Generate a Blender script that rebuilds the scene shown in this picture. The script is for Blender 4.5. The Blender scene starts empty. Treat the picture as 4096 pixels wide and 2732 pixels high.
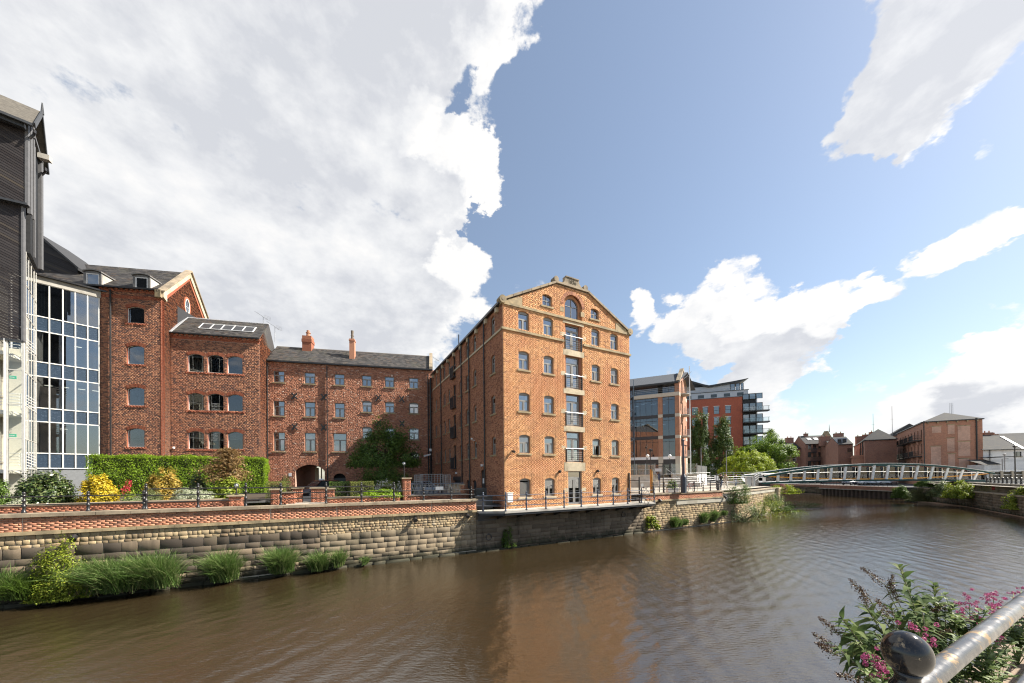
import bpy, bmesh, math, random
import numpy as np
from mathutils import Vector, Matrix, Euler

# ------------------------------------------------------------------ camera, sky, sun, exposure
scn = bpy.context.scene
COL = scn.collection
R_ = math.radians
RNG = np.random.default_rng(11)
random.seed(5)
HC = 4.9                                   # eye height above the river
FPX, CX, CY = 1365.0, 2048.0, 1366.0       # calibrated focal length (px of a 4096 wide frame)
ROLL, PITCH, SY = R_(0.53), R_(0.34), 1899.9
cam_d = bpy.data.cameras.new('camera'); cam = bpy.data.objects.new('camera', cam_d); COL.objects.link(cam)
cam_d.sensor_width = 36.0; cam_d.lens = 36.0 * FPX / 4096.0
cam_d.shift_y = (SY - CY) / 4096.0
cam_d.clip_start = 0.05; cam_d.clip_end = 3000
_r = np.array([1, 0, 0.]); _u = np.array([0, -math.sin(PITCH), math.cos(PITCH)]); _d = np.array([0, math.cos(PITCH), math.sin(PITCH)])
CR = math.cos(ROLL) * _r - math.sin(ROLL) * _u
CU = math.sin(ROLL) * _r + math.cos(ROLL) * _u
cam.matrix_world = Matrix(((CR[0], CU[0], -_d[0], 0), (CR[1], CU[1], -_d[1], 0), (CR[2], CU[2], -_d[2], HC), (0, 0, 0, 1)))
scn.camera = cam

SUN_EL, SUN_AZ = R_(43), R_(86)
sdir = Vector((math.sin(SUN_AZ) * math.cos(SUN_EL), math.cos(SUN_AZ) * math.cos(SUN_EL), math.sin(SUN_EL)))
sun_d = bpy.data.lights.new('sun', 'SUN'); sun = bpy.data.objects.new('sun', sun_d); COL.objects.link(sun)
sun_d.energy = 4.6; sun_d.angle = R_(0.55); sun_d.color = (1.0, 0.93, 0.82)
sun.rotation_euler = (-sdir).to_track_quat('-Z', 'Y').to_euler(); sun.location = (60, 0, 80)

scn.view_settings.view_transform = 'Standard'; scn.view_settings.look = 'None'
scn.view_settings.exposure = EXPOSURE = 1.36; scn.view_settings.gamma = 1.0
try: scn.view_settings.use_curve_mapping = False
except Exception: pass
scn.render.engine = 'CYCLES'; scn.cycles.filter_width = 1.15
scn.cycles.max_bounces = 7; scn.cycles.diffuse_bounces = 3; scn.cycles.glossy_bounces = 3
scn.cycles.transparent_max_bounces = 16; scn.cycles.transmission_bounces = 3
scn.cycles.caustics_reflective = False; scn.cycles.caustics_refractive = False
scn.cycles.sample_clamp_indirect = 4.0

world = bpy.data.worlds.new("World"); scn.world = world; world.use_nodes = True
def build_sky():
    nt = world.node_tree; N = nt.nodes; L = nt.links; N.clear()
    def nd(t, **k):
        n = N.new(t)
        for a, v in k.items(): setattr(n, a, v)
        return n
    # cloud cover as a function of direction: broad banks of cumulus plus fine noise
    g = bpy.data.node_groups.new('cloud_cover', 'ShaderNodeTree')
    g.interface.new_socket('Vector', in_out='INPUT', socket_type='NodeSocketVector')
    g.interface.new_socket('Cover', in_out='OUTPUT', socket_type='NodeSocketFloat')
    gi = g.nodes.new('NodeGroupInput'); go = g.nodes.new('NodeGroupOutput')
    def gm(op, a, b=None, clamp=False):
        n = g.nodes.new('ShaderNodeMath'); n.operation = op; n.use_clamp = clamp
        for i, v in enumerate((a, b)):
            if v is None: continue
            if isinstance(v, (int, float)): n.inputs[i].default_value = v
            else: g.links.new(v, n.inputs[i])
        return n.outputs[0]
    def gv(op, a, b):
        n = g.nodes.new('ShaderNodeVectorMath'); n.operation = op
        for i, v in enumerate((a, b)):
            if isinstance(v, (tuple, list)): n.inputs[i].default_value = v
            else: g.links.new(v, n.inputs[i])
        return n
    vec = gv('NORMALIZE', gi.outputs[0], (0, 0, 0)).outputs[0]
    stretched = gv('MULTIPLY', vec, (1.0, 1.0, 1.7)).outputs[0]
    def noise(scale, detail, rough, off):
        n = g.nodes.new('ShaderNodeTexNoise'); n.inputs['Scale'].default_value = scale
        n.inputs['Detail'].default_value = detail; n.inputs['Roughness'].default_value = rough
        g.links.new(gv('ADD', stretched, off).outputs[0], n.inputs['Vector']); return n
    warp = noise(6.0, 6, 0.6, (3.1, 1.7, 0.4))
    wv = gv('MULTIPLY', gv('SUBTRACT', warp.outputs['Color'], (0.5, 0.5, 0.5)).outputs[0], (0.26, 0.26, 0.2)).outputs[0]
    pv = gv('NORMALIZE', gv('ADD', vec, wv).outputs[0], (0, 0, 0)).outputs[0]
    n1 = noise(4.2, 9, 0.55, (0.2, 5.3, 2.0)); n2 = noise(13.0, 8, 0.6, (7.7, 0.3, 1.1))
    base = gm('ADD', gm('MULTIPLY', gm('SUBTRACT', n1.outputs['Fac'], 0.5), 1.7), gm('MULTIPLY', gm('SUBTRACT', n2.outputs['Fac'], 0.5), 1.5))
    total = None
    for (px, py, rad, amp) in CLOUDS:
        v = (px - CX) / FPX * CR - (py - SY) / FPX * CU + _d; v = v / np.linalg.norm(v)
        dn = gv('DOT_PRODUCT', pv, tuple(v)).outputs['Value']
        mr = g.nodes.new('ShaderNodeMapRange'); mr.interpolation_type = 'SMOOTHSTEP'
        mr.inputs['From Min'].default_value = math.cos(R_(rad * 1.25)); mr.inputs['From Max'].default_value = math.cos(R_(rad * 0.45))
        mr.inputs['To Min'].default_value = 0; mr.inputs['To Max'].default_value = amp
        g.links.new(dn, mr.inputs['Value']); total = mr.outputs[0] if total is None else gm('ADD', total, mr.outputs[0])
    total = gm('ADD', base, gm('MAXIMUM', gm('MINIMUM', total, .76), -.6))
    g.links.new(total, go.inputs[0])
    tc = nd('ShaderNodeTexCoord'); D = tc.outputs['Generated']
    def m(op, a, b=None, clamp=False):
        n = nd('ShaderNodeMath', operation=op, use_clamp=clamp)
        for i, v in enumerate((a, b)):
            if v is None: continue
            if isinstance(v, (int, float)): n.inputs[i].default_value = v
            else: L.new(v, n.inputs[i])
        return n.outputs[0]
    def cover(v):
        n = nd('ShaderNodeGroup'); n.node_tree = g; L.new(v, n.inputs[0]); return n.outputs[0]
    toward = nd('ShaderNodeVectorMath', operation='ADD'); L.new(D, toward.inputs[0]); toward.inputs[1].default_value = tuple(Vector((sdir.x * .10, sdir.y * .10, sdir.z * .13)))
    c0, c1 = cover(D), cover(toward.outputs[0])
    dens = nd('ShaderNodeMapRange', interpolation_type='SMOOTHSTEP'); L.new(c0, dens.inputs['Value'])
    dens.inputs['From Min'].default_value = 0.0; dens.inputs['From Max'].default_value = 0.36
    thick = nd('ShaderNodeMapRange'); L.new(c1, thick.inputs['Value'])
    thick.inputs['From Min'].default_value = 0.2; thick.inputs['From Max'].default_value = 1.0
    ramp = nd('ShaderNodeValToRGB'); L.new(thick.outputs[0], ramp.inputs[0])
    e = ramp.color_ramp.elements; e[0].position = 0.0; e[0].color = (1.0, 0.99, 0.98, 1); e[1].position = 1.0; e[1].color = (0.68, 0.7, 0.75, 1)
    mid = e.new(0.42); mid.color = (0.88, 0.89, 0.91, 1)
    sky = nd('ShaderNodeTexSky'); sky.sky_type = 'NISHITA'; sky.sun_disc = False
    sky.sun_elevation = SUN_EL; sky.sun_rotation = SUN_AZ; sky.altitude = 40; sky.air_density = 1.15; sky.dust_density = 0.8; sky.ozone_density = 1.2
    skyb = nd('ShaderNodeVectorMath', operation='SCALE'); L.new(sky.outputs[0], skyb.inputs[0]); skyb.inputs['Scale'].default_value = SKY_K
    hz = nd('ShaderNodeVectorMath', operation='ADD'); L.new(skyb.outputs[0], hz.inputs[0]); hz.inputs[1].default_value = (.42, .46, .5); skyb = hz
    cl = nd('ShaderNodeVectorMath', operation='SCALE'); L.new(ramp.outputs[0], cl.inputs[0]); cl.inputs['Scale'].default_value = CLOUD_K
    mx = nd('ShaderNodeMix', data_type='RGBA'); L.new(dens.outputs[0], mx.inputs['Factor'])
    L.new(skyb.outputs[0], mx.inputs['A']); L.new(cl.outputs[0], mx.inputs['B'])
    # clouds and air glow brighter towards the sun
    dt = nd('ShaderNodeVectorMath', operation='DOT_PRODUCT'); L.new(D, dt.inputs[0]); dt.inputs[1].default_value = tuple(sdir)
    glow = m('ADD', m('MULTIPLY', m('POWER', m('MAXIMUM', dt.outputs['Value'], 0.0), 4.0), 0.15), 1.0); L.new(m('MULTIPLY', glow, CLOUD_K), cl.inputs['Scale'])
    bg = nd('ShaderNodeBackground'); L.new(mx.outputs['Result'], bg.inputs[0]); bg.inputs[1].default_value = 0.1
    out = nd('ShaderNodeOutputWorld'); L.new(bg.outputs[0], out.inputs[0])
SKY_K, CLOUD_K = .53, 3.95
# where the cloud banks (+) and the blue gaps (-) stand: bearing given by photo pixel, angular radius in degrees, weight
CLOUDS = [(250, 250, 27, .6), (900, 700, 26, .7), (1350, 150, 18, .6), (2080, 90, 7, .55), (1700, 130, 10, .5), (1480, 1000, 14, .7), (1800, 1060, 6.5, .6), (1700, 760, 6, .5), (1900, 640, 4, 1.1), (1990, 600, 2, .6), (1760, 790, 4, .4), (2130, 1130, 3.5, .5), (550, 1000, 22, .35), (2050, 380, 3.5, .5),
          (3450, 60, 11, .55), (3850, 170, 11, .6), (3650, 400, 6, .6), (4050, 100, 9, .5), (3560, 480, 2.5, .6), (3930, 590, 2.2, .8), (2620, 20, 4.5, .6),
          (2680, 1180, 6, 1.0), (2950, 1200, 6.5, 1.0), (3150, 1370, 5, 1.0), (2850, 1320, 4, .8), (2560, 1260, 3, .6), (3330, 1180, 4, .7), (3600, 1080, 4, .7), (3850, 960, 3.6, .8), (4060, 830, 3.6, .8), (3860, 1300, 3.2, .95), (2980, 1060, 3, .6), (3500, 1230, 3, .5), (3050, 1500, 3, .6), (2780, 1330, 4, .6),
          (3500, 1690, 6, .55), (3950, 1640, 6, .6), (3100, 1660, 5, .4), (4090, 1400, 3, .6),
          (2450, 700, 20, -.62), (2330, 300, 12, -.6), (2850, 800, 15, -.6), (2030, 930, 5, -.5), (1980, 500, 5, -.5), (2150, 560, 6, -.4), (1780, 330, 3.2, -.75), (1690, 560, 3, -.5), (3350, 720, 12, -.55), (2850, 250, 9, -.5), (3750, 740, 8, -.8), (4050, 580, 6, -.7), (4080, 1150, 4, -.6), (3650, 1330, 5, -.5), (3600, 1480, 8, -.5), (3200, 1000, 5, -.35), (3800, 1150, 3, -.4), (3700, 880, 3, -.3), (2500, 1450, 6, -.2), (1350, 900, 2, -.3)]
build_sky()

# ------------------------------------------------------------------ surveying helpers (photo pixel -> place on a known plane)
def ray(x, y): return (x - CX) / FPX * CR - (y - SY) / FPX * CU + _d
def onz(x, y, z):
    q = ray(x, y); t = (z - HC) / q[2]; return np.array([0, 0, HC]) + t * q
def aty(x, y, Y):
    q = ray(x, y); return np.array([0, 0, HC]) + Y / q[1] * q
class Frame:
    """upright plane through P heading A degrees clockwise from +Y: local x runs along it, local y goes in behind it"""
    def __init__(s, P, A):
        s.P = np.array(P[:2], float); s.A = A; a = R_(A)
        s.u = np.array([math.sin(a), math.cos(a)]); s.n = np.array([math.cos(a), -math.sin(a)])
        s.M = Matrix.Translation((s.P[0], s.P[1], 0)) @ Matrix.Rotation(R_(90 - A), 4, 'Z')
    def pt(s, x, y=0.0, z=0.0):
        p = s.P + s.u * x - s.n * y; return Vector((p[0], p[1], z))
    def px(s, X, Y, off=0.0):
        """photo pixel -> (x, z) on the plane 'off' in front of this one"""
        q = ray(X, Y); P = s.P + s.n * off; t = (s.n @ P) / (s.n @ q[:2]); p = t * q[:2]
        return float((p - s.P) @ s.u), float(HC + t * q[2])

# ------------------------------------------------------------------ objects
WM = {}
def world_of(o): return WM.get(o.name, Matrix.Identity(4))
def link(o, parent, M):
    COL.objects.link(o); WM[o.name] = M
    if parent is not None:
        o.parent = parent; o.matrix_basis = world_of(parent).inverted() @ M
    else: o.matrix_basis = M
    return o
def thing(name, label, cat, F=None, loc=None, rz=0.0, group=None):
    o = bpy.data.objects.new(name, None); o.empty_display_size = 0.3
    M = F.M.copy() if F is not None else Matrix.Translation(loc if loc is not None else (0, 0, 0)) @ Matrix.Rotation(rz, 4, 'Z')
    link(o, None, M); tag(o, label, cat, group); return o
def tag(o, label=None, cat=None, group=None, kind=None):
    if label: o['label'] = label
    if cat: o['category'] = cat
    if group: o['group'] = group
    if kind: o['kind'] = kind
    return o
def obj(name, mesh, mat=None, parent=None, M=None, kind=None):
    if isinstance(mesh, MB): mesh = mesh.mesh(name)
    o = bpy.data.objects.new(name, mesh)
    if mat is not None and len(mesh.materials) == 0:
        for m_ in (mat if isinstance(mat, (list, tuple)) else [mat]): mesh.materials.append(m_)
    if M is None: M = world_of(parent) if parent is not None else Matrix.Identity(4)
    link(o, parent, M)
    if kind: o['kind'] = kind
    return o
def dup(o, M, parent=None):
    """copy of a thing (or part) with copies of its parts and sub-parts, placed at M"""
    c = o.copy(); M0 = world_of(o).copy(); link(c, parent, M)
    for ch in list(o.children):
        if ch.name in WM: dup(ch, M @ (M0.inverted() @ world_of(ch)), c)
    return c
class MB:
    def __init__(s): s.v = []; s.f = []; s.m = []; s.mi = 0; s.sm = False
    def add(s, vs, fs):
        b = len(s.v); s.v.extend(tuple(v) for v in vs); s.f.extend(tuple(b + i for i in f) for f in fs); s.m.extend([s.mi] * len(fs)); return s
    def box(s, x0, x1, y0, y1, z0, z1):
        return s.add([(x0, y0, z0), (x1, y0, z0), (x1, y1, z0), (x0, y1, z0), (x0, y0, z1), (x1, y0, z1), (x1, y1, z1), (x0, y1, z1)],
                     [(0, 3, 2, 1), (4, 5, 6, 7), (0, 1, 5, 4), (1, 2, 6, 5), (2, 3, 7, 6), (3, 0, 4, 7)])
    def quad(s, *p): return s.add(p, [tuple(range(len(p)))])
    def prism(s, poly, a, b, axis='y'):
        """extrude polygon (list of 2D) between a and b along an axis"""
        n = len(poly)
        def mk(p, t): return (p[0], t, p[1]) if axis == 'y' else ((t, p[0], p[1]) if axis == 'x' else (p[0], p[1], t))
        ar = sum(poly[i][0] * poly[(i + 1) % n][1] - poly[(i + 1) % n][0] * poly[i][1] for i in range(n))
        if (ar > 0) == (axis == 'y'): pass
        vs = [mk(p, a) for p in poly] + [mk(p, b) for p in poly]
        fs = [tuple(range(n)), tuple(range(2 * n - 1, n - 1, -1))] + [(i, n + i, n + (i + 1) % n, (i + 1) % n) for i in range(n)]
        return s.add(vs, fs)
    def tube(s, pts, r, n=8, cap=True):
        pts = [Vector(p) for p in pts]; rs = r if isinstance(r, (list, tuple)) else [r] * len(pts)
        vs = []; fs = []
        for i, p in enumerate(pts):
            d = (pts[min(i + 1, len(pts) - 1)] - pts[max(i - 1, 0)]); d = d.normalized() if d.length > 1e-9 else Vector((0, 0, 1))
            a = d.cross(Vector((0, 0, 1)) if abs(d.z) < .9 else Vector((1, 0, 0))).normalized(); b = d.cross(a)
            for k in range(n):
                t = 2 * math.pi * k / n; vs.append(p + (a * math.cos(t) + b * math.sin(t)) * rs[i])
        for i in range(len(pts) - 1):
            for k in range(n): fs.append((i * n + k, i * n + (k + 1) % n, (i + 1) * n + (k + 1) % n, (i + 1) * n + k))
        if cap: fs.append(tuple(range(n - 1, -1, -1))); fs.append(tuple((len(pts) - 1) * n + k for k in range(n)))
        return s.add(vs, fs)
    def lathe(s, prof, n=12, c=(0, 0, 0)):
        vs = []; fs = []
        for r, z in prof:
            for k in range(n):
                t = 2 * math.pi * k / n; vs.append((c[0] + r * math.cos(t), c[1] + r * math.sin(t), c[2] + z))
        for i in range(len(prof) - 1):
            for k in range(n): fs.append((i * n + k, i * n + (k + 1) % n, (i + 1) * n + (k + 1) % n, (i + 1) * n + k))
        fs.append(tuple(range(n - 1, -1, -1))); fs.append(tuple((len(prof) - 1) * n + k for k in range(n)))
        return s.add(vs, fs)
    def sphere(s, c, r, n=10, m=7, sc=(1, 1, 1)):
        vs = []; fs = []
        for i in range(m + 1):
            ph = math.pi * i / m
            for k in range(n):
                t = 2 * math.pi * k / n
                vs.append((c[0] + r * sc[0] * math.sin(ph) * math.cos(t), c[1] + r * sc[1] * math.sin(ph) * math.sin(t), c[2] - r * sc[2] * math.cos(ph)))
        for i in range(m):
            for k in range(n): fs.append((i * n + k, i * n + (k + 1) % n, (i + 1) * n + (k + 1) % n, (i + 1) * n + k))
        return s.add(vs, fs)
    def beam(s, a, b, w, h, up=(0, 0, 1)):
        """rectangular bar from a to b"""
        a = Vector(a); b = Vector(b); d = (b - a).normalized(); x = d.cross(Vector(up))
        x = x.normalized() if x.length > 1e-6 else Vector((1, 0, 0)); z = x.cross(d)
        vs = []
        for p in (a, b):
            for i, j in ((-1, -1), (1, -1), (1, 1), (-1, 1)): vs.append(p + x * (w / 2 * i) + z * (h / 2 * j))
        return s.add(vs, [(0, 3, 2, 1), (4, 5, 6, 7), (0, 1, 5, 4), (1, 2, 6, 5), (2, 3, 7, 6), (3, 0, 4, 7)])
    def mesh(s, name, smooth=None):
        me = bpy.data.meshes.new(name); me.from_pydata(s.v, [], s.f)
        if any(s.m): me.polygons.foreach_set('material_index', s.m)
        if smooth or s.sm: me.polygons.foreach_set('use_smooth', [True] * len(me.polygons))
        bm = bmesh.new(); bm.from_mesh(me); bmesh.ops.recalc_face_normals(bm, faces=bm.faces); bm.to_mesh(me); bm.free()
        me.update(); return me
def np_mesh(name, V, Q, smooth=False):
    """mesh from numpy arrays: V (n,3), Q (m,k)"""
    me = bpy.data.meshes.new(name); V = np.ascontiguousarray(V, np.float32); Q = np.ascontiguousarray(Q, np.int32)
    me.vertices.add(len(V)); me.vertices.foreach_set('co', V.ravel()); k = Q.shape[1]
    me.loops.add(Q.size); me.loops.foreach_set('vertex_index', Q.ravel())
    me.polygons.add(len(Q)); me.polygons.foreach_set('loop_start', np.arange(0, Q.size, k, dtype=np.int32))
    try: me.polygons.foreach_set('loop_total', np.full(len(Q), k, np.int32))
    except Exception: pass
    if smooth: me.polygons.foreach_set('use_smooth', np.ones(len(Q), bool))
    me.update(calc_edges=True); me.validate(); return me
BOXQ = np.array([(0, 3, 2, 1), (4, 5, 6, 7), (0, 1, 5, 4), (1, 2, 6, 5), (2, 3, 7, 6), (3, 0, 4, 7)])
def boxes_mesh(name, B, faces=(0, 1, 2, 3, 5)):
    """many little boxes: B rows x0,x1,y0,y1,z0,z1 (the back face is left out)"""
    B = np.asarray(B, float); n = len(B)
    V = np.empty((n, 8, 3))
    for i, (a, b, c) in enumerate(((0, 2, 4), (1, 2, 4), (1, 3, 4), (0, 3, 4), (0, 2, 5), (1, 2, 5), (1, 3, 5), (0, 3, 5))):
        V[:, i, 0] = B[:, a]; V[:, i, 1] = B[:, b]; V[:, i, 2] = B[:, c]
    Q = BOXQ[list(faces)]
    return np_mesh(name, V.reshape(-1, 3), (np.arange(n)[:, None, None] * 8 + Q[None]).reshape(-1, 4))
def stones_mesh(name, B, bev=.02, jit=.012, zoff=None):
    """squared stones with a pillowed face: rows x0,x1,y0(front),y1,z0,z1"""
    B = np.asarray(B, float); n = len(B); x0, x1, y0, y1, z0, z1 = B.T
    J = lambda: (RNG.random(n) - .5) * 2 * jit
    V = np.empty((n, 12, 3)); cs = ((0, 0), (1, 0), (1, 1), (0, 1))
    for i, (a, b) in enumerate(cs):
        X = np.where(a, x1, x0) + J() * .6; Z = np.where(b, z1, z0) + J() * .6
        V[:, i] = np.stack([X, y1, Z], 1)
        V[:, 4 + i] = np.stack([X, y0 + bev * (1 + RNG.random(n) * .5), Z], 1)
        V[:, 8 + i] = np.stack([X + (1 - 2 * a) * bev * (1 + RNG.random(n)), y0 + J() * .8, Z + (1 - 2 * b) * bev * (.8 + RNG.random(n) * .7)], 1)
    Q = [(8, 9, 10, 11)] + [(4 + i, 4 + (i + 1) % 4, 8 + (i + 1) % 4, 8 + i) for i in range(4)] + [(i, (i + 1) % 4, 4 + (i + 1) % 4, 4 + i) for i in range(4)]
    V = V.reshape(-1, 3)
    if zoff is not None: V[:, 2] += zoff(V[:, 0])
    return np_mesh(name, V, (np.arange(n)[:, None, None] * 12 + np.array(Q)[None]).reshape(-1, 4))

# ------------------------------------------------------------------ materials
MATS = {}
def nmat(name):
    m = bpy.data.materials.new(name); m.use_nodes = True; nt = m.node_tree
    b = nt.nodes['Principled BSDF']; return m, nt, b
def N(nt, t, **k):
    n = nt.nodes.new(t)
    for a, v in k.items(): setattr(n, a, v)
    return n
def rampnode(nt, fac, stops, interp='LINEAR'):
    r = N(nt, 'ShaderNodeValToRGB'); r.color_ramp.interpolation = interp; e = r.color_ramp.elements
    e[0].position, e[0].color = stops[0][0], (*stops[0][1], 1); e[1].position, e[1].color = stops[-1][0], (*stops[-1][1], 1)
    for p, c in stops[1:-1]: x = e.new(p); x.color = (*c, 1)
    nt.links.new(fac, r.inputs[0]); return r.outputs[0]
def noise_tex(nt, scale, detail=5, rough=.55, coord='Object', stretch=None):
    tc = N(nt, 'ShaderNodeTexCoord'); o = tc.outputs[coord]
    if stretch:
        mp = N(nt, 'ShaderNodeMapping'); mp.inputs['Scale'].default_value = stretch; nt.links.new(o, mp.inputs[0]); o = mp.outputs[0]
    n = N(nt, 'ShaderNodeTexNoise'); n.inputs['Scale'].default_value = scale; n.inputs['Detail'].default_value = detail; n.inputs['Roughness'].default_value = rough
    nt.links.new(o, n.inputs['Vector']); return n.outputs['Fac']
def mixc(nt, fac, a, b, mode='MIX'):
    m = N(nt, 'ShaderNodeMix', data_type='RGBA', blend_type=mode)
    for s, v in (('Factor', fac), ('A', a), ('B', b)):
        if isinstance(v, (int, float)): m.inputs[s].default_value = v
        elif isinstance(v, tuple): m.inputs[s].default_value = (*v, 1)
        else: nt.links.new(v, m.inputs[s])
    return m.outputs['Result']
def bump(nt, b, h, strength=.3, dist=.01):
    n = N(nt, 'ShaderNodeBump'); n.inputs['Strength'].default_value = strength; n.inputs['Distance'].default_value = dist
    nt.links.new(h, n.inputs['Height']); nt.links.new(n.outputs[0], b.inputs['Normal'])
def maprange(nt, v, a, b, c=0., d=1.):
    n = N(nt, 'ShaderNodeMapRange'); nt.links.new(v, n.inputs[0])
    for i, x in enumerate((a, b, c, d)): n.inputs[i + 1].default_value = x
    return n.outputs[0]
def island(nt):
    g = N(nt, 'ShaderNodeNewGeometry'); o = N(nt, 'ShaderNodeObjectInfo')
    a = N(nt, 'ShaderNodeMath', operation='ADD'); nt.links.new(g.outputs['Random Per Island'], a.inputs[0]); nt.links.new(o.outputs['Random'], a.inputs[1])
    f = N(nt, 'ShaderNodeMath', operation='FRACT'); nt.links.new(a.outputs[0], f.inputs[0]); return f.outputs[0]
def plain(name, col, rough=.6, metal=0., var=.12, scale=6., bmp=.15, spec=.4, dirt=None):
    """painted/plain surface with slight mottling, wear and fine relief"""
    if name in MATS: return MATS[name]
    m, nt, b = nmat(name)
    f = noise_tex(nt, scale, 6, .6)
    c0 = tuple(max(0, x * (1 - var)) for x in col); c1 = tuple(min(1, x * (1 + var)) for x in col)
    c = rampnode(nt, f, [(.3, c0), (.7, c1)])
    if dirt: c = mixc(nt, maprange(nt, noise_tex(nt, scale * .35, 8, .65), .48, .68), c, dirt)
    nt.links.new(c, b.inputs['Base Color']); b.inputs['Metallic'].default_value = metal
    nt.links.new(maprange(nt, f, .3, .7, max(.02, rough - .08), min(1, rough + .08)), b.inputs['Roughness']); b.inputs['Specular IOR Level'].default_value = spec
    if bmp: bump(nt, b, noise_tex(nt, scale * 8, 4, .6), bmp, .006)
    MATS[name] = m; return m
def bricky(name, stops, stain=(.12, .08, .06), stain_amt=.5, stain_scale=.35, pale=None, rough=.85, streak=0., tide=False, blotch=None):
    """pieces coloured one by one (random per brick or stone), plus big weather stains and fine grain"""
    m, nt, b = nmat(name)
    c = rampnode(nt, island(nt), stops)
    g = noise_tex(nt, 55, 3, .6); c = mixc(nt, maprange(nt, g, .35, .75, 0, .35), c, (.10, .06, .045))
    s = noise_tex(nt, stain_scale, 9, .68); c = mixc(nt, maprange(nt, s, .52, .72, 0, stain_amt), c, stain)
    if blotch: c = mixc(nt, maprange(nt, noise_tex(nt, .22, 7, .62), .46, .62, 0, .62), c, blotch)
    if streak: c = mixc(nt, maprange(nt, noise_tex(nt, 1.5, 7, .65, stretch=(1, 1, .09)), .52, .7, 0, streak), c, tuple(x * .6 for x in stain))
    if pale: p = noise_tex(nt, stain_scale * 2.3, 9, .7, stretch=(1, 1, .7)); c = mixc(nt, maprange(nt, p, .6, .74, 0, .6), c, pale)
    if tide:
        tc = N(nt, 'ShaderNodeTexCoord'); sp = N(nt, 'ShaderNodeSeparateXYZ'); nt.links.new(tc.outputs['Object'], sp.inputs[0]); ad = N(nt, 'ShaderNodeMath', operation='ADD'); nt.links.new(sp.outputs[2], ad.inputs[0]); nt.links.new(maprange(nt, noise_tex(nt, 2.2, 6, .65, stretch=(1, 1, .4)), .3, .7, -.3, .3), ad.inputs[1])
        c = mixc(nt, maprange(nt, ad.outputs[0], .22, .55, .85, 0), c, (.03, .032, .02)); c = mixc(nt, maprange(nt, noise_tex(nt, .8, 8, .7), .56, .72, 0, .5), c, (.1, .1, .05))
    nt.links.new(c, b.inputs['Base Color']); b.inputs['Roughness'].default_value = rough; b.inputs['Specular IOR Level'].default_value = .25
    bump(nt, b, g, .5, .008); MATS[name] = m; return m
def leafy(name, stops, trans=.35, rough=.5, spec=.35):
    m, nt, b = nmat(name)
    c = rampnode(nt, island(nt), stops); nt.links.new(c, b.inputs['Base Color']); b.inputs['Roughness'].default_value = rough; b.inputs['Specular IOR Level'].default_value = spec
    t = N(nt, 'ShaderNodeBsdfTranslucent'); nt.links.new(mixc(nt, .5, c, (.35, .45, .05), 'MIX') if False else c, t.inputs[0])
    mx = N(nt, 'ShaderNodeMixShader'); mx.inputs[0].default_value = trans
    nt.links.new(b.outputs[0], mx.inputs[1]); nt.links.new(t.outputs[0], mx.inputs[2]); nt.links.new(mx.outputs[0], nt.nodes['Material Output'].inputs[0])
    MATS[name] = m; return m
def glassy(name, tint=(.75, .8, .82), refl=.16, ior=1.5, rough=.012, wob=.0):
    m, nt, b = nmat(name); nt.nodes.remove(b)
    t = N(nt, 'ShaderNodeBsdfTransparent'); t.inputs[0].default_value = (*tint, 1)
    g = N(nt, 'ShaderNodeBsdfGlossy'); g.inputs['Roughness'].default_value = rough; g.inputs[0].default_value = (.93, .96, 1, 1)
    f = N(nt, 'ShaderNodeFresnel'); f.inputs[0].default_value = ior
    a = N(nt, 'ShaderNodeMath', operation='ADD', use_clamp=True); nt.links.new(f.outputs[0], a.inputs[0]); a.inputs[1].default_value = refl
    if wob:
        bp = N(nt, 'ShaderNodeBump'); bp.inputs['Strength'].default_value = wob; bp.inputs['Distance'].default_value = .02
        nt.links.new(noise_tex(nt, 1.3, 2, .5), bp.inputs['Height']); nt.links.new(bp.outputs[0], g.inputs['Normal'])
    mx = N(nt, 'ShaderNodeMixShader'); nt.links.new(a.outputs[0], mx.inputs[0]); nt.links.new(t.outputs[0], mx.inputs[1]); nt.links.new(g.outputs[0], mx.inputs[2])
    nt.links.new(mx.outputs[0], nt.nodes['Material Output'].inputs[0]); MATS[name] = m; return m
def emit(name, col, k):
    m, nt, b = nmat(name); b.inputs['Base Color'].default_value = (*col, 1); b.inputs['Emission Color'].default_value = (*col, 1); b.inputs['Emission Strength'].default_value = k
    MATS[name] = m; return m

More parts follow.
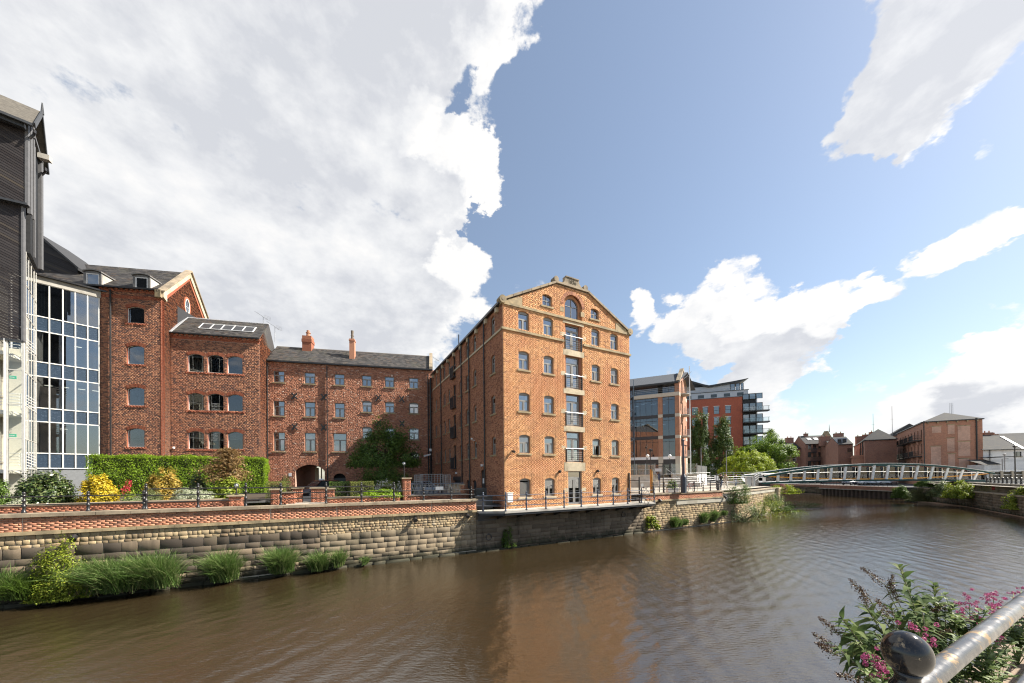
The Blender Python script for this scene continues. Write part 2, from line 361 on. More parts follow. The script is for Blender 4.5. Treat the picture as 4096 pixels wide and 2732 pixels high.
M_ = dict(
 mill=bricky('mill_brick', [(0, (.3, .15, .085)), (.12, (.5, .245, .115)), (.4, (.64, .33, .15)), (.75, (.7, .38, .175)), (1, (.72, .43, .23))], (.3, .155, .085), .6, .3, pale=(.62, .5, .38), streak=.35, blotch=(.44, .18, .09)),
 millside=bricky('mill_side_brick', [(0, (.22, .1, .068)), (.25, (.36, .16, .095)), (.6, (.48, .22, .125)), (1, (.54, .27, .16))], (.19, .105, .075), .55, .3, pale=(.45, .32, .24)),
 low=bricky('court_brick', [(0, (.2, .095, .068)), (.25, (.36, .155, .098)), (.6, (.49, .215, .13)), (.93, (.56, .27, .17)), (1, (.66, .52, .43))], (.2, .105, .08), .55, .3, pale=(.46, .33, .25), streak=.25),
 block=bricky('block_brick', [(0, (.11, .068, .06)), (.28, (.18, .092, .07)), (.42, (.32, .14, .085)), (.75, (.43, .195, .115)), (1, (.54, .28, .165))], (.11, .055, .045), .35, .5),
 redband=bricky('red_brick', [(0, (.3, .09, .05)), (.5, (.38, .12, .065)), (1, (.44, .16, .09))], (.25, .08, .05), .3, .5),
 parapet=bricky('parapet_brick', [(0, (.3, .16, .11)), (.18, (.42, .19, .12)), (.5, (.54, .235, .14)), (.8, (.6, .28, .17)), (1, (.46, .24, .16))], (.3, .18, .12), .35, .8),
 garden=bricky('garden_brick', [(0, (.2, .09, .06)), (.5, (.36, .13, .075)), (1, (.45, .2, .12))], (.2, .1, .07), .4, .8),
 apart=bricky('apartment_brick', [(0, (.3, .065, .035)), (.5, (.38, .085, .045)), (1, (.43, .11, .06))], (.3, .07, .04), .2, .2),
 farb=bricky('far_brick', [(0, (.13, .055, .04)), (.4, (.24, .09, .055)), (.8, (.31, .125, .075)), (1, (.4, .2, .13))], (.12, .065, .05), .5, .2),
 rubble=bricky('rubble_stone', [(0, (.16, .12, .075)), (.25, (.33, .25, .15)), (.6, (.43, .335, .205)), (.85, (.48, .36, .2)), (1, (.34, .23, .14))], (.14, .11, .075), .65, .5, pale=(.55, .5, .42), streak=.5),
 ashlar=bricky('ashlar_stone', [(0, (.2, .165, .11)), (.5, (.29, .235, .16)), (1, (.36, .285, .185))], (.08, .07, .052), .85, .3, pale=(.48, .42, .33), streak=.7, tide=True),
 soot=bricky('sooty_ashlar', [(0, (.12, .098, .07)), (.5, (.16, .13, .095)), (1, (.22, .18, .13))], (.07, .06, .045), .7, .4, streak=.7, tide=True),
 black=bricky('black_stained_stone', [(0, (.06, .052, .042)), (.5, (.1, .083, .062)), (.85, (.17, .135, .095)), (1, (.24, .185, .125))], (.04, .036, .03), .75, .35, pale=(.4, .35, .28), streak=.5, tide=True),
 slate=bricky('roof_slate', [(0, (.06, .06, .06)), (.4, (.1, .1, .1)), (.75, (.14, .135, .13)), (.92, (.17, .15, .13)), (1, (.12, .09, .075))], (.17, .16, .11), .45, .7, rough=.6),
 plank=bricky('black_board', [(0, (.012, .013, .015)), (.5, (.022, .023, .026)), (.88, (.034, .034, .036)), (1, (.06, .052, .04))], (.02, .02, .02), .3, .6, rough=.6),
)
def worn_board():
    m = M_['plank']; nt = m.node_tree; b = nt.nodes['Principled BSDF']; c = b.inputs['Base Color'].links[0].from_socket
    f = noise_tex(nt, 1.0, 8, .7, stretch=(3.2, 3.2, 11)); nt.links.new(mixc(nt, maprange(nt, f, .66, .72), c, (.34, .25, .15)), b.inputs['Base Color'])
worn_board()
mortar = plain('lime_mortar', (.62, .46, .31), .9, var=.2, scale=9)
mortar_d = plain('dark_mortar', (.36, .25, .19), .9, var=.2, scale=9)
mortar_l = plain('pale_mortar', (.66, .58, .47), .9, var=.12, scale=9)
stone = plain('sandstone', (.36, .28, .165), .85, var=.25, scale=3, bmp=.4, dirt=(.13, .11, .075))
stone_p = plain('pale_sandstone', (.52, .44, .31), .85, var=.12, scale=3, bmp=.3, dirt=(.3, .25, .17))
coping_m = plain('coping_stone', (.31, .25, .175), .85, var=.25, scale=2.5, bmp=.4, dirt=(.14, .115, .085))
concrete = plain('concrete', (.42, .4, .36), .85, var=.15, scale=2, bmp=.3, dirt=(.26, .24, .2))
frame_g = plain('grey_frame_paint', (.25, .245, .23), .45, var=.08, bmp=.03)
frame_w = plain('white_frame_paint', (.78, .77, .73), .45, var=.05, bmp=.03)
frame_d = plain('dark_frame_paint', (.04, .042, .045), .4, var=.1, bmp=.03)
iron = plain('black_ironwork', (.018, .018, .02), .38, var=.3, scale=14, bmp=.1, spec=.5, dirt=(.035, .03, .025))
ironb = plain('blue_grey_ironwork', (.065, .08, .115), .42, var=.2, scale=14, bmp=.08, spec=.5)
steel = plain('galvanised_steel', (.36, .365, .37), .45, metal=.6, var=.1, scale=10, bmp=.03)
lead = plain('lead_flashing', (.45, .46, .48), .5, metal=.3, var=.1, scale=5)
dark_in = plain('dark_interior', (.035, .036, .04), .9, var=.2, scale=2)
cream = plain('cream_plaster', (.8, .76, .66), .8, var=.04, bmp=.03)
blindm = plain('white_blind', (.62, .63, .62), .8, var=.04, bmp=.02)
white_p = plain('white_paint', (.78, .78, .77), .5, var=.05, bmp=.05)
gl_mill = glassy('window_glass', (.55, .58, .6), .24, wob=.02)
gl_blk = glassy('office_window_glass', (.6, .62, .63), .07, wob=.05)
gl_cur = glassy('tinted_curtain_glass', (.55, .6, .65), .17, wob=.012)
gl_clear = glassy('clear_glass', (.93, .95, .95), .02)
gl_off = glassy('blue_office_glass', (.26, .33, .4), .1, wob=.012)
# ------------------------------------------------------------------ masonry and window builders
class Hole:
    def __init__(s, cx, w, z0, zs, rise=0., t=.22): s.cx, s.w, s.z0, s.zs, s.rise, s.t = cx, w, z0, zs, rise, t
    top = property(lambda s: s.zs + s.rise)
    def half(s, z):
        if z < s.z0: return None
        h = s.w / 2
        if z <= s.zs: return h
        if s.rise <= 0: return None
        R = (h * h + s.rise ** 2) / (2 * s.rise); zc = s.zs + s.rise - R; Ro = R + s.t
        if z - zc >= Ro: return None
        a = math.sqrt(Ro * Ro - (z - zc) ** 2)
        return a if s.zs - zc < 1e-3 else min(a, h * (z - zc) / (s.zs - zc))
def spans(prof, holes, z):
    out = list(prof(z)) if callable(prof) else [prof]
    for h in holes:
        w = h.half(z)
        if w is None: continue
        a, b = h.cx - w, h.cx + w; nx = []
        for (p, q) in out:
            if b <= p or a >= q: nx.append((p, q)); continue
            if a > p: nx.append((p, a))
            if b < q: nx.append((b, q))
        out = nx
    return out
def lay(prof, holes, z0, z1, L=.225, H=.065, J=.011, bond='garden'):
    B = []; step = H + J; nz = int(round((z1 - z0) / step)); step = (z1 - z0) / max(nz, 1)
    for r in range(nz):
        za = z0 + r * step; zb = za + step - J; zm = (za + zb) / 2
        hd = (bond == 'garden' and r % 4 == 3) or (bond == 'english' and r % 2)
        l = (L - J) / 2 if hd else L; off = (.25 * (L + J) if hd else (.5 * (L + J) if r % 2 else 0)); p = l + J
        for a, b in spans(prof, holes, zm):
            k = math.floor((a - off) / p)
            while True:
                x0 = off + k * p; k += 1
                if x0 >= b: break
                c, d = max(x0, a + J / 2), min(x0 + l, b - J / 2)
                if d - c > .025: B.append((c, d, za, zb))
    return np.array(B)
def brickwork(F, parent, prof, holes, z0, z1, mat, proud=.012, parts=0, zoff=None, **k):
    B = lay(prof, holes, z0, z1, **k); n = len(B)
    if n == 0: return
    pr = proud * (.55 + .9 * RNG.random(n))
    full = np.stack([B[:, 0], B[:, 1], -pr, np.full(n, .04), B[:, 2], B[:, 3]], 1)
    if parts:
        mid = F.P[None] + F.u[None] * ((B[:, 0] + B[:, 1]) / 2)[:, None]; rel = np.concatenate([mid, ((B[:, 2] + B[:, 3]) / 2 - HC)[:, None]], 1)
        d = np.linalg.norm(rel, axis=1); face = np.abs(rel[:, 0] * F.n[0] + rel[:, 1] * F.n[1]) / d
        L = k.get('L', .225); whole = (B[:, 1] - B[:, 0]) > L - .004
        hid = np.zeros(n, bool)
        score = np.where(whole, face / d ** 2 * (rel[:, 1] > 0) * (np.abs(rel[:, 0] / np.maximum(rel[:, 1], .1)) < 1.5), 0)
        idx = np.argsort(-score)[:parts]
        h = float(B[idx[0], 3] - B[idx[0], 2])
        shared = boxes_mesh('brick', [(0, L, -proud, .04, 0, h)])
        for i in idx:
            o = obj('brick', shared, mat, parent, F.M @ Matrix.Translation((B[i, 0], -pr[i] + proud, B[i, 2] + (zoff(B[i, 0]) if zoff else 0))))
        keep = np.ones(n, bool); keep[idx] = False; full = full[keep]
    me = boxes_mesh('brickwork', full)
    if zoff is not None:
        co = np.empty(len(me.vertices) * 3, np.float32); me.vertices.foreach_get('co', co); co = co.reshape(-1, 3); co[:, 2] += zoff(co[:, 0]); me.vertices.foreach_set('co', co.ravel())
    obj('brickwork', me, mat, parent, F.M, 'stuff')
def backing(F, parent, polyprof, holes, z0, z1, mats, depth=.3, extra=(), name='wall', zb=()):
    """the wall behind the bricks: front sheet with openings, their reveals"""
    zs = sorted({z0, z1, *zb, *[v for h in holes for v in (h.z0, h.top) if z0 < v < z1], *[v for v in extra if z0 < v < z1]})
    b = MB()
    for za, zc in zip(zs[:-1], zs[1:]):
        zm = (za + zc) / 2
        for (p, q) in (polyprof(zm) if callable(polyprof) else [polyprof]):
            lo = [x for x in (polyprof(za + 1e-4) if callable(polyprof) else [polyprof])][0] if callable(polyprof) else (p, q)
            hi = [x for x in (polyprof(zc - 1e-4) if callable(polyprof) else [polyprof])][0] if callable(polyprof) else (p, q)
            cuts = sorted((h.cx - h.w / 2, h.cx + h.w / 2) for h in holes if h.z0 <= zm <= h.top)
            xs = [(lo[0], hi[0])]
            for a, c in cuts: xs += [(a, a), (c, c)]
            xs.append((lo[1], hi[1]))
            for i in range(0, len(xs), 2):
                (a0, a1), (c0, c1) = xs[i], xs[i + 1]
                if c0 - a0 > 1e-4 or c1 - a1 > 1e-4: b.quad((a0, 0, za), (c0, 0, za), (c1, 0, zc), (a1, 0, zc))
    b.mi = 1
    for h in holes:
        a, c = h.cx - h.w / 2, h.cx + h.w / 2; d = depth
        b.quad((a, 0, h.z0), (a, d, h.z0), (a, d, h.top), (a, 0, h.top)); b.quad((c, 0, h.z0), (c, 0, h.top), (c, d, h.top), (c, d, h.z0))
        b.quad((a, 0, h.z0), (c, 0, h.z0), (c, d, h.z0), (a, d, h.z0)); b.quad((a, 0, h.top), (a, d, h.top), (c, d, h.top), (c, 0, h.top))
    return obj(name, b, mats, parent, F.M)
CACHE = {}
def arch_mesh(w, rise, t=.22, n=None, depth=.11, proud=.02):
    key = ('arch', round(w, 2), round(rise, 3), t)
    if key in CACHE: return CACHE[key]
    h = w / 2; b = MB()
    if rise > 1e-3:
        R = (h * h + rise * rise) / (2 * rise); zc = rise - R; a0 = math.atan2(h, -zc) if zc <= 0 else math.pi - math.atan2(h, zc)
        n = n or max(7, int(2 * a0 * (R + t / 2) / .085)); 
        for k in range(n):
            a = -a0 + 2 * a0 * (k + .06) / n; c = -a0 + 2 * a0 * (k + .94) / n; pr = proud * (.6 + .8 * random.random())
            P = [(R * math.sin(a), zc + R * math.cos(a)), (R * math.sin(c), zc + R * math.cos(c)), ((R + t) * math.sin(c), zc + (R + t) * math.cos(c)), ((R + t) * math.sin(a), zc + (R + t) * math.cos(a))]
            b.prism(P, -pr, depth)
    else:
        n = int((w + .1) / .085)
        for k in range(n):
            x = -w / 2 - .05 + (w + .1) * k / n; b.box(x + .004, x + (w + .1) / n - .004, -proud, depth, .004, t)
    CACHE[key] = b.mesh('brick_arch'); return CACHE[key]
def arc_pts(w, zs, rise, n=9):
    h = w / 2
    if rise <= 1e-3: return [(-h, zs), (h, zs)]
    R = (h * h + rise * rise) / (2 * rise); zc = zs + rise - R; a0 = math.atan2(h, -(rise - R)) if R >= rise else math.pi - math.atan2(h, rise - R)
    return [(R * math.sin(-a0 + 2 * a0 * i / (n - 1)), zc + R * math.cos(-a0 + 2 * a0 * i / (n - 1))) for i in range(n)]
def ring(b, outer, inner, y0, y1):
    """frame between two outlines with the same number of points"""
    n = len(outer)
    vs = [(p[0], y0, p[1]) for p in outer] + [(p[0], y0, p[1]) for p in inner] + [(p[0], y1, p[1]) for p in outer] + [(p[0], y1, p[1]) for p in inner]
    fs = []
    for i in range(n):
        j = (i + 1) % n
        fs += [(i, j, n + j, n + i), (n + i, n + j, 3 * n + j, 3 * n + i), (2 * n + i, 3 * n + i, 3 * n + j, 2 * n + j), (i, 2 * n + i, 2 * n + j, j)]
    b.add(vs, fs)
def win_mesh(kind, w, h, rise):
    """frame and panes of a window, origin at the middle of its sill on the wall face; h is to the springing"""
    key = (kind, round(w, 2), round(h, 2), round(rise, 2))
    if key in CACHE: return CACHE[key]
    f = MB(); panes = []; y0, y1 = .11, .19; hw = w / 2
    def bar(x0, x1, z0, z1, d=0): f.box(x0, x1, y0 - d, y1 - d, z0, z1)
    def pane(x0, x1, z0, z1): 
        b = MB(); b.box(x0, x1, y0 + .035, y0 + .043, z0, z1); panes.append(b.mesh('pane'))
    if kind == 'case':                      # arched head panel, top light, two casements
        t = .065; top = h - .06
        pts = arc_pts(w, h, rise); f.prism([(-hw, top)] + pts + [(hw, top)], y0 - .012, y1)
        bar(-hw, -hw + t, 0, top); bar(hw - t, hw, 0, top); bar(-hw + t, hw - t, 0, t)
        zt = h * .62; bar(-hw + t, hw - t, zt, zt + t * 1.1); bar(-t * .55, t * .55, t, zt)
        for a, c in ((-hw + t, -t * .55), (t * .55, hw - t)):
            q = .035; bar(a, a + q, t, zt, .012); bar(c - q, c, t, zt, .012); bar(a + q, c - q, t, t + q, .012); bar(a + q, c - q, zt - q, zt, .012); pane(a + q, c - q, t + q, zt - q)
        pane(-hw + t, hw - t, zt + t * 1.1, top)
    elif kind == 'open':                    # the same with one casement swung out
        t = .065; top = h - .06; pts = arc_pts(w, h, rise); f.prism([(-hw, top)] + pts + [(hw, top)], y0 - .012, y1)
        bar(-hw, -hw + t, 0, top); bar(hw - t, hw, 0, top); bar(-hw + t, hw - t, 0, t); zt = h * .62; bar(-hw + t, hw - t, zt, zt + t * 1.1); bar(-t * .55, t * .55, t, zt)
        a, c = -hw + t, -t * .55; q = .035; bar(a, a + q, t, zt, .012); bar(c - q, c, t, zt, .012); bar(a + q, c - q, t, t + q, .012); bar(a + q, c - q, zt - q, zt, .012); pane(a + q, c - q, t + q, zt - q)
        L = (hw - t) - t * .55
        f.beam((hw - t, y0, t + .02), (hw - t - L * .55, y0 - L * .8, t + .02), .04, .04); f.beam((hw - t, y0, zt - .02), (hw - t - L * .55, y0 - L * .8, zt - .02), .04, .04); f.beam((hw - t - L * .55, y0 - L * .8, t), (hw - t - L * .55, y0 - L * .8, zt), .04, .04)
        b = MB(); b.beam((hw - t - .02, y0 - .02, (t + zt) / 2), (hw - t - L * .53, y0 - L * .77, (t + zt) / 2), .008, zt - t - .08); panes.append(b.mesh('pane')); pane(-hw + t, hw - t, zt + t * 1.1, top)
    elif kind == 'four':                    # arched two-by-two
        t = .05; o = [(-hw, 0), (-hw, h)] + arc_pts(w, h, rise)[1:-1] + [(hw, h), (hw, 0)]
        i_ = [(-hw + t, t), (-hw + t, h)] + arc_pts(w - 2 * t, h, rise * (1 - 2 * t / w) - .0 if rise < w * .4 else rise - t)[1:-1] + [(hw - t, h), (hw - t, t)]
        ring(f, o, i_, y0, y1); zt = h * .56 if rise < .3 else h * 1.0; bar(-.018, .018, t, h + rise - t); bar(-hw + t, hw - t, zt - .018, zt + .018)
        pane(-hw + t, -.018, t, zt - .018); pane(.018, hw - t, t, zt - .018)
        for sg in (-1, 1):
            b = MB(); ip = [(x, z) for x, z in i_[1:-1] if (x * sg) > .001]; ip.sort(key=lambda p: p[0] * sg)
            P = [(sg * .018, zt + .018), (sg * .018, h + rise - t)] + ip + ([(sg * (hw - t), zt + .018)] if zt < h - .03 else [])
            b.prism(P, y0 + .035, y0 + .043); panes.append(b.mesh('pane'))
    elif kind == 'plain':                   # one arched pane in a slim frame
        t = .05; o = [(-hw, 0), (-hw, h)] + arc_pts(w, h, rise)[1:-1] + [(hw, h), (hw, 0)]; i_ = [(-hw + t, t), (-hw + t, h)] + arc_pts(w - 2 * t, h, rise * .94)[1:-1] + [(hw - t, h), (hw - t, t)]
        ring(f, o, i_, y0, y1); b = MB(); b.prism(i_, y0 + .035, y0 + .043); panes.append(b.mesh('pane'))
    elif kind == 'louvre':
        t = .06; pts = arc_pts(w, h, rise); f.prism([(-hw, h - .05)] + pts + [(hw, h - .05)], y0, y1); bar(-hw, -hw + t, 0, h - .05); bar(hw - t, hw, 0, h - .05); bar(-hw + t, hw - t, 0, t)
    elif kind == 'door':                    # glazed double doors, fixed light above
        t = .06; bar(-hw, -hw + t, 0, h); bar(hw - t, hw, 0, h); bar(-hw + t, hw - t, h - t, h); zt = h * .78; bar(-hw + t, hw - t, zt, zt + t); bar(-hw + t, hw - t, 0, .05)
        for a, c in ((-hw + t, -.012), (.012, hw - t)):
            q = .085; bar(a, a + q, .05, zt, .01); bar(c - q, c, .05, zt, .01); bar(a + q, c - q, .05, .05 + q, .01); bar(a + q, c - q, zt - q, zt, .01); pane(a + q, c - q, .05 + q, zt - q)
        pane(-hw + t, hw - t, zt + t, h - t)
    elif kind == 'flat':                    # plain two-light window for far walls
        t = .06; bar(-hw, -hw + t, 0, h); bar(hw - t, hw, 0, h); bar(-hw + t, hw - t, h - t, h); bar(-hw + t, hw - t, 0, t); bar(-t / 2, t / 2, t, h - t); pane(-hw + t, -t / 2, t, h - t); pane(t / 2, hw - t, t, h - t)
    elif kind == 'sash':
        t = .07; bar(-hw, -hw + t, 0, h); bar(hw - t, hw, 0, h); bar(-hw + t, hw - t, h - t, h); bar(-hw + t, hw - t, 0, t); bar(-hw + t, hw - t, h / 2 - t / 2, h / 2 + t / 2); pane(-hw + t, hw - t, t, h / 2 - t / 2); pane(-hw + t, hw - t, h / 2 + t / 2, h - t)
    CACHE[key] = (f.mesh('window'), panes); return CACHE[key]
def window(F, parent, hole, kind, fm, gm, sill=None, archm=None, blind=0., y=0., label=None, t=.22, arch=True, name='window'):
    h = hole.zs - hole.z0; fr, panes = win_mesh(kind, hole.w, h, hole.rise)
    M = F.M @ Matrix.Translation((hole.cx, y, hole.z0)); w = obj(name, fr, fm, parent, M)
    if label: w['label'] = label
    for p in panes: obj('pane', p, gm, w, M)
    if kind == 'louvre':
        sm = CACHE.setdefault(('slat', round(hole.w, 2)), MB().box(-hole.w / 2 + .06, hole.w / 2 - .06, .1, .14, 0, .035).mesh('slat'))
        n = int((h - .15) / .072)
        for i in range(n): obj('slat', sm, fm, w, M @ Matrix.Translation((0, 0, .075 + i * .072)) )
    if sill is not None:
        sm = CACHE.setdefault(('sill', round(hole.w, 2), sill.name), MB().box(-hole.w / 2 - .13, hole.w / 2 + .13, -.075, .1, -.13, -.004).mesh('sill'))
        obj('sill', sm, sill, w, M)
    if archm is not None and arch:
        obj('brick_arch', arch_mesh(hole.w, hole.rise, t), archm, w, F.M @ Matrix.Translation((hole.cx, 0, hole.zs)))
    if blind > 0:
        b = MB(); b.box(-hole.w / 2 + .06, hole.w / 2 - .06, .24, .25, h + hole.rise - (h + hole.rise) * blind, h + hole.rise * .6); obj('blind', b, blindm, w, M)
    return w
def pipe(F, parent, x, z0, z1, y=-.1, r=.055, m=None):
    b = MB(); b.tube([(x, y, z0), (x, y, z1)], r, 8)
    for i in range(int((z1 - z0) / 1.8) + 1): b.tube([(x, y, z0 + .3 + i * 1.8), (x, y, z0 + .42 + i * 1.8)], r * 1.35, 8)
    return obj('drainpipe', b, m or iron, parent, F.M)
def slates(F, parent, x0, x1, ya, za, yb, zb, mat, W=.32, E=.21, skew=0., name='slates', limit=0):
    """courses of slates from the eave (ya, za) up to the ridge (yb, zb); skew slides the verge with height"""
    L = math.hypot(yb - ya, zb - za); n = int(L / E); dy, dz = (yb - ya) / L, (zb - za) / L; V = []; Q = []
    for r in range(n + 1):
        d0 = r * E; d1 = min(d0 + E * 1.25, L); sx = skew * d0 / L; off = (W / 2 if r % 2 else 0)
        k = int((x1 - x0) / W) + 2
        for i in range(-1, k):
            a = max(x0 + i * W + off, x0) + sx; c = min(x0 + (i + 1) * W + off - .008, x1) + sx
            if c - a < .03: continue
            lift = .016 + random.random() * .008; b = len(V); j = (random.random() - .5) * .016
            for (X, d, up) in ((a, d0 + j, lift), (c, d0 + j, lift), (c, d1, .003), (a, d1, .003)): V.append((X, ya + dy * d - dz * up, za + dz * d + dy * up))
            for (X, d) in ((a, d0 + j), (c, d0 + j)): V.append((X, ya + dy * d, za + dz * d))
            Q += [(b, b + 1, b + 2, b + 3), (b + 4, b + 5, b + 1, b)]
    o = obj(name, np_mesh(name, np.array(V), np.array(Q)), mat, parent, F.M, 'stuff'); return o

# ------------------------------------------------------------------ the riverside warehouse
O = np.array((-0.551, 23.376)); FW = Frame(O, 62.5); FS = Frame(O, -27.5)      # river front; side wall up the yard (local y of FS points to the left, outwards)
FSI = Frame(FS.pt(18.63)[:2], 152.5)                                              # the same side wall read from its far end so that +y goes into the building
SL = 18.63
mill = thing('brick_warehouse', 'tall orange brick warehouse with stone gable dated 1836, standing straight above the river', 'warehouse', FW)
LV = [3.47, 6.56, 9.54, 12.48, 15.32]                                             # sill heights, floor by floor
cols = [(1.65, .86), (3.74, .85), (8.23, .82), (10.22, .8)]
holes = []; wins = []
for fl, z in enumerate(LV):
    for ci, (cx, w) in enumerate(cols):
        k = 'louvre' if (fl == 0 and ci == 0) else ('open' if (fl == 1 and ci == 2) else 'case')
        h = Hole(cx, w, z, z + 1.2, .13); holes.append(h); wins.append((h, k))
small = [Hole(3.66, .82, 17.46, 18.2, .12), Hole(8.18, .82, 17.42, 18.14, .12)]; holes += small
archw = Hole(6.02, 1.75, 17.0, 17.95, .87, .26); holes.append(archw)
ldoor = [Hole(6.05, 1.62, z0, z1) for z0, z1 in ((6.0, 8.32), (8.75, 11.2), (11.62, 14.12), (14.58, 16.55))]; holes += ldoor
gdoor = Hole(6.05, 1.28, 2.74, 5.28); holes.append(gdoor)
def gable(z):
    if z < 17.1: return [(0., 11.95)]
    t = (z - 17.1) / (19.3 - 17.1); return [(0.25 + t * 4.2, 11.7 - t * 4.0)] if z < 19.3 else []
clear = [Hole(6.05, 2.0, a, b) for a, b in ((5.3, 5.94), (8.32, 8.7), (11.2, 11.58), (14.12, 14.53), (16.55, 16.72))] + [Hole(5.97, 13, 15.06, 15.2)] * 0
backing(FW, mill, gable, holes, 2.62, 19.3, [mortar, M_['mill']], .34, extra=[17.1])
strips = [Hole(2.5, 5.3, 15.07, 15.21), Hole(9.5, 5.1, 15.07, 15.21), Hole(5.97, 12.2, 16.8, 16.97), Hole(.75, 1.6, 16.97, 17.62), Hole(11.2, 1.6, 16.97, 17.62)]
brickwork(FW, mill, gable, holes + clear + strips, 2.64, 19.28, M_['mill'], .014, parts=300)
for h, k in wins: window(FW, mill, h, k, frame_g, gl_mill, sill=None if h.z0 > 15 else (stone_p if h.z0 < 4 else stone), archm=M_['mill'], name='louvred_window' if k == 'louvre' else 'window', label='louvred vent window' if k == 'louvre' else ('window with one casement swung open' if k == 'open' else None))
for h in small: window(FW, mill, h, 'four', frame_g, gl_mill, sill=stone, archm=M_['mill'])
# round-headed gable window inside its double ring
window(FW, mill, Hole(6.02, 1.28, 17.0, 18.02, .64), 'four', frame_g, gl_mill, y=.12, arch=False, label='tall round-headed window')
b = MB(); b.prism([(-.875, 0), (-.875, .95)] + arc_pts(1.75, .95, .87, 15)[1:-1] + [(.875, .95), (.875, 0), (.63, 0), (.63, 1.0)] + [(x, z) for x, z in arc_pts(1.26, 1.0, .63, 15)[::-1]][1:-1] + [(-.63, 1.0), (-.63, 0)], .16, .3)
obj('arch_recess', b, M_['mill'], mill, FW.M @ Matrix.Translation((6.02, 0, 17.0)))
obj('brick_arch', arch_mesh(1.75, .87, .26), M_['millside'], mill, FW.M @ Matrix.Translation((6.02, -.01, 17.95)))
for sx in (-1.03, .93): obj('stone_block', MB().box(6.02 + sx - .16, 6.02 + sx + .2, -.02, .1, 17.35, 17.72), stone, mill, FW.M)
# loading doors with rails, lintels, pads
for i, h in enumerate(ldoor):
    w = window(FW, mill, Hole(h.cx - .02, 1.3, h.z0 + .02, h.zs - .02), 'door', frame_g, gl_mill, y=.12, name='loading_door')
    b = MB(); b.box(-.81, -.66, .1, .3, 0, h.zs - h.z0); b.box(.64, .81, .1, .3, 0, h.zs - h.z0); obj('door_surround', b, M_['millside'], w, FW.M @ Matrix.Translation((h.cx, 0, h.z0)))
    r = obj('guard_rail', MB().tube([(h.cx - .86, -.05, h.z0 + 1.02), (h.cx + .86, -.05, h.z0 + 1.02)], .035, 8), steel, mill, FW.M)
    b = MB()
    for k in range(5): b.tube([(h.cx - .76, -.03, h.z0 + .12 + k * .155), (h.cx + .76, -.03, h.z0 + .12 + k * .155)], .009, 6)
    obj('bars', b, frame_g, r, FW.M)
    b = MB(); b.box(h.cx - .8, h.cx - .75, -.06, .06, h.z0, h.z0 + 1.0); b.box(h.cx + .75, h.cx + .8, -.06, .06, h.z0, h.z0 + 1.0); obj('posts', b, iron, r, FW.M)
    for sx in (-.8 - .42, .82): obj('stone_block', MB().box(h.cx + sx, h.cx + sx + .4, -.018, .1, h.z0 + .92, h.z0 + 1.24), stone_p, mill, FW.M)
for a, c in ((5.31, 5.95), (8.33, 8.72), (11.21, 11.6), (14.13, 14.56), (16.56, 16.73)): obj('lintel', MB().box(5.07, 7.06, -.03, .12, a, c), stone_p, mill, FW.M)
d = window(FW, mill, gdoor, 'door', frame_g, gl_mill, name='double_door')
for sx in (-1.05, .66): obj('stone_block', MB().box(6.05 + sx, 6.05 + sx + .4, -.018, .1, 3.75, 4.02), stone_p, mill, FW.M)
for a, c, z0, z1 in ((-.12, 5.13, 15.06, 15.22), (6.98, 12.07, 15.06, 15.22), (-.15, 12.1, 16.8, 16.97)): obj('string_course', MB().box(a, c, -.1, .1, z0, z1), stone, mill, FW.M)
for sg, x in ((1, 0.), (-1, 11.95)):
    b = MB(); b.prism([(x + sg * .15, 16.97), (x + sg * 1.55, 16.97), (x + sg * 1.55, 17.62), (x + sg * .5, 17.26)], -.04, .15); obj('kneeler_stone', b, stone, mill, FW.M)
    b = MB(); n = 14; b.prism([(x - sg * .02 + .27 * math.cos(2 * math.pi * k / n), 17.1 + .27 * math.sin(2 * math.pi * k / n)) for k in range(n)], -.16, .35); k1 = obj('kneeler_scroll', b, stone, mill, FW.M)
    b = MB(); b.prism([(x - sg * .02 + .1 * math.cos(2 * math.pi * k / n), 17.1 + .1 * math.sin(2 * math.pi * k / n)) for k in range(n)], -.175, -.15); obj('scroll_eye', b, coping_m, k1, FW.M)
    for k in range(6):
        t0, t1 = k / 6, (k + 1) / 6 - .006; P = lambda t: (x + sg * (.1 + 4.35 * t), 17.1 + 2.24 * t)
        b = MB(); p, q = P(t0), P(t1); b.prism([p, q, (q[0], q[1] + .17), (p[0], p[1] + .17)], -.13, .42); obj('coping_stone', b, coping_m, mill, FW.M)
b = MB(); b.box(4.4, 7.6, -.13, .42, 19.36, 19.5); obj('coping_stone', b, coping_m, mill, FW.M)
# the date stone 1836 between two scrolls
ds = obj('date_stone', MB().prism([(5.05, 19.5), (6.98, 19.5), (6.75, 19.62), (6.58, 19.85), (6.55, 20.02), (5.3, 20.02), (5.27, 19.85), (5.17, 19.62)], -.1, .25), coping_m, mill, FW.M)
obj('date_panel', MB().box(5.38, 6.48, -.085, -.02, 19.56, 19.95).box(5.3, 6.56, -.15, .3, 20.02, 20.1), coping_m, ds, FW.M)
cu = bpy.data.curves.new('date', 'FONT'); cu.body = '1836'; cu.size = .4; cu.extrude = .03; cu.align_x = 'CENTER'; tmp = bpy.data.objects.new('date', cu); COL.objects.link(tmp)
dg = bpy.context.evaluated_depsgraph_get(); me = bpy.data.meshes.new_from_object(tmp.evaluated_get(dg)); bpy.data.objects.remove(tmp)
obj('date_lettering', me, plain('date_recess', (.09, .075, .05), .9), ds, FW.M @ Matrix.Translation((5.93, -.09, 19.61)) @ Matrix.Rotation(R_(90), 4, 'X') @ Matrix.Diagonal((.95, 1, 1, 1)))
for x in (4.47, 7.25):
    b = MB(); b.prism([(x - .17, 19.5), (x + .17, 19.5)] + [(x + .2 * math.cos(R_(a)), 19.68 + .2 * math.sin(R_(a))) for a in range(-20, 201, 20)], -.1, .4); obj('scroll', b, coping_m, mill, FW.M)
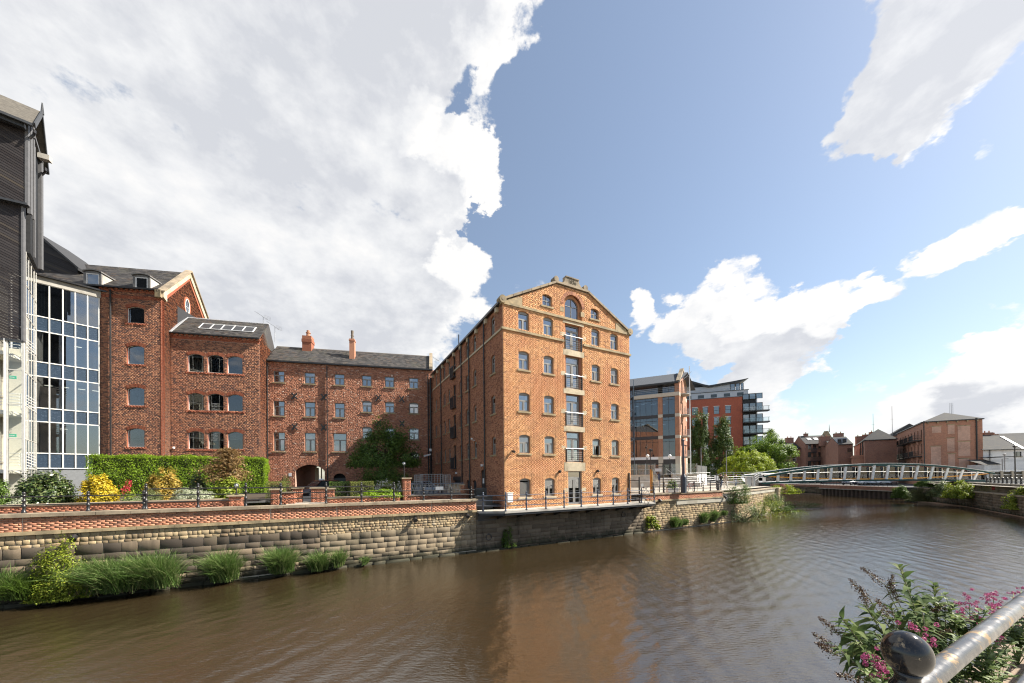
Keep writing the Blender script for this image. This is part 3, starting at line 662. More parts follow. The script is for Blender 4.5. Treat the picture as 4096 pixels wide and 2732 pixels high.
# things fixed to the front
def lamp_on_wall(F, par, x, z): obj('wall_lamp', MB().tube([(x, 0, z), (x, -.08, z)], .1, 10).sphere((x, -.12, z), .11, 10, 6), iron, par, F.M)
lamp_on_wall(FW, mill, 4.6, 5.28); lamp_on_wall(FW, mill, 8.27, 5.32)
obj('floodlight', MB().tube([(.62, 0, 6.72), (.62, -.2, 6.66)], .035, 8).tube([(.62, -.12, 6.68), (.66, -.34, 6.62)], .085, 10), iron, mill, FW.M)
mb = obj('meter_box', MB().box(.2, .6, -.16, 0, 3.17, 3.8).box(.17, .63, -.18, 0, 3.8, 3.83), white_p, mill, FW.M)
# side wall
scols = [1.65, 5.31, 7.1, 8.86, 12.4, 14.0, 15.73, 17.33]
sh = []
for fl, z in enumerate(LV):
    for c in scols:
        if fl == 0: continue
        sh.append((Hole(SL - c, .7, z - .03, z + 1.17, .15), 'case'))
ld = [Hole(SL - 10.68, .9, z, z + 2.15, .12) for z in (5.75, 8.7, 11.55, 14.45)]
sdoor = Hole(SL - 3.72, .9, 3.05, 5.3, .2); ddoor = Hole(SL - 10.1, 2.2, 3.0, 5.0); lows = [Hole(SL - 7.1, .8, 3.9, 4.5, .18), Hole(SL - 5.5, .8, 3.9, 4.5, .18), Hole(SL - 15.7, .8, 3.8, 4.4, .2)]
shs = [h for h, _ in sh] + ld + [sdoor, ddoor] + lows
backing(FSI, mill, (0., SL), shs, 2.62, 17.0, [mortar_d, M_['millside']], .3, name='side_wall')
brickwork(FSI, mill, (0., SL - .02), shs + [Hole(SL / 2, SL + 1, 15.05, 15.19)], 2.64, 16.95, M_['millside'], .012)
for h, k in sh: window(FSI, mill, h, k, frame_g, gl_mill, sill=None if h.z0 > 15 else stone, archm=M_['millside'])
for h in ld:
    w = window(FSI, mill, Hole(h.cx, .9, h.z0, h.zs, .12), 'case', frame_d, gl_mill, archm=M_['millside'], name='loading_door')
    r = obj('guard_rail', MB().box(h.cx - .55, h.cx + .55, -.3, -.24, h.z0 + 1.0, h.z0 + 1.06), frame_d, mill, FSI.M)
    b = MB()
    for k in range(9): b.box(h.cx - .53 + k * .13, h.cx - .5 + k * .13, -.29, -.26, h.z0 + .05, h.z0 + 1.0)
    b.box(h.cx - .55, h.cx + .55, -.3, 0, h.z0 - .02, h.z0 + .05); b.box(h.cx - .55, h.cx - .5, -.3, 0, h.z0 + .98, h.z0 + 1.03); b.box(h.cx + .5, h.cx + .55, -.3, 0, h.z0 + .98, h.z0 + 1.03); obj('bars', b, frame_d, r, FSI.M)
obj('arched_door', MB().prism([(-.45, 0), (-.45, 2.25)] + arc_pts(.9, 2.25, .2)[1:-1] + [(.45, 2.25), (.45, 0)], .1, .16), plain('dark_door_paint', (.05, .045, .043), .5), mill, FSI.M @ Matrix.Translation((sdoor.cx, 0, sdoor.z0)))
obj('brick_arch', arch_mesh(.9, .2), M_['millside'], mill, FSI.M @ Matrix.Translation((sdoor.cx, 0, sdoor.zs)))
obj('door_notice', MB().box(sdoor.cx - .28, sdoor.cx + .02, .085, .099, 4.42, 4.82), white_p, mill, FSI.M)
obj('yard_door', MB().box(ddoor.cx - 1.1, ddoor.cx + 1.1, .2, .28, 3.0, 4.6).box(ddoor.cx - 1.15, ddoor.cx + 1.15, -.02, .28, 4.62, 5.0), frame_d, mill, FSI.M)
for h in lows: obj('brick_arch', arch_mesh(.8, h.rise), M_['millside'], mill, FSI.M @ Matrix.Translation((h.cx, 0, h.zs))); obj('blocked_light', MB().box(h.cx - .4, h.cx + .4, .1, .2, h.z0, h.top), dark_in, mill, FSI.M)
obj('string_course', MB().box(0, SL + .05, -.08, .1, 15.05, 15.2), stone_p, mill, FSI.M)
for x in (3.13, 6.42, 8.38, 15.02): pipe(FSI, mill, SL - x, 2.8, 16.75)
obj('gutter', MB().box(-.1, SL - .1, -.26, -.02, 16.85, 17.02), iron, mill, FSI.M)
for i in range(10): obj('corbel', MB().box(SL - .9 - i * 1.95, SL - .62 - i * 1.95, -.2, .05, 16.5, 16.84), stone_p, mill, FSI.M)
obj('flue_pipe', MB().tube([(SL - 8.9, -.12, 16.6), (SL - 8.9, -.12, 18.0)], .05, 8), iron, mill, FSI.M)
obj('security_camera', MB().beam((SL - 5.3, -.02, 7.95), (SL - 5.3, -.3, 7.95), .06, .06).beam((SL - 5.3, -.25, 8.0), (SL - 4.95, -.45, 8.03), .13, .13), white_p, mill, FSI.M)
obj('bulkhead_light', MB().box(SL - 3.9, SL - 3.6, -.12, 0, 5.75, 5.92), white_p, mill, FSI.M)
obj('bulkhead_light', MB().box(SL - 10.3, SL - 10.0, -.12, 0, 5.25, 5.42), white_p, mill, FSI.M)
# roof, rear walls and dark rooms behind the glass
b = MB(); Lr = SL + .2
b.prism([(.05, 16.9), (4.5, 19.2), (7.45, 19.2), (11.9, 16.9)], .36, Lr); obj('roof', b, M_['slate'], mill, FW.M)
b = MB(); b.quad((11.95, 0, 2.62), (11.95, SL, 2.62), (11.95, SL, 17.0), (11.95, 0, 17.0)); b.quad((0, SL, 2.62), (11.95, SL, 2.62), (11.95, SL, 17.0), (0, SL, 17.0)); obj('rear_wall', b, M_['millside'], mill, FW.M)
b = MB(); b.box(.9, 11.1, .9, SL - .9, 2.7, 16.8)
for z in (5.9, 8.65, 11.55, 14.45): b.box(.31, 11.9, .35, .9, z - .15, z); b.box(.35, .9, .9, SL - .4, z - .15, z)
b.box(.31, .9, .31, .95, 2.62, 16.8); obj('interior', b, dark_in, mill, FW.M)

# ------------------------------------------------------------------ the lower range across the back of the yard
C = np.array((-9.30, 40.19)); LLEN = 17.27; FLo = Frame(C - Frame(C, 77.5).u * LLEN, 77.5)
low = thing('courtyard_building', 'long dark brick range behind the yard with slate roof, iron crosses and carriage arch', 'building', FLo)
hs = []
def lw(s, w, z0, z1, rise, k='case'): hs.append((Hole(LLEN + s, w, z0, z1 - rise, rise), k))
LX = [(-16.1, 1.04), (-13.1, 1.03), (-10.1, 1.02), (-7.25, 1.0), (-4.8, 1.0), (-2.12, 1.02)]
for s, w in LX: lw(s, w, 15.33, 16.56, .0)
for i, (s, w) in enumerate(LX): lw(s, w, 11.7 if i < 3 else 12.4, 13.32 if i < 3 else 13.7, 0. if i < 3 else .14)
for i, (s, w) in enumerate(LX): lw(s, w * (1.04 if i != 2 else 1.34), 7.9 if i < 3 else 9.35, 9.94 if i < 3 else 10.75, 0. if i < 3 else .14)
for s, w in LX[3:]: lw(s, w, 6.6, 7.9, .16)
carch = Hole(LLEN - 13.1, 2.9, 3.0, 5.75, .7, .3); sarch = Hole(LLEN - 10.13, 1.25, 3.4, 4.98, .5, .3)
ah = [h for h, _ in hs] + [carch, sarch]
backing(FLo, low, (0., LLEN + .6), ah, 2.9, 17.6, [mortar_d, M_['low']], .3)
brickwork(FLo, low, (0., LLEN + .6), ah + [Hole(h.cx, h.w + .1, h.zs, h.zs + .22) for h, _ in hs if h.rise == 0], 2.92, 17.58, M_['low'], .012)
for i, (h, k) in enumerate(hs): window(FLo, low, h, k, frame_d if i > 17 else frame_g, gl_mill, sill=stone, archm=M_['low'], blind=(.98, .62, 1., .55, .9, 1., .98, .9, .8, .7, .95, .3, 1., .95, .25)[i] if i < 15 else 0, t=.21)
obj('brick_arch', arch_mesh(2.9, .7, .3), M_['low'], low, FLo.M @ Matrix.Translation((carch.cx, 0, carch.zs)))
obj('brick_arch', arch_mesh(1.25, .5, .3), M_['low'], low, FLo.M @ Matrix.Translation((sarch.cx, 0, sarch.zs)))
obj('roller_shutter', MB().box(sarch.cx - .6, sarch.cx + .6, .14, .2, 3.4, 4.95), frame_d, low, FLo.M)
b = MB()
for sx in (-1.45, 1.45): b.quad((carch.cx + sx, .3, 2.9), (carch.cx + sx, 6.8, 2.9), (carch.cx + sx, 6.8, 6.5), (carch.cx + sx, .3, 6.5))
b.quad((carch.cx - 1.45, .3, 6.46), (carch.cx + 1.45, .3, 6.46), (carch.cx + 1.45, 6.8, 6.46), (carch.cx - 1.45, 6.8, 6.46)); obj('passage', b, M_['low'], low, FLo.M)
obj('passage_post', MB().box(carch.cx - .35, carch.cx - .02, 2.6, 2.9, 2.95, 6.2).box(carch.cx + .1, carch.cx + .2, 3.2, 3.3, 2.95, 6.2), plain('cream_post', (.5, .42, .28), .7), low, FLo.M)
for s, z in ((-14.6, 13.9), (-11.7, 13.9), (-6.0, 14.06), (-3.46, 14.04), (-14.6, 10.55), (-11.72, 10.55), (-6.0, 11.2), (-3.46, 11.2)):
    x = LLEN + s; obj('wall_tie', MB().beam((x - .26, -.05, z - .34), (x + .26, -.05, z + .34), .14, .06, (0, 1, 0)).beam((x - .26, -.065, z + .34), (x + .26, -.065, z - .34), .14, .06, (0, 1, 0)), iron, low, FLo.M)
pipe(FLo, low, LLEN - 11.34, 3.0, 17.4); pipe(FLo, low, .1, 3.0, 17.3, y=-.12, r=.06); pipe(FLo, low, LLEN - .22, 3.0, 16.6, y=-.14, r=.11); pipe(FLo, low, LLEN - .5, 3.0, 17.0, y=-.1, r=.07)
obj('gutter', MB().box(0, LLEN, -.24, -.02, 17.5, 17.66), iron, low, FLo.M)
rf = obj('roof', MB().prism([(.0, 17.58), (2.4, 19.93), (2.6, 19.93), (5.4, 17.4), (5.4, 17.3), (.05, 17.3)], .02, LLEN - .02, 'x'), M_['slate'], low, FLo.M)
slates(FLo, low, 0, LLEN - .1, -.12, 17.62, 2.42, 20.0, M_['slate'])
obj('ridge_tiles', MB().tube([(0, 2.5, 20.0), (LLEN, 2.5, 20.0)], .11, 6), M_['slate'], rf, FLo.M)
obj('verge_coping', MB().prism([(-.2, 17.6), (2.5, 20.15), (5.2, 17.6), (5.2, 17.9), (2.5, 20.5), (-.2, 17.95)], LLEN - .35, LLEN + .02, 'x'), coping_m, rf, FLo.M)
c1 = obj('chimney', MB().box(LLEN - 14.5, LLEN - 13.55, 1.95, 2.9, 19.3, 20.6).box(LLEN - 14.55, LLEN - 13.5, 1.9, 2.95, 20.6, 20.95).box(LLEN - 14.5, LLEN - 13.55, 1.95, 2.9, 20.95, 21.35), M_['garden'], rf, FLo.M)
obj('chimney_pot', MB().lathe([(.22, 21.35), (.2, 21.75), (.26, 21.78), (.26, 21.85), (.17, 21.87), (.17, 22.1)], 12, (LLEN - 14.0, 2.4, 0)), plain('clay_pot', (.4, .2, .12), .7), rf, FLo.M)
c2 = obj('chimney', MB().box(LLEN - 9.27, LLEN - 8.72, .95, 1.5, 18.3, 21.0).box(LLEN - 9.32, LLEN - 8.67, .9, 1.55, 20.75, 20.87), M_['low'], rf, FLo.M)
obj('chimney_pot', MB().lathe([(.16, 21.0), (.13, 21.35), (.18, 21.4), (.13, 21.5), (.16, 22.0)], 12, (LLEN - 9.0, 1.22, 0)), plain('sooty_pot', (.16, .13, .1), .8), rf, FLo.M)
b = MB(); b.quad((0, 6, 2.9), (LLEN, 6, 2.9), (LLEN, 6, 6.5), (LLEN, 6, 6.5)); b = MB().box(.3, carch.cx - 1.6, .8, 6, 2.9, 17.3).box(carch.cx + 1.6, LLEN - .3, .8, 6, 2.9, 17.3).box(carch.cx - 1.6, carch.cx + 1.6, .8, 6, 6.6, 17.3); obj('interior', b, dark_in, low, FLo.M)
obj('house_sign', MB().box(LLEN - 15.2, LLEN - 14.92, -.03, 0, 5.2, 5.55), white_p, low, FLo.M)
obj('security_camera', MB().beam((LLEN - .3, -.2, 7.6), (LLEN - .3, -.6, 7.6), .05, .05).beam((LLEN - .25, -.55, 7.62), (LLEN - 1.0, -.75, 7.4), .17, .17).box(LLEN - .4, LLEN - .15, -.3, -.18, 8.0, 8.3), white_p, low, FLo.M)

# ------------------------------------------------------------------ the newer brick blocks on the left
K = np.array((-25.51, 34.586)); RD = -20.0
BL = 7.62; FB = Frame(K - Frame(K, 77.5).u * BL, 77.5)
blk = thing('brick_office_block', 'newer brown brick office block with threes of arched white-framed windows and a roof light', 'building', FB)
bh = []
FLZ = [(7.92, 9.46), (11.72, 13.2), (15.5, 17.05)]
for z0, z1 in FLZ:
    for a, c in ((-6.2, -4.88), (-4.54, -3.2), (-2.86, -1.54)): bh.append(Hole(BL + (a + c) / 2, c - a, z0, z1, .22, .3))
backing(FB, blk, (0., BL), bh, 3.0, 19.15, [mortar_d, M_['redband']], .25)
bandh = [Hole(BL - 3.87, 5.1, z0 - .2, z0 - .02) for z0, _ in FLZ]
brickwork(FB, blk, (0., BL), bh + bandh + [Hole(BL / 2, BL + 1, 18.62, 19.2)], 3.02, 19.13, M_['block'], .01)
brickwork(FB, blk, (.0, BL), [], 18.64, 18.8, M_['redband'], .02); brickwork(FB, blk, (0., BL), [], 18.8, 18.95, M_['redband'], .06)
for i in range(19): obj('dentil', MB().box(.1 + i * .41, .3 + i * .41, -.12, .03, 18.96, 19.12), M_['redband'], blk, FB.M)
bl_ = iter((0, .1, .3, 0, 0, 0, .42, .08, .45))
BLD = [.42, .06, .46, 0, 0, 0, .18, 0, 0]
for i, h in enumerate(bh): window(FB, blk, h, 'plain', frame_w, gl_blk, archm=M_['redband'], blind=BLD[i], t=.3)
for z0, _ in FLZ: brickwork(FB, blk, (BL - 6.4, BL - 1.35), [], z0 - .2, z0 - .02, M_['redband'], .03, H=.065)
FBr = Frame(K, RD)                                                     # its right-hand end wall, seen edge on
FBr_i = Frame(FBr.pt(5.2)[:2], RD + 180)                                 # read from the back so that +y is inside
def bgab(z):
    if z < 19.2: return [(0., 5.2)]
    t = (z - 19.2) / 2.5; return [(2.6 * t, 5.2 - 2.6 * t)] if t < 1 else []
backing(FBr_i, blk, bgab, [], 3.0, 21.7, [mortar_d, M_['block']], extra=[19.2], name='end_wall')
brickwork(FBr_i, blk, bgab, [], 3.02, 21.68, M_['block'], .01)
obj('vent_grille', MB().box(5.2 - 1.2, 5.2 - 1.0, -.03, 0, 10.1, 10.4).box(5.2 - 2.2, 5.2 - 2.0, -.03, 0, 10.0, 10.3), frame_d, blk, FBr_i.M)
obj('floodlight', MB().box(2.9, 3.3, -.3, -.02, 19.7, 20.2), white_p, blk, FBr_i.M)
sk = -math.sin(R_(77.5 - RD - 90)) / math.cos(R_(77.5 - RD - 90))       # the end walls are not square to the front
rfB = obj('roof', MB().add([(0, -.1, 19.15), (BL, -.1, 19.15), (BL - .25, 2.6, 21.72), (-.25, 2.6, 21.72), (-.6, 5.2, 19.15), (BL - .6, 5.2, 19.15)], [(0, 1, 2, 3), (3, 2, 5, 4), (0, 3, 4), (1, 5, 2)]), M_['slate'], blk, FB.M)
slates(FB, blk, 0, BL, -.14, 19.17, 2.58, 21.76, M_['slate'], skew=-.26)
obj('gutter', MB().box(-.05, BL + .02, -.26, -.04, 19.08, 19.2), iron, blk, FB.M)
obj('ridge_cap', MB().tube([(-.3, 2.62, 21.78), (BL - .25, 2.62, 21.78)], .1, 6), lead, rfB, FB.M)
rl = obj('roof_light', MB(), frame_w, blk, FB.M) if False else None
def onroof(x, t): return (x - .25 * t, -.14 + 2.72 * t - .05, 19.17 + 2.59 * t + .06)
b = MB()
for t in (.34, .66): b.beam(onroof(2.0, t), onroof(6.75, t), .07, .07)
for i in range(6): b.beam(onroof(2.0 + i * .95, .34), onroof(2.0 + i * .95, .66), .06, .07)
rl = obj('roof_light', b, white_p, blk, FB.M)
for i in range(5):
    p = [onroof(2.03 + i * .95, .35), onroof(2.92 + i * .95, .35), onroof(2.92 + i * .95, .65), onroof(2.03 + i * .95, .65)]
    obj('pane', MB().add(p, [(0, 1, 2, 3)]), plain('roof_glass', (.05, .05, .053), .45, spec=.3), rl, FB.M)
obj('verge_flashing', MB().beam(onroof(.05, -.02), onroof(.05, 1.0), .35, .05, (0, -.7, .7)), lead, rfB, FB.M)
obj('interior', MB().box(.3, BL - .4, .7, 4.6, 3.0, 19.0), dark_in, blk, FB.M)
obj('security_camera', MB().sphere((.32, -.12, 8.0), .11, 10, 6).box(.27, .37, -.12, 0, 8.05, 8.12), white_p, blk, FB.M)

Lb = FB.pt(0)[:2]; J = np.array((-32.52, 31.746)); AL_ = 4.86; FA = Frame(J - Frame(J, 80.).u * AL_, 80.0)
twr = thing('brick_office_tower', 'tallest newer brick block with stone-coped gable, oval window and two grey dormers', 'building', FA)
th = [Hole(AL_ - 2.1, 1.35, z0, z1, .2, .3) for z0, z1 in ((7.98, 9.5), (11.82, 13.3), (15.63, 17.15), (19.43, 20.74))]
backing(FA, twr, (0., AL_), th, 3.0, 22.5, [mortar_d, M_['redband']], .25)
brickwork(FA, twr, (0., AL_ - .12), th + [Hole(AL_ - 2.1, 1.7, h.z0 - .2, h.z0 - .02) for h in th] + [Hole(2, 6, 21.6, 22.5)], 3.02, 22.45, M_['block'], .01)
brickwork(FA, twr, (0., AL_ - .12), [], 21.62, 21.92, M_['redband'], .025); brickwork(FA, twr, (0, AL_ - .12), [], 21.92, 22.22, M_['block'], .03); brickwork(FA, twr, (0, AL_ - .12), [], 22.22, 22.37, M_['redband'], .07)
brickwork(FA, twr, (AL_ - .13, AL_), [], 3.02, 22.4, M_['redband'], .022)
for i in range(12): obj('dentil', MB().box(.05 + i * .4, .25 + i * .4, -.13, .03, 22.38, 22.5), M_['redband'], twr, FA.M)
for i, h in enumerate(th):
    window(FA, twr, h, 'plain', frame_w, gl_blk, archm=M_['redband'], blind=(.45, 0, .3, .1)[i], t=.3); brickwork(FA, twr, (h.cx - .85, h.cx + .85), [], h.z0 - .2, h.z0 - .02, M_['redband'], .03)
pipe(FA, twr, AL_ - 3.96, 3.2, 22.3, r=.06)
FAr = Frame(J, RD); AW = 9.0; FAi = Frame(FAr.pt(AW)[:2], RD + 180)
def agab(z):
    if z < 22.3: return [(0., AW)]
    t = (z - 22.3) / 4.3; return [(AW / 2 * t, AW - AW / 2 * t)] if t < 1 else []
backing(FAi, twr, agab, [], 3.0, 26.6, [mortar_d, M_['block']], extra=[22.3], name='end_wall')
brickwork(FAi, twr, lambda z: [(a, b - (.3 if z < 22 else 0)) for a, b in agab(z)], [Hole(AW - 4.15, .78, 22.25, 23.85)], 3.02, 26.5, M_['block'], .01)
brickwork(FAi, twr, (AW - .3, AW), [], 3.02, 22.0, M_['redband'], .015)
# stone coping with its roundel, oval window
for sg in (1, -1):
    X = lambda d: AW / 2 + sg * d
    P = [(X(AW / 2 + .15), 21.95), (X(AW / 2 + .15), 22.5), (X(0), 26.95), (X(0), 26.3), (X(AW / 2 - .4), 22.4), (X(AW / 2 - .4), 21.75)]
    obj('gable_coping', MB().prism(P, -.14, .2), stone_p, twr, FAi.M)
    P = [(X(AW / 2 - .42), 22.35), (X(0), 26.26), (X(0), 25.98), (X(AW / 2 - .58), 22.1)]; obj('brick_verge', MB().prism(P, -.05, .1), M_['redband'], twr, FAi.M)
    P = [(X(AW / 2 + .3), 22.4), (X(AW / 2 + .3), 22.52), (X(0), 27.1), (X(0), 26.96)]; obj('gable_cap', MB().prism(P, -.2, .35), coping_m, twr, FAi.M)
n = 24; ov = lambda rx, rz: [(AW - 4.15 + rx * math.cos(2 * math.pi * k / n), 23.05 + rz * math.sin(2 * math.pi * k / n)) for k in range(n)]
b = MB(); ring(b, ov(.6, 1.02), ov(.42, .82), -.06, .1); obj('oval_surround', b, M_['redband'], twr, FAi.M)
b = MB(); ring(b, ov(.42, .82), ov(.35, .74), -.03, .1); b.box(AW - 4.18, AW - 4.12, -.03, .05, 22.3, 23.8); b.box(AW - 4.52, AW - 3.78, -.03, .05, 23.02, 23.08); ow = obj('oval_window', b, frame_w, twr, FAi.M)
obj('pane', MB().prism(ov(.36, .76), .04, .05), gl_mill, ow, FAi.M)
n = 16; rd = lambda r: [(AW / 2 + r * math.cos(2 * math.pi * k / n), 26.5 + r * math.sin(2 * math.pi * k / n)) for k in range(n)]
b = MB(); ring(b, rd(.24), rd(.19), -.17, -.13); obj('roundel', b, coping_m, twr, FAi.M)
obj('alarm_box', MB().box(AW - 6.0, AW - 5.75, -.12, 0, 24.0, 24.45), plain('yellow_plastic', (.75, .5, .08), .5), twr, FAi.M)
sA = -math.tan(R_(80 - RD - 90)) * AW / 2                               # slant of the gable against the front
rfA = obj('roof', MB().add([(-6, -.1, 22.45), (AL_, -.1, 22.45), (AL_ + sA, AW / 2 * .98, 26.75), (-6 + sA, AW / 2 * .98, 26.75), (-6, AW, 22.4), (AL_ + 2 * sA, AW, 22.4)], [(0, 1, 2, 3), (3, 2, 5, 4), (0, 3, 4)]), M_['slate'], twr, FA.M)
slates(FA, twr, -5.5, AL_ - .1, -.14, 22.47, AW / 2 * .98, 26.8, M_['slate'], skew=sA, W=.4, E=.26)
obj('gutter', MB().box(-3, AL_ - .1, -.3, -.05, 22.46, 22.6), iron, twr, FA.M)
obj('kneeler', MB().box(AL_ - .35, AL_ + .12, -.32, .4, 21.85, 22.55), stone, twr, FA.M)
for x in (-.65, AL_ - 1.72):
    zb, y0 = 22.7, .12
    d = obj('dormer', MB().prism([(x - .68, zb), (x - .68, zb + 1.12)] + [(x + px_, pz) for px_, pz in arc_pts(1.36, zb + 1.12, .16)] + [(x + .68, zb + 1.12), (x + .68, zb), (x + .5, zb), (x + .5, zb + 1.08), (x - .5, zb + 1.08), (x - .5, zb)], y0, y0 + .1), plain('dormer_lead', (.17, .165, .16), .6), twr, FA.M)
    [obj('dormer_cheek', MB().prism([(y0 + .1, zb), (y0 + .1, zb + 1.15), (y0 + 1.3, zb + 1.15)], x + e_, x + e_ + .06, 'x'), concrete, d, FA.M) for e_ in (-.66, .6)]
    bb = MB(); pr = arc_pts(1.5, zb + 1.16, .18); bb.prism(pr + [(p, q + .1) for p, q in pr[::-1]] if False else [(x + p, q) for p, q in pr] + [(x + p, q + .1) for p, q in pr[::-1]], y0 - .1, y0 + 1.5); obj('dormer_roof', bb, plain('dormer_lead', (.2, .2, .2)), d, FA.M)
    bb = MB(); ring(bb, [(x - .5, zb), (x - .5, zb + 1.08), (x + .5, zb + 1.08), (x + .5, zb)], [(x - .41, zb + .09), (x - .41, zb + .99), (x + .41, zb + .99), (x + .41, zb + .09)], y0 + .02, y0 + .08); obj('window_frame', bb, white_p, d, FA.M)
    obj('pane', MB().box(x - .41, x + .41, y0 + .05, y0 + .058, zb + .09, zb + .99), gl_mill, d, FA.M); obj('dormer_inside', MB().box(x - .5, x + .5, y0 + .3, y0 + .32, zb, zb + 1.1), dark_in, d, FA.M)
obj('interior', MB().box(.3, AL_ - .4, .7, 8, 3.0, 22.3), dark_in, twr, FA.M)

# ------------------------------------------------------------------ curved glass link
La = FA.pt(0)[:2]; FC = Frame(La, 42.0)
link_ = thing('glazed_link', 'glass curtain wall with white mullions between the boarded barn and the brick tower', 'building', FC)
cxs = [-5.3, -4.55, -3.8] + [FC.px(x, 1400)[0] for x in (144, 198, 252, 302, 351, 397)]
zl = [6.0, 7.26, 9.9, 11.05, 13.7, 14.9, 17.5, 18.72, 21.5]
b = MB()
for x in cxs: b.box(x - .035, x + .035, -.07, .07, 5.97, 21.5)
for z in zl: b.box(cxs[0], cxs[-1], -.05, .07, z - .04, z + .04)
obj('mullions', b, frame_w, link_, FC.M)
spm = glassy('spandrel_glass', (.0, .0, .0), .05); spb = plain('spandrel_panel', (.035, .055, .085), .25, spec=.6)
for i in range(len(cxs) - 1):
    for j in range(len(zl) - 1):
        sp = j % 2 == 0 if j < 7 else False
        sp = j in (0, 2, 4, 6)
        obj('spandrel_pane' if sp else 'pane', MB().box(cxs[i] + .035, cxs[i + 1] - .035, 0, .012, zl[j] + .04, zl[j + 1] - .04), spb if sp else gl_cur, link_, FC.M)
obj('fascia', MB().box(cxs[0], cxs[-1] + .1, -.12, .3, 21.5, 22.05), concrete, link_, FC.M)
obj('gutter', MB().box(cxs[0], cxs[-1] + .5, -.35, .4, 22.06, 22.2), iron, link_, FC.M)
obj('roof', MB().add([(cxs[0], -.2, 22.2), (cxs[-1] + .3, -.2, 22.2), (cxs[-1], 5, 23.2), (cxs[0], 5, 23.2)], [(0, 1, 2, 3)]), M_['slate'], link_, FC.M)
b = MB().box(cxs[0], cxs[-1], 3.4, 3.5, 3, 22)
for z in (6.6, 10.4, 14.25, 18.1): b.box(cxs[0], cxs[-1], .25, 3.4, z - .5, z + .02)
b.box(cxs[0], cxs[-1], 0, 3.4, 21.6, 22.0).box(cxs[0], cxs[-1], .02, .4, 3, 5.95); obj('interior', b, plain('link_inside', (.2, .21, .22), .9), link_, FC.M)
b = MB()
for z in (6.7, 10.5, 14.3, 18.2):
    for k in range(3): b.tube([(cxs[0], .55, z + .5 + k * .25), (cxs[-1] - .2, .55, z + .5 + k * .25)], .02, 6)
    for x in cxs[1:]: b.tube([(x - .2, .55, z), (x - .2, .55, z + 1.02)], .02, 6)
obj('handrails', b, steel, link_, FC.M)
b = MB(); b.box(cxs[5] + .1, cxs[6] - .08, .2, .22, 18.8, 21.4).box(cxs[6] + .1, cxs[7] - .05, .2, .22, 18.8, 21.4).box(cxs[7] + .05, cxs[8] - .08, .2, .22, 18.8, 21.4).box(cxs[7] + .3, cxs[8] - .2, .2, .22, 15, 17.4).box(cxs[3] + .1, cxs[3] + .22, .2, .22, 15, 17.4); obj('blinds', b, blindm, link_, FC.M)
for k in range(9): obj('vertical_blind', MB().box(cxs[3] + .08 + k * .075, cxs[3] + .12 + k * .075, .2, .22, 18.8, 21.4), blindm, link_, FC.M)
b = MB()
for z, xx in ((13.2, (.3, 1.2, 2.1, 2.9)), (17.0, (1.9,)), (9.5, (1.1,))):
    for x in xx: b.box(-3.4 + x, -3.0 + x, 1.2, 1.35, z, z + .03)
obj('ceiling_light', b, emit('office_light', (1, .85, .6), 1.6), link_, FC.M)

# ------------------------------------------------------------------ black boarded barn and its glazed stair
tB = 22.0; q = ray(107, 1600); B0 = q[:2] / q[1] * tB; FBa = Frame(B0, 62.5)
barn = thing('boarded_barn', 'tall black boarded barn with peeling diagonal boards and a glazed stair at its corner', 'barn', FBa)
sL = FBa.px(78, 1200)[0]; zb1 = FBa.px(95, 812)[1]; zb0 = FBa.px(60, 1354)[1]; ze = 28.25
DG = -47.7
gi = np.array((math.sin(R_(DG)), math.cos(R_(DG))))
def local_dir(F, v): return (float(v @ F.u), float(-(v @ F.n)))
dx, dy = local_dir(FBa, gi)                                             # direction of the gable wall in barn coordinates
LB = -7.0
def clip(poly, x0, x1, z0, z1):
    for ax, v, sg in ((0, x0, 1), (0, x1, -1), (1, z0, 1), (1, z1, -1)):
        out = []
        for i in range(len(poly)):
            p, q_ = poly[i], poly[(i + 1) % len(poly)]; a, c = (p[ax] - v) * sg, (q_[ax] - v) * sg
            if a >= 0: out.append(p)
            if a * c < 0: t = a / (a - c); out.append((p[0] + (q_[0] - p[0]) * t, p[1] + (q_[1] - p[1]) * t))
        poly = out
        if not poly: break
    return poly
def boards(x0, x1, z0, z1, y, pitch=.172, slope=-.5):
    z = z0 - 0; zz = z0 + slope * (x1 - x0) * 0 - .2
    zc = z0 - .3
    while zc < z1 + abs(slope) * (x1 - x0) + .3:
        P = clip([(x0, zc - slope * 0), (x1, zc + slope * (x1 - x0)), (x1, zc + slope * (x1 - x0) + pitch - .012), (x0, zc + pitch - .012)], x0, x1, z0, z1)
        if len(P) >= 3:
            vs = [(p[0], y - .035 - .012 * ((p[1] - zc - slope * (p[0] - x0)) < pitch * .5), p[1]) for p in P] + [(p[0], y, p[1]) for p in P]; n = len(P)
            obj('plank', MB().add(vs, [tuple(range(n))] + [(i, n + i, n + (i + 1) % n, (i + 1) % n) for i in range(n)]), M_['plank'], barn, FBa.M)
        zc += pitch
boards(LB, -.02, zb1, ze - .15, 0); boards(LB, sL - .03, zb0, zb1 - .02, .3)
bk = frame_d
obj('corner_board', MB().box(-.04, .1, -.07, .1, zb1 - .1, ze), plain('grey_board', (.12, .12, .125), .6), barn, FBa.M)
obj('corner_board', MB().box(sL - .04, sL + .06, .2, .4, zb0 - .05, zb1), plain('grey_board', (.12, .12, .125)), barn, FBa.M)
obj('belt_board', MB().box(LB, .05, -.09, .35, zb1 - .12, zb1 + .02), bk, barn, FBa.M); obj('belt_board', MB().box(LB, sL + .05, .2, .4, zb0 - .13, zb0), bk, barn, FBa.M)
W4 = 4.0; gx, gy = dx * W4, dy * W4
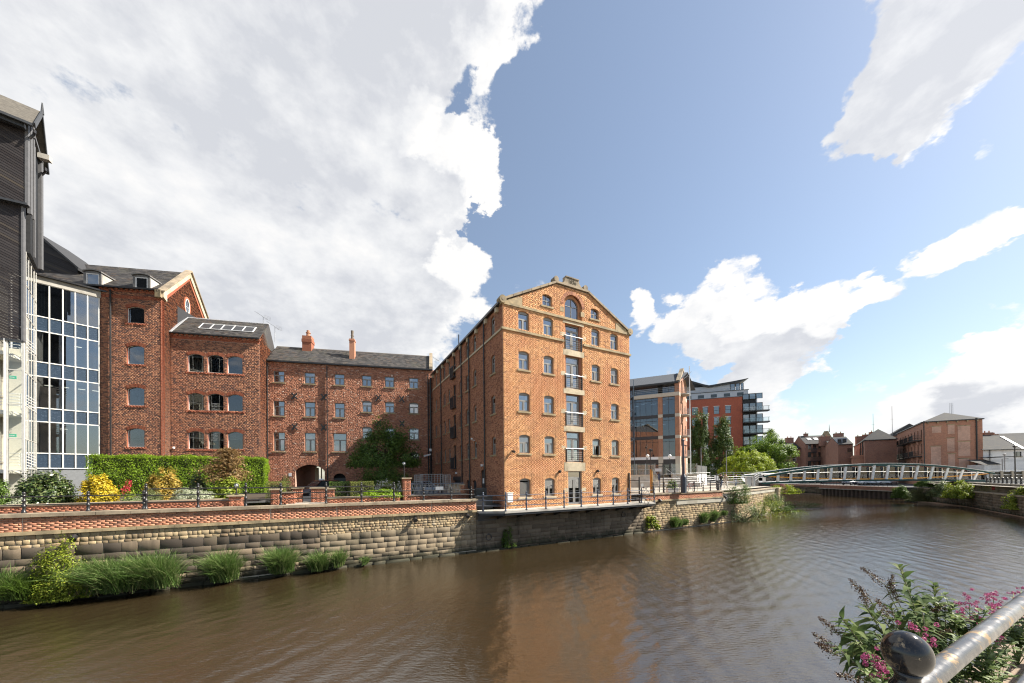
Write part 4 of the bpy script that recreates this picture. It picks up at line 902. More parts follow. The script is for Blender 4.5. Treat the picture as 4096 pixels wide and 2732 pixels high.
b = MB(); b.add([(LB, .05, zb1), (0, .05, zb1), (gx, gy, zb1), (gx + LB, gy, zb1), (LB, .05, ze), (0, .05, ze), (gx, gy, ze), (gx + LB, gy, ze), (gx / 2, gy / 2, ze + 2.2)], [(0, 3, 2, 1), (0, 1, 5, 4), (2, 3, 7, 6), (3, 0, 4, 7), (1, 2, 6, 5), (5, 6, 8)]); obj('wall', b, plain('black_timber', (.02, .021, .023), .6), barn, FBa.M)
# recessed gable opening with posts
def gp(t, z, out=0.): return (dx * t + out, dy * t + out * .25, z)
zb3 = FBa.px(150, 905)[1] - 1.2
b = MB(); b.beam(gp(.25, zb1 - .5, .1), gp(.25, ze, .1), .16, .16); b.beam(gp(1.3, zb1 - .3, .1), gp(1.3, ze + .6, .1), .1, .1); b.beam(gp(3.9, 20.3, .1), gp(3.9, ze, .1), .18, .18); b.beam(gp(2.0, 20.3, .06), gp(2.0, ze, .06), .08, .08); b.beam(gp(1.2, ze - .05, .12), gp(3.9, ze - .05, .12), .16, .2); obj('gable_posts', b, plain('grey_board', (.12, .12, .125)), barn, FBa.M)
b = MB(); b.add([gp(1.2, 20.2, 0), gp(4.0, 20.2, 0), gp(4.0, zb1, 0), gp(1.2, zb1, 0), gp(1.2, 20.2, -2), gp(4.0, 20.2, -2), gp(4.0, zb1, -2), gp(1.2, zb1, -2)], [(0, 1, 2, 3), (0, 4, 5, 1), (1, 5, 6, 2), (3, 7, 4, 0)]); obj('gable_wall', b, plain('black_timber', (.02, .021, .023)), barn, FBa.M)
b = MB()
for sg, (ta, tb_) in ((1, (-.55, 2.0)), (-1, (4.55, 2.0))):
    a0, a1 = ta, tb_; za, zc = ze - .35, ze + 2.35
    for o_ in (0,): b.add([gp(a0, za, .35), gp(a1, zc, .35), gp(a1, zc, LB), gp(a0, za, LB), gp(a0, za - .16, .35), gp(a1, zc - .16, .35), gp(a1, zc - .16, LB), gp(a0, za - .16, LB)], [(0, 1, 2, 3), (4, 7, 6, 5), (0, 4, 5, 1), (0, 3, 7, 4)])
rfb = obj('roof', b, plain('stone_slate', (.1, .09, .075), .85, var=.35, scale=5, bmp=.6), barn, FBa.M)
b = MB(); b.beam(gp(-.6, ze - .42, .38), gp(2.0, ze + 2.3, .38), .06, .3); b.beam(gp(4.6, ze - .42, .38), gp(2.0, ze + 2.3, .38), .06, .3); b.tube([gp(2, ze + 2.2, .38), gp(2, ze + 3.0, .38)], [.09, .03], 6); obj('bargeboard', b, bk, rfb, FBa.M)
obj('gutter', MB().beam(gp(-.6, ze - .45, .3), gp(-.6, ze - .45, LB), .16, .16).beam(gp(-.3, ze - .6, .0), gp(-.3, ze - .6, LB), .3, .25), bk, rfb, FBa.M)
b = MB()
for t in (-.1, 3.9): b.tube([gp(t, ze - 1.1, .12), gp(t - .1, ze - .8, .3), gp(t - .35, ze - .65, .36), gp(t - .45, ze - .9, .36)], .07, 6)
obj('brackets', b, iron, barn, FBa.M)
obj('floodlight', MB().beam(gp(2.9, ze - .4, .15), gp(2.9, ze - .4, .55), .09, .09).box(dx * 2.9 + .2, dx * 2.9 + .75, dy * 2.9 - .25, dy * 2.9 + .1, ze - .55, ze - .2), concrete, barn, FBa.M)
# glazed stair
gl_stair = glassy('stair_side_glass', (.8, .8, .76), .0, 1.09)
zf = [FBa.px(40, y)[1] for y in (1880, 1752, 1613, 1474, 1356)]
q2 = ray(12, 1600); sF = FBa.px(12, 1600)[0]
b = MB()
for x in (sF, sL): b.box(x - .05, x + .05, .25, .35, 3.5, zb0 - .13)
for z in zf: b.box(sF, sL, .26, .34, z - .03, z + .03)
zsd = [20.1, 18.0, 16.0, 14.1, 12.15, 9.9, 7.7, 5.75]
lx, ly = sL, .3
def sp_(t, z, o=0.): return (lx + dx * t + o, ly + dy * t, z)
ts = [0, .75, 1.6, 2.5, 3.4, 4.2]
for t in ts: b.beam(sp_(t, 3.5), sp_(t, 20.2), .04, .04)
for z in zsd: b.beam(sp_(0, z), sp_(4.2, z), .045, .045)
gs = obj('stair_frame', b, plain('stair_frame_paint', (.5, .49, .45), .5), barn, FBa.M)
zz = [3.6] + zf
for i in range(len(zz) - 1): obj('pane', MB().box(sF + .05, sL - .05, .3, .31, zz[i] + .03, zz[i + 1] - .03), gl_clear, gs, FBa.M)
zz = [3.6] + zsd[::-1]
for i in range(len(ts) - 1):
    for k in range(len(zz) - 1): obj('pane', MB().add([sp_(ts[i] + .05, zz[k] + .04), sp_(ts[i + 1] - .05, zz[k] + .04), sp_(ts[i + 1] - .05, zz[k + 1] - .04), sp_(ts[i] + .05, zz[k + 1] - .04)], [(0, 1, 2, 3)]), gl_stair, gs, FBa.M)
obj('reveal_frame', MB().box(sF - .09, sF - .05, .2, .45, 3.5, zb0), white_p, barn, FBa.M)
b = MB().box(LB, sL - 1.2, 2.6, 2.7, 3.5, zb0)
for z in (zf[1] - 1.95, zf[2] - .45 - 1.0, zf[3] - .6): pass
for z in (5.7, 9.55, 13.4): b.box(LB, sL - 1.0, .8, 2.7, z - .25, z)
obj('stair_interior', b, cream, barn, FBa.M); obj('stair_wall', MB().add([sp_(.4, 3.5, -1.3), sp_(4.2, 3.5, -1.3), sp_(4.2, 20, -1.3), sp_(.4, 20, -1.3)], [(0, 1, 2, 3)]), plain('stair_wall_grey', (.27, .26, .23), .8), barn, FBa.M)
b = MB()
for z in (5.7, 9.6, 13.4):
    for k in range(5): b.tube([(LB, .9, z + .3 + k * .19), (sL - .5, .9, z + .3 + k * .19), (sL - .35, 1.2, z + .3 + k * .19), (sL - .35, 2.0, z + .1 + k * .19)], .022, 6)
    b.tube([(sL - .42, .95, z), (sL - .42, .95, z + 1.1)], .03, 6)
obj('stair_rails', b, white_p, barn, FBa.M)
exm = emit('exit_green', (.03, .3, .16), .35)
for y_ in (1503, 1739):
    x, z = FBa.px(21, y_, -.8); e_ = obj('exit_sign', MB().box(x - .22, x + .3, 1.1, 1.13, z - .1, z + .1), exm, barn, FBa.M)
    obj('running_figure', MB().box(x - .15, x - .1, 1.085, 1.098, z - .06, z + .06).box(x - .17, x - .08, 1.085, 1.098, z - .02, z + .01).box(x + .0, x + .22, 1.085, 1.098, z - .02, z + .02), white_p, e_, FBa.M)
# dark boarded tower behind the link
FT = Frame(FA.pt(0, 1.9)[:2], 80.0)
bt = thing('boarded_tower', 'dark boarded gable rising behind the glass link beside the brick tower roof', 'building', FT)
P2 = [FT.px(*p) for p in ((128, 928), (182, 965), (312, 1072))]
b = MB(); b.prism([(P2[0][0] - 3, 5), (P2[0][0] - 3, P2[0][1] + 1.5), P2[0], P2[1], P2[2], (P2[2][0] - .2, P2[2][1] - 6)], 0, 3.5); obj('wall', b, plain('black_timber', (.02, .021, .023)), bt, FT.M)
w0 = FT.px(160, 970)
zc = 20.0
while zc < P2[0][1] + 1.2:
    P = clip([(P2[0][0] - 2.5, zc), (w0[0], zc), (w0[0], zc + .14), (P2[0][0] - 2.5, zc + .14)], -99, 99, 0, P2[1][1] - .1)
    if len(P) > 2: obj('plank', MB().prism(P, -.04, 0), M_['plank'], bt, FT.M)
    zc += .16
zc = 21.0
def roofz(x): return P2[1][1] + (P2[2][1] - P2[1][1]) * (x - P2[1][0]) / (P2[2][0] - P2[1][0])
while zc < P2[1][1] + 2.5:
    x0 = w0[0] + .1; xe = P2[2][0]; P = []
    for x in np.linspace(x0, xe, 12):
        pass
    a = (x0, zc); P = [(x0, zc), (xe, zc - .42 * (xe - x0)), (xe, zc - .42 * (xe - x0) + .14), (x0, zc + .14)]
    def half(poly):
        out = []
        for i in range(len(poly)):
            p, q_ = poly[i], poly[(i + 1) % len(poly)]; fa, fc = roofz(p[0]) - .12 - p[1], roofz(q_[0]) - .12 - q_[1]
            if fa >= 0: out.append(p)
            if fa * fc < 0: t = fa / (fa - fc); out.append((p[0] + (q_[0] - p[0]) * t, p[1] + (q_[1] - p[1]) * t))
        return out
    P = half(P)
    if len(P) > 2: obj('plank', MB().prism(P, -.035, 0), M_['plank'], bt, FT.M)
    zc += .16
b = MB(); b.prism([P2[0], P2[1], P2[2], (P2[2][0] + .25, P2[2][1] - .35), (P2[2][0] + .3, P2[2][1] - .1), (P2[1][0], P2[1][1] + .25), (P2[0][0] - .5, P2[0][1] + .6), (P2[0][0] - .5, P2[0][1] + .3)], -.3, 3.6); obj('roof', b, plain('black_felt', (.035, .036, .04), .8), bt, FT.M)
# ------------------------------------------------------------------ ground, river
def sheet(name, poly, z, mat, kind='structure'):
    """flat ground polygon (may be concave)"""
    bm = bmesh.new(); vs = [bm.verts.new((p[0], p[1], z)) for p in poly]; f = bm.faces.new(vs); bmesh.ops.triangulate(bm, faces=[f])
    me = bpy.data.meshes.new(name); bmesh.ops.recalc_face_normals(bm, faces=bm.faces); bm.to_mesh(me); bm.free()
    if me.polygons and me.polygons[0].normal.z < 0: me.flip_normals()
    o = obj(name, me, mat); o['kind'] = kind; return o
asphalt = plain('asphalt', (.055, .055, .055), .9, var=.25, scale=3, bmp=.4)
paving = plain('paving', (.36, .325, .27), .85, var=.15, scale=1.5, bmp=.3, dirt=(.25, .22, .18))
soil = plain('soil', (.06, .045, .03), .95, var=.3, scale=4, bmp=.6)
bank = [FW.pt(x, .3)[:2] for x in (-140, -40, -2, 13.6)] + [(23.0, 37.1), (38.3, 48.8), (42, 60), (46, 90), (60, 140), (180, 240), (420, 300)]
rbank = [(-130, -66.9), (3.85, 2.6), (21, 11.5), (40, 24.5), (55.6, 36.8), (65.8, 49.1), (73.2, 61.3)]
sheet('ground', bank + [(420, 900), (-700, 900), (-700, -300)], 3.0, asphalt)
sheet('right_bank_ground', [tuple(p) for p in rbank] + [(900, 90), (900, -400), (-300, -400)], 3.2, paving)
# river bed and surface
m, nt, b_ = nmat('river_water')
dp = rampnode(nt, noise_tex(nt, .12, 5, .6), [(.3, (.024, .0165, .008)), (.7, (.034, .024, .0115))])
nt.links.new(dp, b_.inputs['Base Color']); b_.inputs['Roughness'].default_value = .04; b_.inputs['IOR'].default_value = 2.5; b_.inputs['Specular IOR Level'].default_value = .5
f1 = noise_tex(nt, 5.5, 4, .6, stretch=(.8, 2.1, 1)); bump(nt, b_, f1, .34, .04)
def river():
    us = np.concatenate([np.arange(-46, -26, .5), np.arange(-26, 34, .11), np.arange(34, 70, .2)])
    cs = np.concatenate([np.arange(-1.2, 26, .11), np.arange(26, 34, .3)])
    S, Cc = np.meshgrid(us, cs, indexing='ij')
    X = O[0] + FW.u[0] * S + FW.n[0] * Cc; Y = O[1] + FW.u[1] * S + FW.n[1] * Cc; Z = np.zeros_like(X)
    rg = np.random.default_rng(4); wa = R_(118)
    for k in range(34):
        lam = .34 * (1.075 ** k) if k < 20 else .6 * 1.14 ** (k - 20)
        a = wa + rg.normal(0, .5); amp = .0042 * lam ** .5 * (1 if lam < 1.1 else .55 * (1.1 / lam) ** 1.0); kx, ky = 2 * math.pi / lam * math.sin(a), 2 * math.pi / lam * math.cos(a)
        mod = .55 + .45 * np.sin(X * rg.normal(0, .25) + Y * rg.normal(0, .25) + rg.random() * 6.28)
        Z += amp * mod * np.sin(kx * X + ky * Y + rg.random() * 6.28 + .6 * np.sin(X * rg.normal(0, .5) + Y * rg.normal(0, .5)))
    calm = np.clip((S + 22) / 26, .55, 1) * np.clip((Cc + 1.5) / 5, .35, 1)
    Z *= calm * np.clip(1.2 - np.hypot(X, Y) / 75, .32, 1)
    n1, n2 = X.shape; idx = np.arange(n1 * n2).reshape(n1, n2)
    Q = np.stack([idx[:-1, :-1], idx[1:, :-1], idx[1:, 1:], idx[:-1, 1:]], -1).reshape(-1, 4)[:, ::-1]
    me = np_mesh('river_water', np.stack([X, Y, Z], -1).reshape(-1, 3), Q, True); o = obj('river_water', me, m); o['kind'] = 'structure'
river()
sheet('river_reach', [(-900, -500), (900, -500), (900, 900), (-900, 900)], -.12, m)

# ------------------------------------------------------------------ left retaining wall
slope = lambda x: -.0075 * (np.asarray(x) + 2.0)
rw = thing('river_wall', 'long stone river wall with brick parapet and flat copings, left of the warehouse', 'wall', FW)
X0, X1 = -25.0, -2.05
def zs_box(b, x0, x1, y0, y1, z0, z1, n=1):
    for i in range(n):
        a, c = x0 + (x1 - x0) * i / n, x0 + (x1 - x0) * (i + 1) / n
        s0, s1 = float(slope(a)), float(slope(c))
        b.add([(a, y0, z0 + s0), (c, y0, z0 + s1), (c, y1, z0 + s1), (a, y1, z0 + s0), (a, y0, z1 + s0), (c, y0, z1 + s1), (c, y1, z1 + s1), (a, y1, z1 + s0)], list(map(tuple, BOXQ)))
    return b
obj('wall_core', zs_box(zs_box(MB(), X0, X1, .03, .55, -1.0, 2.62), X0, X1, .03, .36, 2.62, 3.34), [mortar_l], rw)
brickwork(FW, rw, (X0, X1), [Hole(x, .03, 2.7, 3.4) for x in (-21.3, -13.2, -10.2, -5.0)], 2.765, 3.335, M_['parapet'], .007, parts=300, zoff=slope, bond='stretcher', J=.014)
def stone_run(name, x0, x1, y0, z0, z1, L, dep=.12, mat=coping_m, parent=None, F=FW, zo=True):
    x = x0
    while x < x1 - .02:
        l = min(L * (.9 + .2 * random.random()), x1 - x)
        b = MB(); (zs_box if zo else (lambda b_, *a: b_.box(*a)))(b, x + .006, x + l - .006, y0 + random.uniform(-.008, .008), y0 + dep, z0 + random.uniform(-.004, .004), z1 + random.uniform(-.005, .005)); obj(name, b, mat, parent, F.M); x += l
stone_run('coping_stone', X0, X1 + .1, -.1, 3.335, 3.475, .95, .58, coping_m, rw)
stone_run('string_stone', X0, X1 + .05, -.09, 2.625, 2.762, 1.15, .5, stone, rw)
def courses(x0, x1, z0, z1, hh, ll, top=None, z0f=None):
    """random-length courses: list of boxes"""
    B = []; z = z0
    while z < z1 - .02:
        h = min(random.uniform(*hh), z1 - z)
        if z1 - z - h < hh[0] * .6: h = z1 - z
        x = x0 - random.random() * ll[1]
        while x < x1:
            l = random.uniform(*ll); a, c = max(x, x0), min(x + l, x1)
            if c - a > .05: B.append([a + .008, c - .008, -random.uniform(.0, .022), .1, z + .008, z + h - .008])
            x += l
        z += h
    return B
random.seed(3)
plinth = courses(X0, X1, .12, .62, (.22, .3), (.9, 1.6)); ashd = courses(X0, -11.0, .5, 2.12, (.27, .32), (.45, .85)); ash = courses(-11.0, X1, .5, 1.84, (.28, .34), (.42, .85))
rub = courses(X0, -11, 2.06, 2.62, (.15, .21), (.16, .34)) + courses(-11, X1, 1.78, 2.62, (.13, .2), (.14, .3))
def stone_parts(B, mat, parent, F, n, bev, jit, zoff=None, name='stone', rest='stonework'):
    B = np.array(B); mid = F.P[None] + F.u[None] * ((B[:, 0] + B[:, 1]) / 2)[:, None]; d2 = (mid ** 2).sum(1)
    ratio = np.abs(mid[:, 0] / np.maximum(mid[:, 1], .1)); vis = (ratio < 1.52) & (mid[:, 1] > 0)
    sc = (B[:, 1] - B[:, 0]) * (B[:, 5] - B[:, 4]) / d2 * vis; idx = np.argsort(-sc)[:n]
    for i in idx: obj(name, stones_mesh(name, B[i:i + 1], bev, jit, zoff), mat, parent, F.M)
    keep = np.ones(len(B), bool); keep[idx] = False
    if keep.any(): obj(rest, stones_mesh(rest, B[keep], bev, jit, zoff), mat, parent, F.M, 'stuff')
stone_parts(ashd, M_['black'], rw, FW, 90, .009, .006, slope); stone_parts(ash, M_['ashlar'], rw, FW, 60, .009, .006, slope); stone_parts(plinth, M_['ashlar'], rw, FW, 50, .014, .008)
stone_parts(rub, M_['rubble'], rw, FW, 130, .014, .013, lambda x: slope(x) * np.clip(1, 0, 1))
random.seed(8); x = X0
while x < X1:
    l = random.uniform(.6, 1.4); obj('toe_stone', stones_mesh('toe_stone', [[x, x + l - .03, -random.uniform(.12, .32), .1, -.5, random.uniform(.06, .17)]], .04, .03), M_['soot'], rw, FW.M); x += l
for px_, py_ in ((300, 2142), (1660, 2072), (1868, 2058)):
    xx, zz = FW.px(px_, py_, .1); lf = obj('bracket_light', MB().beam((0, 0, 0), (0, -.22, .02), .05, .05).tube([(0, -.12, -.02), (0, -.3, -.14)], [.1, .13], 10).box(-.06, .06, -.02, .06, -.1, .16), iron, None, FW.M @ Matrix.Translation((xx, 0, zz)))
    tag(lf, {300: 'black bracket light on the river wall above the yellow-green bush', 1660: 'black bracket light on the river wall below the wavy yard fence', 1868: 'black bracket light on the river wall where railing shadows fall'}[px_], 'light', 'lights on the river wall')

# wall under the warehouse and downstream
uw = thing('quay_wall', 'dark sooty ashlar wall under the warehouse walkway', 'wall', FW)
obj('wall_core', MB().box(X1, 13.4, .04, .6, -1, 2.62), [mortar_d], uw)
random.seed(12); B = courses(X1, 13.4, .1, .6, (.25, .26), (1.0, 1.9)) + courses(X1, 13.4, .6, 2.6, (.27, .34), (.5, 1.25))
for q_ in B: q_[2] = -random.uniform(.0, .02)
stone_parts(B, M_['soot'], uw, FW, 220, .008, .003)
x = X1
while x < 13.4:
    l = random.uniform(.6, 1.6); obj('toe_stone', stones_mesh('toe_stone', [[x, x + l - .03, -random.uniform(.1, .25), .1, -.5, random.uniform(.05, .14)]], .04, .03), M_['soot'], uw, FW.M); x += l
for px_, py_ in ((2492, 2058), (1954, 2148)):
    xx, zz = FW.px(px_, py_); b = MB(); b.tube([(xx + .2 * math.cos(t), -.06, zz + .2 * math.sin(t)) for t in np.linspace(0, 6.28, 17)], .03, 6); b.box(xx - .05, xx + .05, -.08, .02, zz + .15, zz + .25); obj('mooring_ring', b, iron, uw, FW.M)
# walkway
wd = thing('walkway', 'thin cantilevered walkway with steel brackets along the warehouse front', 'walkway', FW)
obj('deck', MB().add([(-2.0, .3, 2.56), (-2.0, -.35, 2.56), (-.6, -1.32, 2.56), (13.35, -1.32, 2.56), (13.75, 0, 2.56), (13.75, .3, 2.56), (-2.0, .3, 2.7), (-2.0, -.35, 2.7), (-.6, -1.32, 2.7), (13.35, -1.32, 2.7), (13.75, 0, 2.7), (13.75, .3, 2.7)],
    [(0, 1, 2, 3, 4, 5), (11, 10, 9, 8, 7, 6), (1, 7, 8, 2), (2, 8, 9, 3), (3, 9, 10, 4), (0, 6, 7, 1), (5, 4, 10, 11)]), concrete, wd)
obj('edge_beam', MB().box(-.55, 13.3, -1.27, -1.17, 2.42, 2.56).beam((-.6, -1.25, 2.49), (-1.95, -.33, 2.49), .08, .14), frame_d, wd)
for k in range(10): x = -.5 + k * 1.53; obj('bracket', MB().prism([(-1.25, 2.555), (-.02, 2.555), (-.02, 2.05), (-1.25, 2.42)], x - .035, x + .035, 'x'), frame_d, wd)
obj('end_plate', MB().prism([(-1.95, 2.55), (-.6, 2.55), (-.6, 2.3), (-1.95, 2.02)], -.02, .0).box(-1.95, -.6, -.04, 0, 2.02, 2.1), frame_d, wd)
# the railing posts: cast iron with ball finials
def post_mesh(h, r=.045, key='iron'):
    k = ('post', h)
    if k not in CACHE:
        CACHE[k] = MB().lathe([(r * 1.7, 0), (r * 1.7, .05), (r * 1.15, .08), (r, .18), (r, h * .33), (r * 1.6, h * .36), (r * 1.6, h * .42), (r, h * .45), (r * .9, h * .64), (r * 1.5, h * .66), (r * 1.5, h * .72), (r * .9, h * .75), (r * .8, h * .93), (r * 1.4, h * .95), (r * 1.4, h), (r * .7, h + .02), (r * 1.1, h + .05), (r * 1.25, h + .085), (r * .9, h + .13), (.003, h + .145)], 10).mesh('post', True)
    return CACHE[k]
def railing(name, label, F, pts, h, mat, rails=(.33, .64, .95), zo=None, r=.024, group='railings along the river', ext=(.3, .3), z=0.):
    """run of posts at local (x, y, z) joined by rails"""
    t = thing(name, label, 'railing', F, group=group); P = [Vector(p) for p in pts]
    for p in P: obj('post', post_mesh(h), mat, t, F.M @ Matrix.Translation(p))
    for f in rails:
        q = [p + Vector((0, 0, h * f)) for p in P]
        if ext[0]: q[0] = q[0] + (q[0] - q[1]).normalized() * ext[0]
        if ext[1]: q[-1] = q[-1] + (q[-1] - q[-2]).normalized() * ext[1]
        obj('rail', MB().tube(q, r, 8), mat, t)
    return t
zc_ = lambda x: 3.475 + float(slope(x))
railing('railing', 'low two-rail black railing on the wall at the far left', FW, [(x, .25, zc_(x)) for x in (-24.9, -23.15, -21.38, -19.61, -17.9)], .72, iron, (.45, .92), ext=(.2, .0))
railing('railing', 'tall three-rail black railing with ball finials along the parapet by the garden', FW, [(x, .25, zc_(x)) for x in (-17.83, -16.04, -14.23, -12.78, -10.71, -8.94, -7.17)], 1.02, iron, (.31, .61, .9), ext=(0, .0))
railing('railing', 'low two-rail black railing in front of the wavy yard fence', FW, [(x, .25, zc_(x)) for x in (-5.42, -3.65, -2.29)], .68, iron, (.45, .9), ext=(1.7, .25))
railing('railing', 'blue-grey railing along the walkway under the warehouse windows', FW, [(-1.75, -.45, 2.7), (-.52, -1.26, 2.7)] + [(x, -1.26, 2.7) for x in (1.03, 2.57, 4.10, 5.63, 7.18, 8.74, 10.26, 11.78, 13.27)], 1.1, ironb, (.3, .62, .92), ext=(.4, .0))

# ------------------------------------------------------------------ plants: thousands of separate leaves
def leaf_mesh(name, P, Nrm, size, aspect=.5, bend=.25, rng=RNG, flat=0.):
    """pointed leaves: two folded halves each; P positions, Nrm facing directions"""
    n = len(P); t = rng.normal(size=(n, 3)); t -= (t * Nrm).sum(1, keepdims=True) * Nrm; t /= np.linalg.norm(t, axis=1, keepdims=True) + 1e-9
    t[:, 2] -= flat; t /= np.linalg.norm(t, axis=1, keepdims=True) + 1e-9
    s = np.cross(Nrm, t); L = (size * (.7 + .6 * rng.random(n)))[:, None]
    V = np.empty((n, 6, 3)); V[:, 0] = P; V[:, 1] = P + t * L * .5 + s * L * aspect * .5 + Nrm * L * bend * .4; V[:, 2] = P + t * L - Nrm * L * bend * .5
    V[:, 3] = P + t * L * .5 - s * L * aspect * .5 + Nrm * L * bend * .4; V[:, 4] = P; V[:, 5] = P + t * L - Nrm * L * bend * .5
    k = np.arange(n)[:, None] * 6
    Q = np.concatenate([k + np.array([[0, 1, 2]]), k + np.array([[4, 5, 3]])]); 
    V = V.copy(); idx = np.concatenate([k + np.array([[0, 1, 2, 3]])]); return np_mesh(name, V.reshape(-1, 3), idx)
def clumps(n, rx, ry, rz, lumps, spread, shape='dome', rng=RNG, fill=.35):
    """leaf positions gathered in clumps over an uneven crown; returns positions and outward directions"""
    c = rng.normal(size=(lumps, 3)); c /= np.linalg.norm(c, axis=1, keepdims=True)
    if shape == 'dome': c[:, 2] = np.abs(c[:, 2]) * 1.05 - .12
    rad = (1 - fill * rng.random(lumps) ** 2) * (.86 + .22 * rng.random(lumps)); C_ = c * rad[:, None]
    w = rng.integers(0, lumps, n); p = rng.normal(size=(n, 3)); p /= np.linalg.norm(p, axis=1, keepdims=True); p *= (rng.random(n) ** .45)[:, None]
    sz = spread * (.6 + .8 * rng.random(lumps))
    P = C_[w] + p * sz[w][:, None] * np.array([1, 1, .8]); Nn = p * .8 + C_[w] * .7 + rng.normal(size=(n, 3)) * .45 + np.array([0, 0, .25]); Nn /= np.linalg.norm(Nn, axis=1, keepdims=True)
    return P * np.array([rx, ry, rz]), Nn
def stems(b, base, tips, r0, rng=random):
    for t in tips:
        t = Vector(t); m_ = t * .5 + Vector((rng.uniform(-.08, .08) * t.length, rng.uniform(-.08, .08) * t.length, .08 * t.length)); b.tube([base, base + m_, base + t], [r0, r0 * .65, r0 * .2], 5, False)
bark = plain('bark', (.11, .085, .06), .9, var=.35, scale=5, bmp=.8)
twig = plain('dry_twigs', (.28, .2, .12), .9, var=.3, scale=5)
def shrub(name, label, cat, pos, w, d, h, mat, n=3500, leaf=.09, lumps=46, spread=.3, aspect=.5, group=None, shape='dome', fill=.4, bend=.25, core=True, seed=0):
    rng = np.random.default_rng(100 + seed); t = thing(name, label, cat, None, pos, 0, group)
    P, Nn = clumps(n, w / 2, d / 2, h / 1.05, lumps, spread, shape, rng, fill); P[:, 2] = np.maximum(P[:, 2], .02)
    if core:
        Pc, Nc = clumps(n // 3, w / 2 * .7, d / 2 * .7, h * .72, lumps, spread * 1.3, shape, rng, .6); Pc[:, 2] = np.maximum(Pc[:, 2], .02); P = np.concatenate([P, Pc]); Nn = np.concatenate([Nn, Nc])
    obj('foliage', leaf_mesh('foliage', P, Nn, leaf, aspect, bend, rng), mat, t)
    b = MB(); rr = random.Random(seed); stems(b, Vector((0, 0, -.05)), [(rr.uniform(-.35, .35) * w, rr.uniform(-.35, .35) * d, h * rr.uniform(.45, .75)) for _ in range(7)], .03 + h * .008, rr); obj('stems', b, bark, t)
    return t
def hedge(name, label, a, c, z, thick, top, mat, n, leaf=.085, lumpy=.12, group=None, seed=1, rnd=.25, aspect=.45):
    """clipped hedge between two plan points"""
    rng = np.random.default_rng(seed); a = np.array(a); c = np.array(c); L = float(np.linalg.norm(c - a)); F = Frame(a, math.degrees(math.atan2(*(c - a)))); t = thing(name, label, 'hedge', F, group=group); H = top - z; Mz = F.M @ Matrix.Translation((0, 0, z))
    A = [('f', L * H), ('t', L * thick), ('e', thick * H), ('g', thick * H), ('b', L * H * .3)]; tot = sum(x for _, x in A); Ps = []; Ns = []
    for k, ar in A:
        m_ = int(n * ar / tot); r1, r2 = rng.random(m_), rng.random(m_); dd = np.abs(rng.normal(0, .07, m_)) * np.where(rng.random(m_) < .5, 1, 2.2)
        if k == 'f': p = np.stack([r1 * L, dd, r2 * H], 1); nn = (0, -1, .25)
        elif k == 'b': p = np.stack([r1 * L, thick - dd, r2 * H], 1); nn = (0, 1, .2)
        elif k == 't': p = np.stack([r1 * L, r2 * thick, H - dd], 1); nn = (0, 0, 1)
        elif k == 'e': p = np.stack([dd, r1 * thick, r2 * H], 1); nn = (-1, 0, .2)
        else: p = np.stack([L - dd, r1 * thick, r2 * H], 1); nn = (1, 0, .2)
        Ps.append(p); Ns.append(np.tile(nn, (m_, 1)))
    P = np.concatenate(Ps); Nn = np.concatenate(Ns) + rng.normal(size=(len(P), 3)) * .45
    wob = lumpy * (np.sin(P[:, 0] * 2.1 + seed) * .5 + np.sin(P[:, 0] * 5.3 + P[:, 2] * 3) * .3 + np.sin(P[:, 2] * 4.1 + P[:, 1] * 3) * .35 + rng.normal(0, .25, len(P)))
    ctr = np.array([L / 2, thick / 2, H / 2]); dirn = (P - ctr) / ctr; dirn /= np.linalg.norm(dirn, axis=1, keepdims=True); P = P + dirn * wob[:, None]
    e = np.maximum(np.abs(P[:, 0] - L / 2) / (L / 2), 0) ; cor = np.clip(e - .96, 0, 1) * rnd * L * np.clip((P[:, 2] / H - .7) / .3, 0, 1); P[:, 2] -= cor
    Nn /= np.linalg.norm(Nn, axis=1, keepdims=True); obj('foliage', leaf_mesh('foliage', P, Nn, leaf, aspect, .25, rng), mat, t, Mz)
    obj('dark_core', MB().box(.2, L - .2, .2, thick - .2, 0, H - .2), plain('hedge_core_dark', (.03, .028, .018), .95), t, Mz); return t  # added near-black block stops see-through, standing in for the shaded inside
def blades(name, label, cat, pos, rx, ry, h, mat, n=500, w=.025, droop=.6, out=(0, 0, 0), group=None, seed=0, part='blades', lean=.2):
    """arching grass blades"""
    rng = np.random.default_rng(300 + seed); t = thing(name, label, cat, None, pos, 0, group)
    B = np.stack([rng.normal(0, rx * .5, n), rng.normal(0, ry * .5, n), rng.random(n) * .1 * h], 1); d = rng.normal(size=(n, 3)) * lean + np.array(out); d[:, 2] = 1; d /= np.linalg.norm(d, axis=1, keepdims=True)
    L = h * (.55 + .6 * rng.random(n)); side = np.cross(d, rng.normal(size=(n, 3))); side /= np.linalg.norm(side, axis=1, keepdims=True); hd = d.copy(); hd[:, 2] = 0; hd += rng.normal(size=(n, 3)) * .2 * np.array([1, 1, 0]); hd /= np.linalg.norm(hd, axis=1, keepdims=True) + 1e-6
    V = np.empty((n, 8, 3)); dr = droop * (.4 + 1.1 * rng.random(n))
    for k, f in enumerate((0, .4, .75, 1.0)):
        c_ = B + d * (L * f)[:, None] + hd * (L * dr * f ** 2 * .7)[:, None] - np.array([0, 0, 1]) * (L * dr * f ** 2.4 * .75)[:, None]; ww = w * (1 - f ** 2 * .9) / 2
        V[:, 2 * k] = c_ + side * ww; V[:, 2 * k + 1] = c_ - side * ww
    k = np.arange(n)[:, None, None] * 8; Q = (k + np.array([[0, 1, 3, 2], [2, 3, 5, 4], [4, 5, 7, 6]])[None]).reshape(-1, 4)
    obj(part, np_mesh(part, V.reshape(-1, 3), Q), mat, t); return t
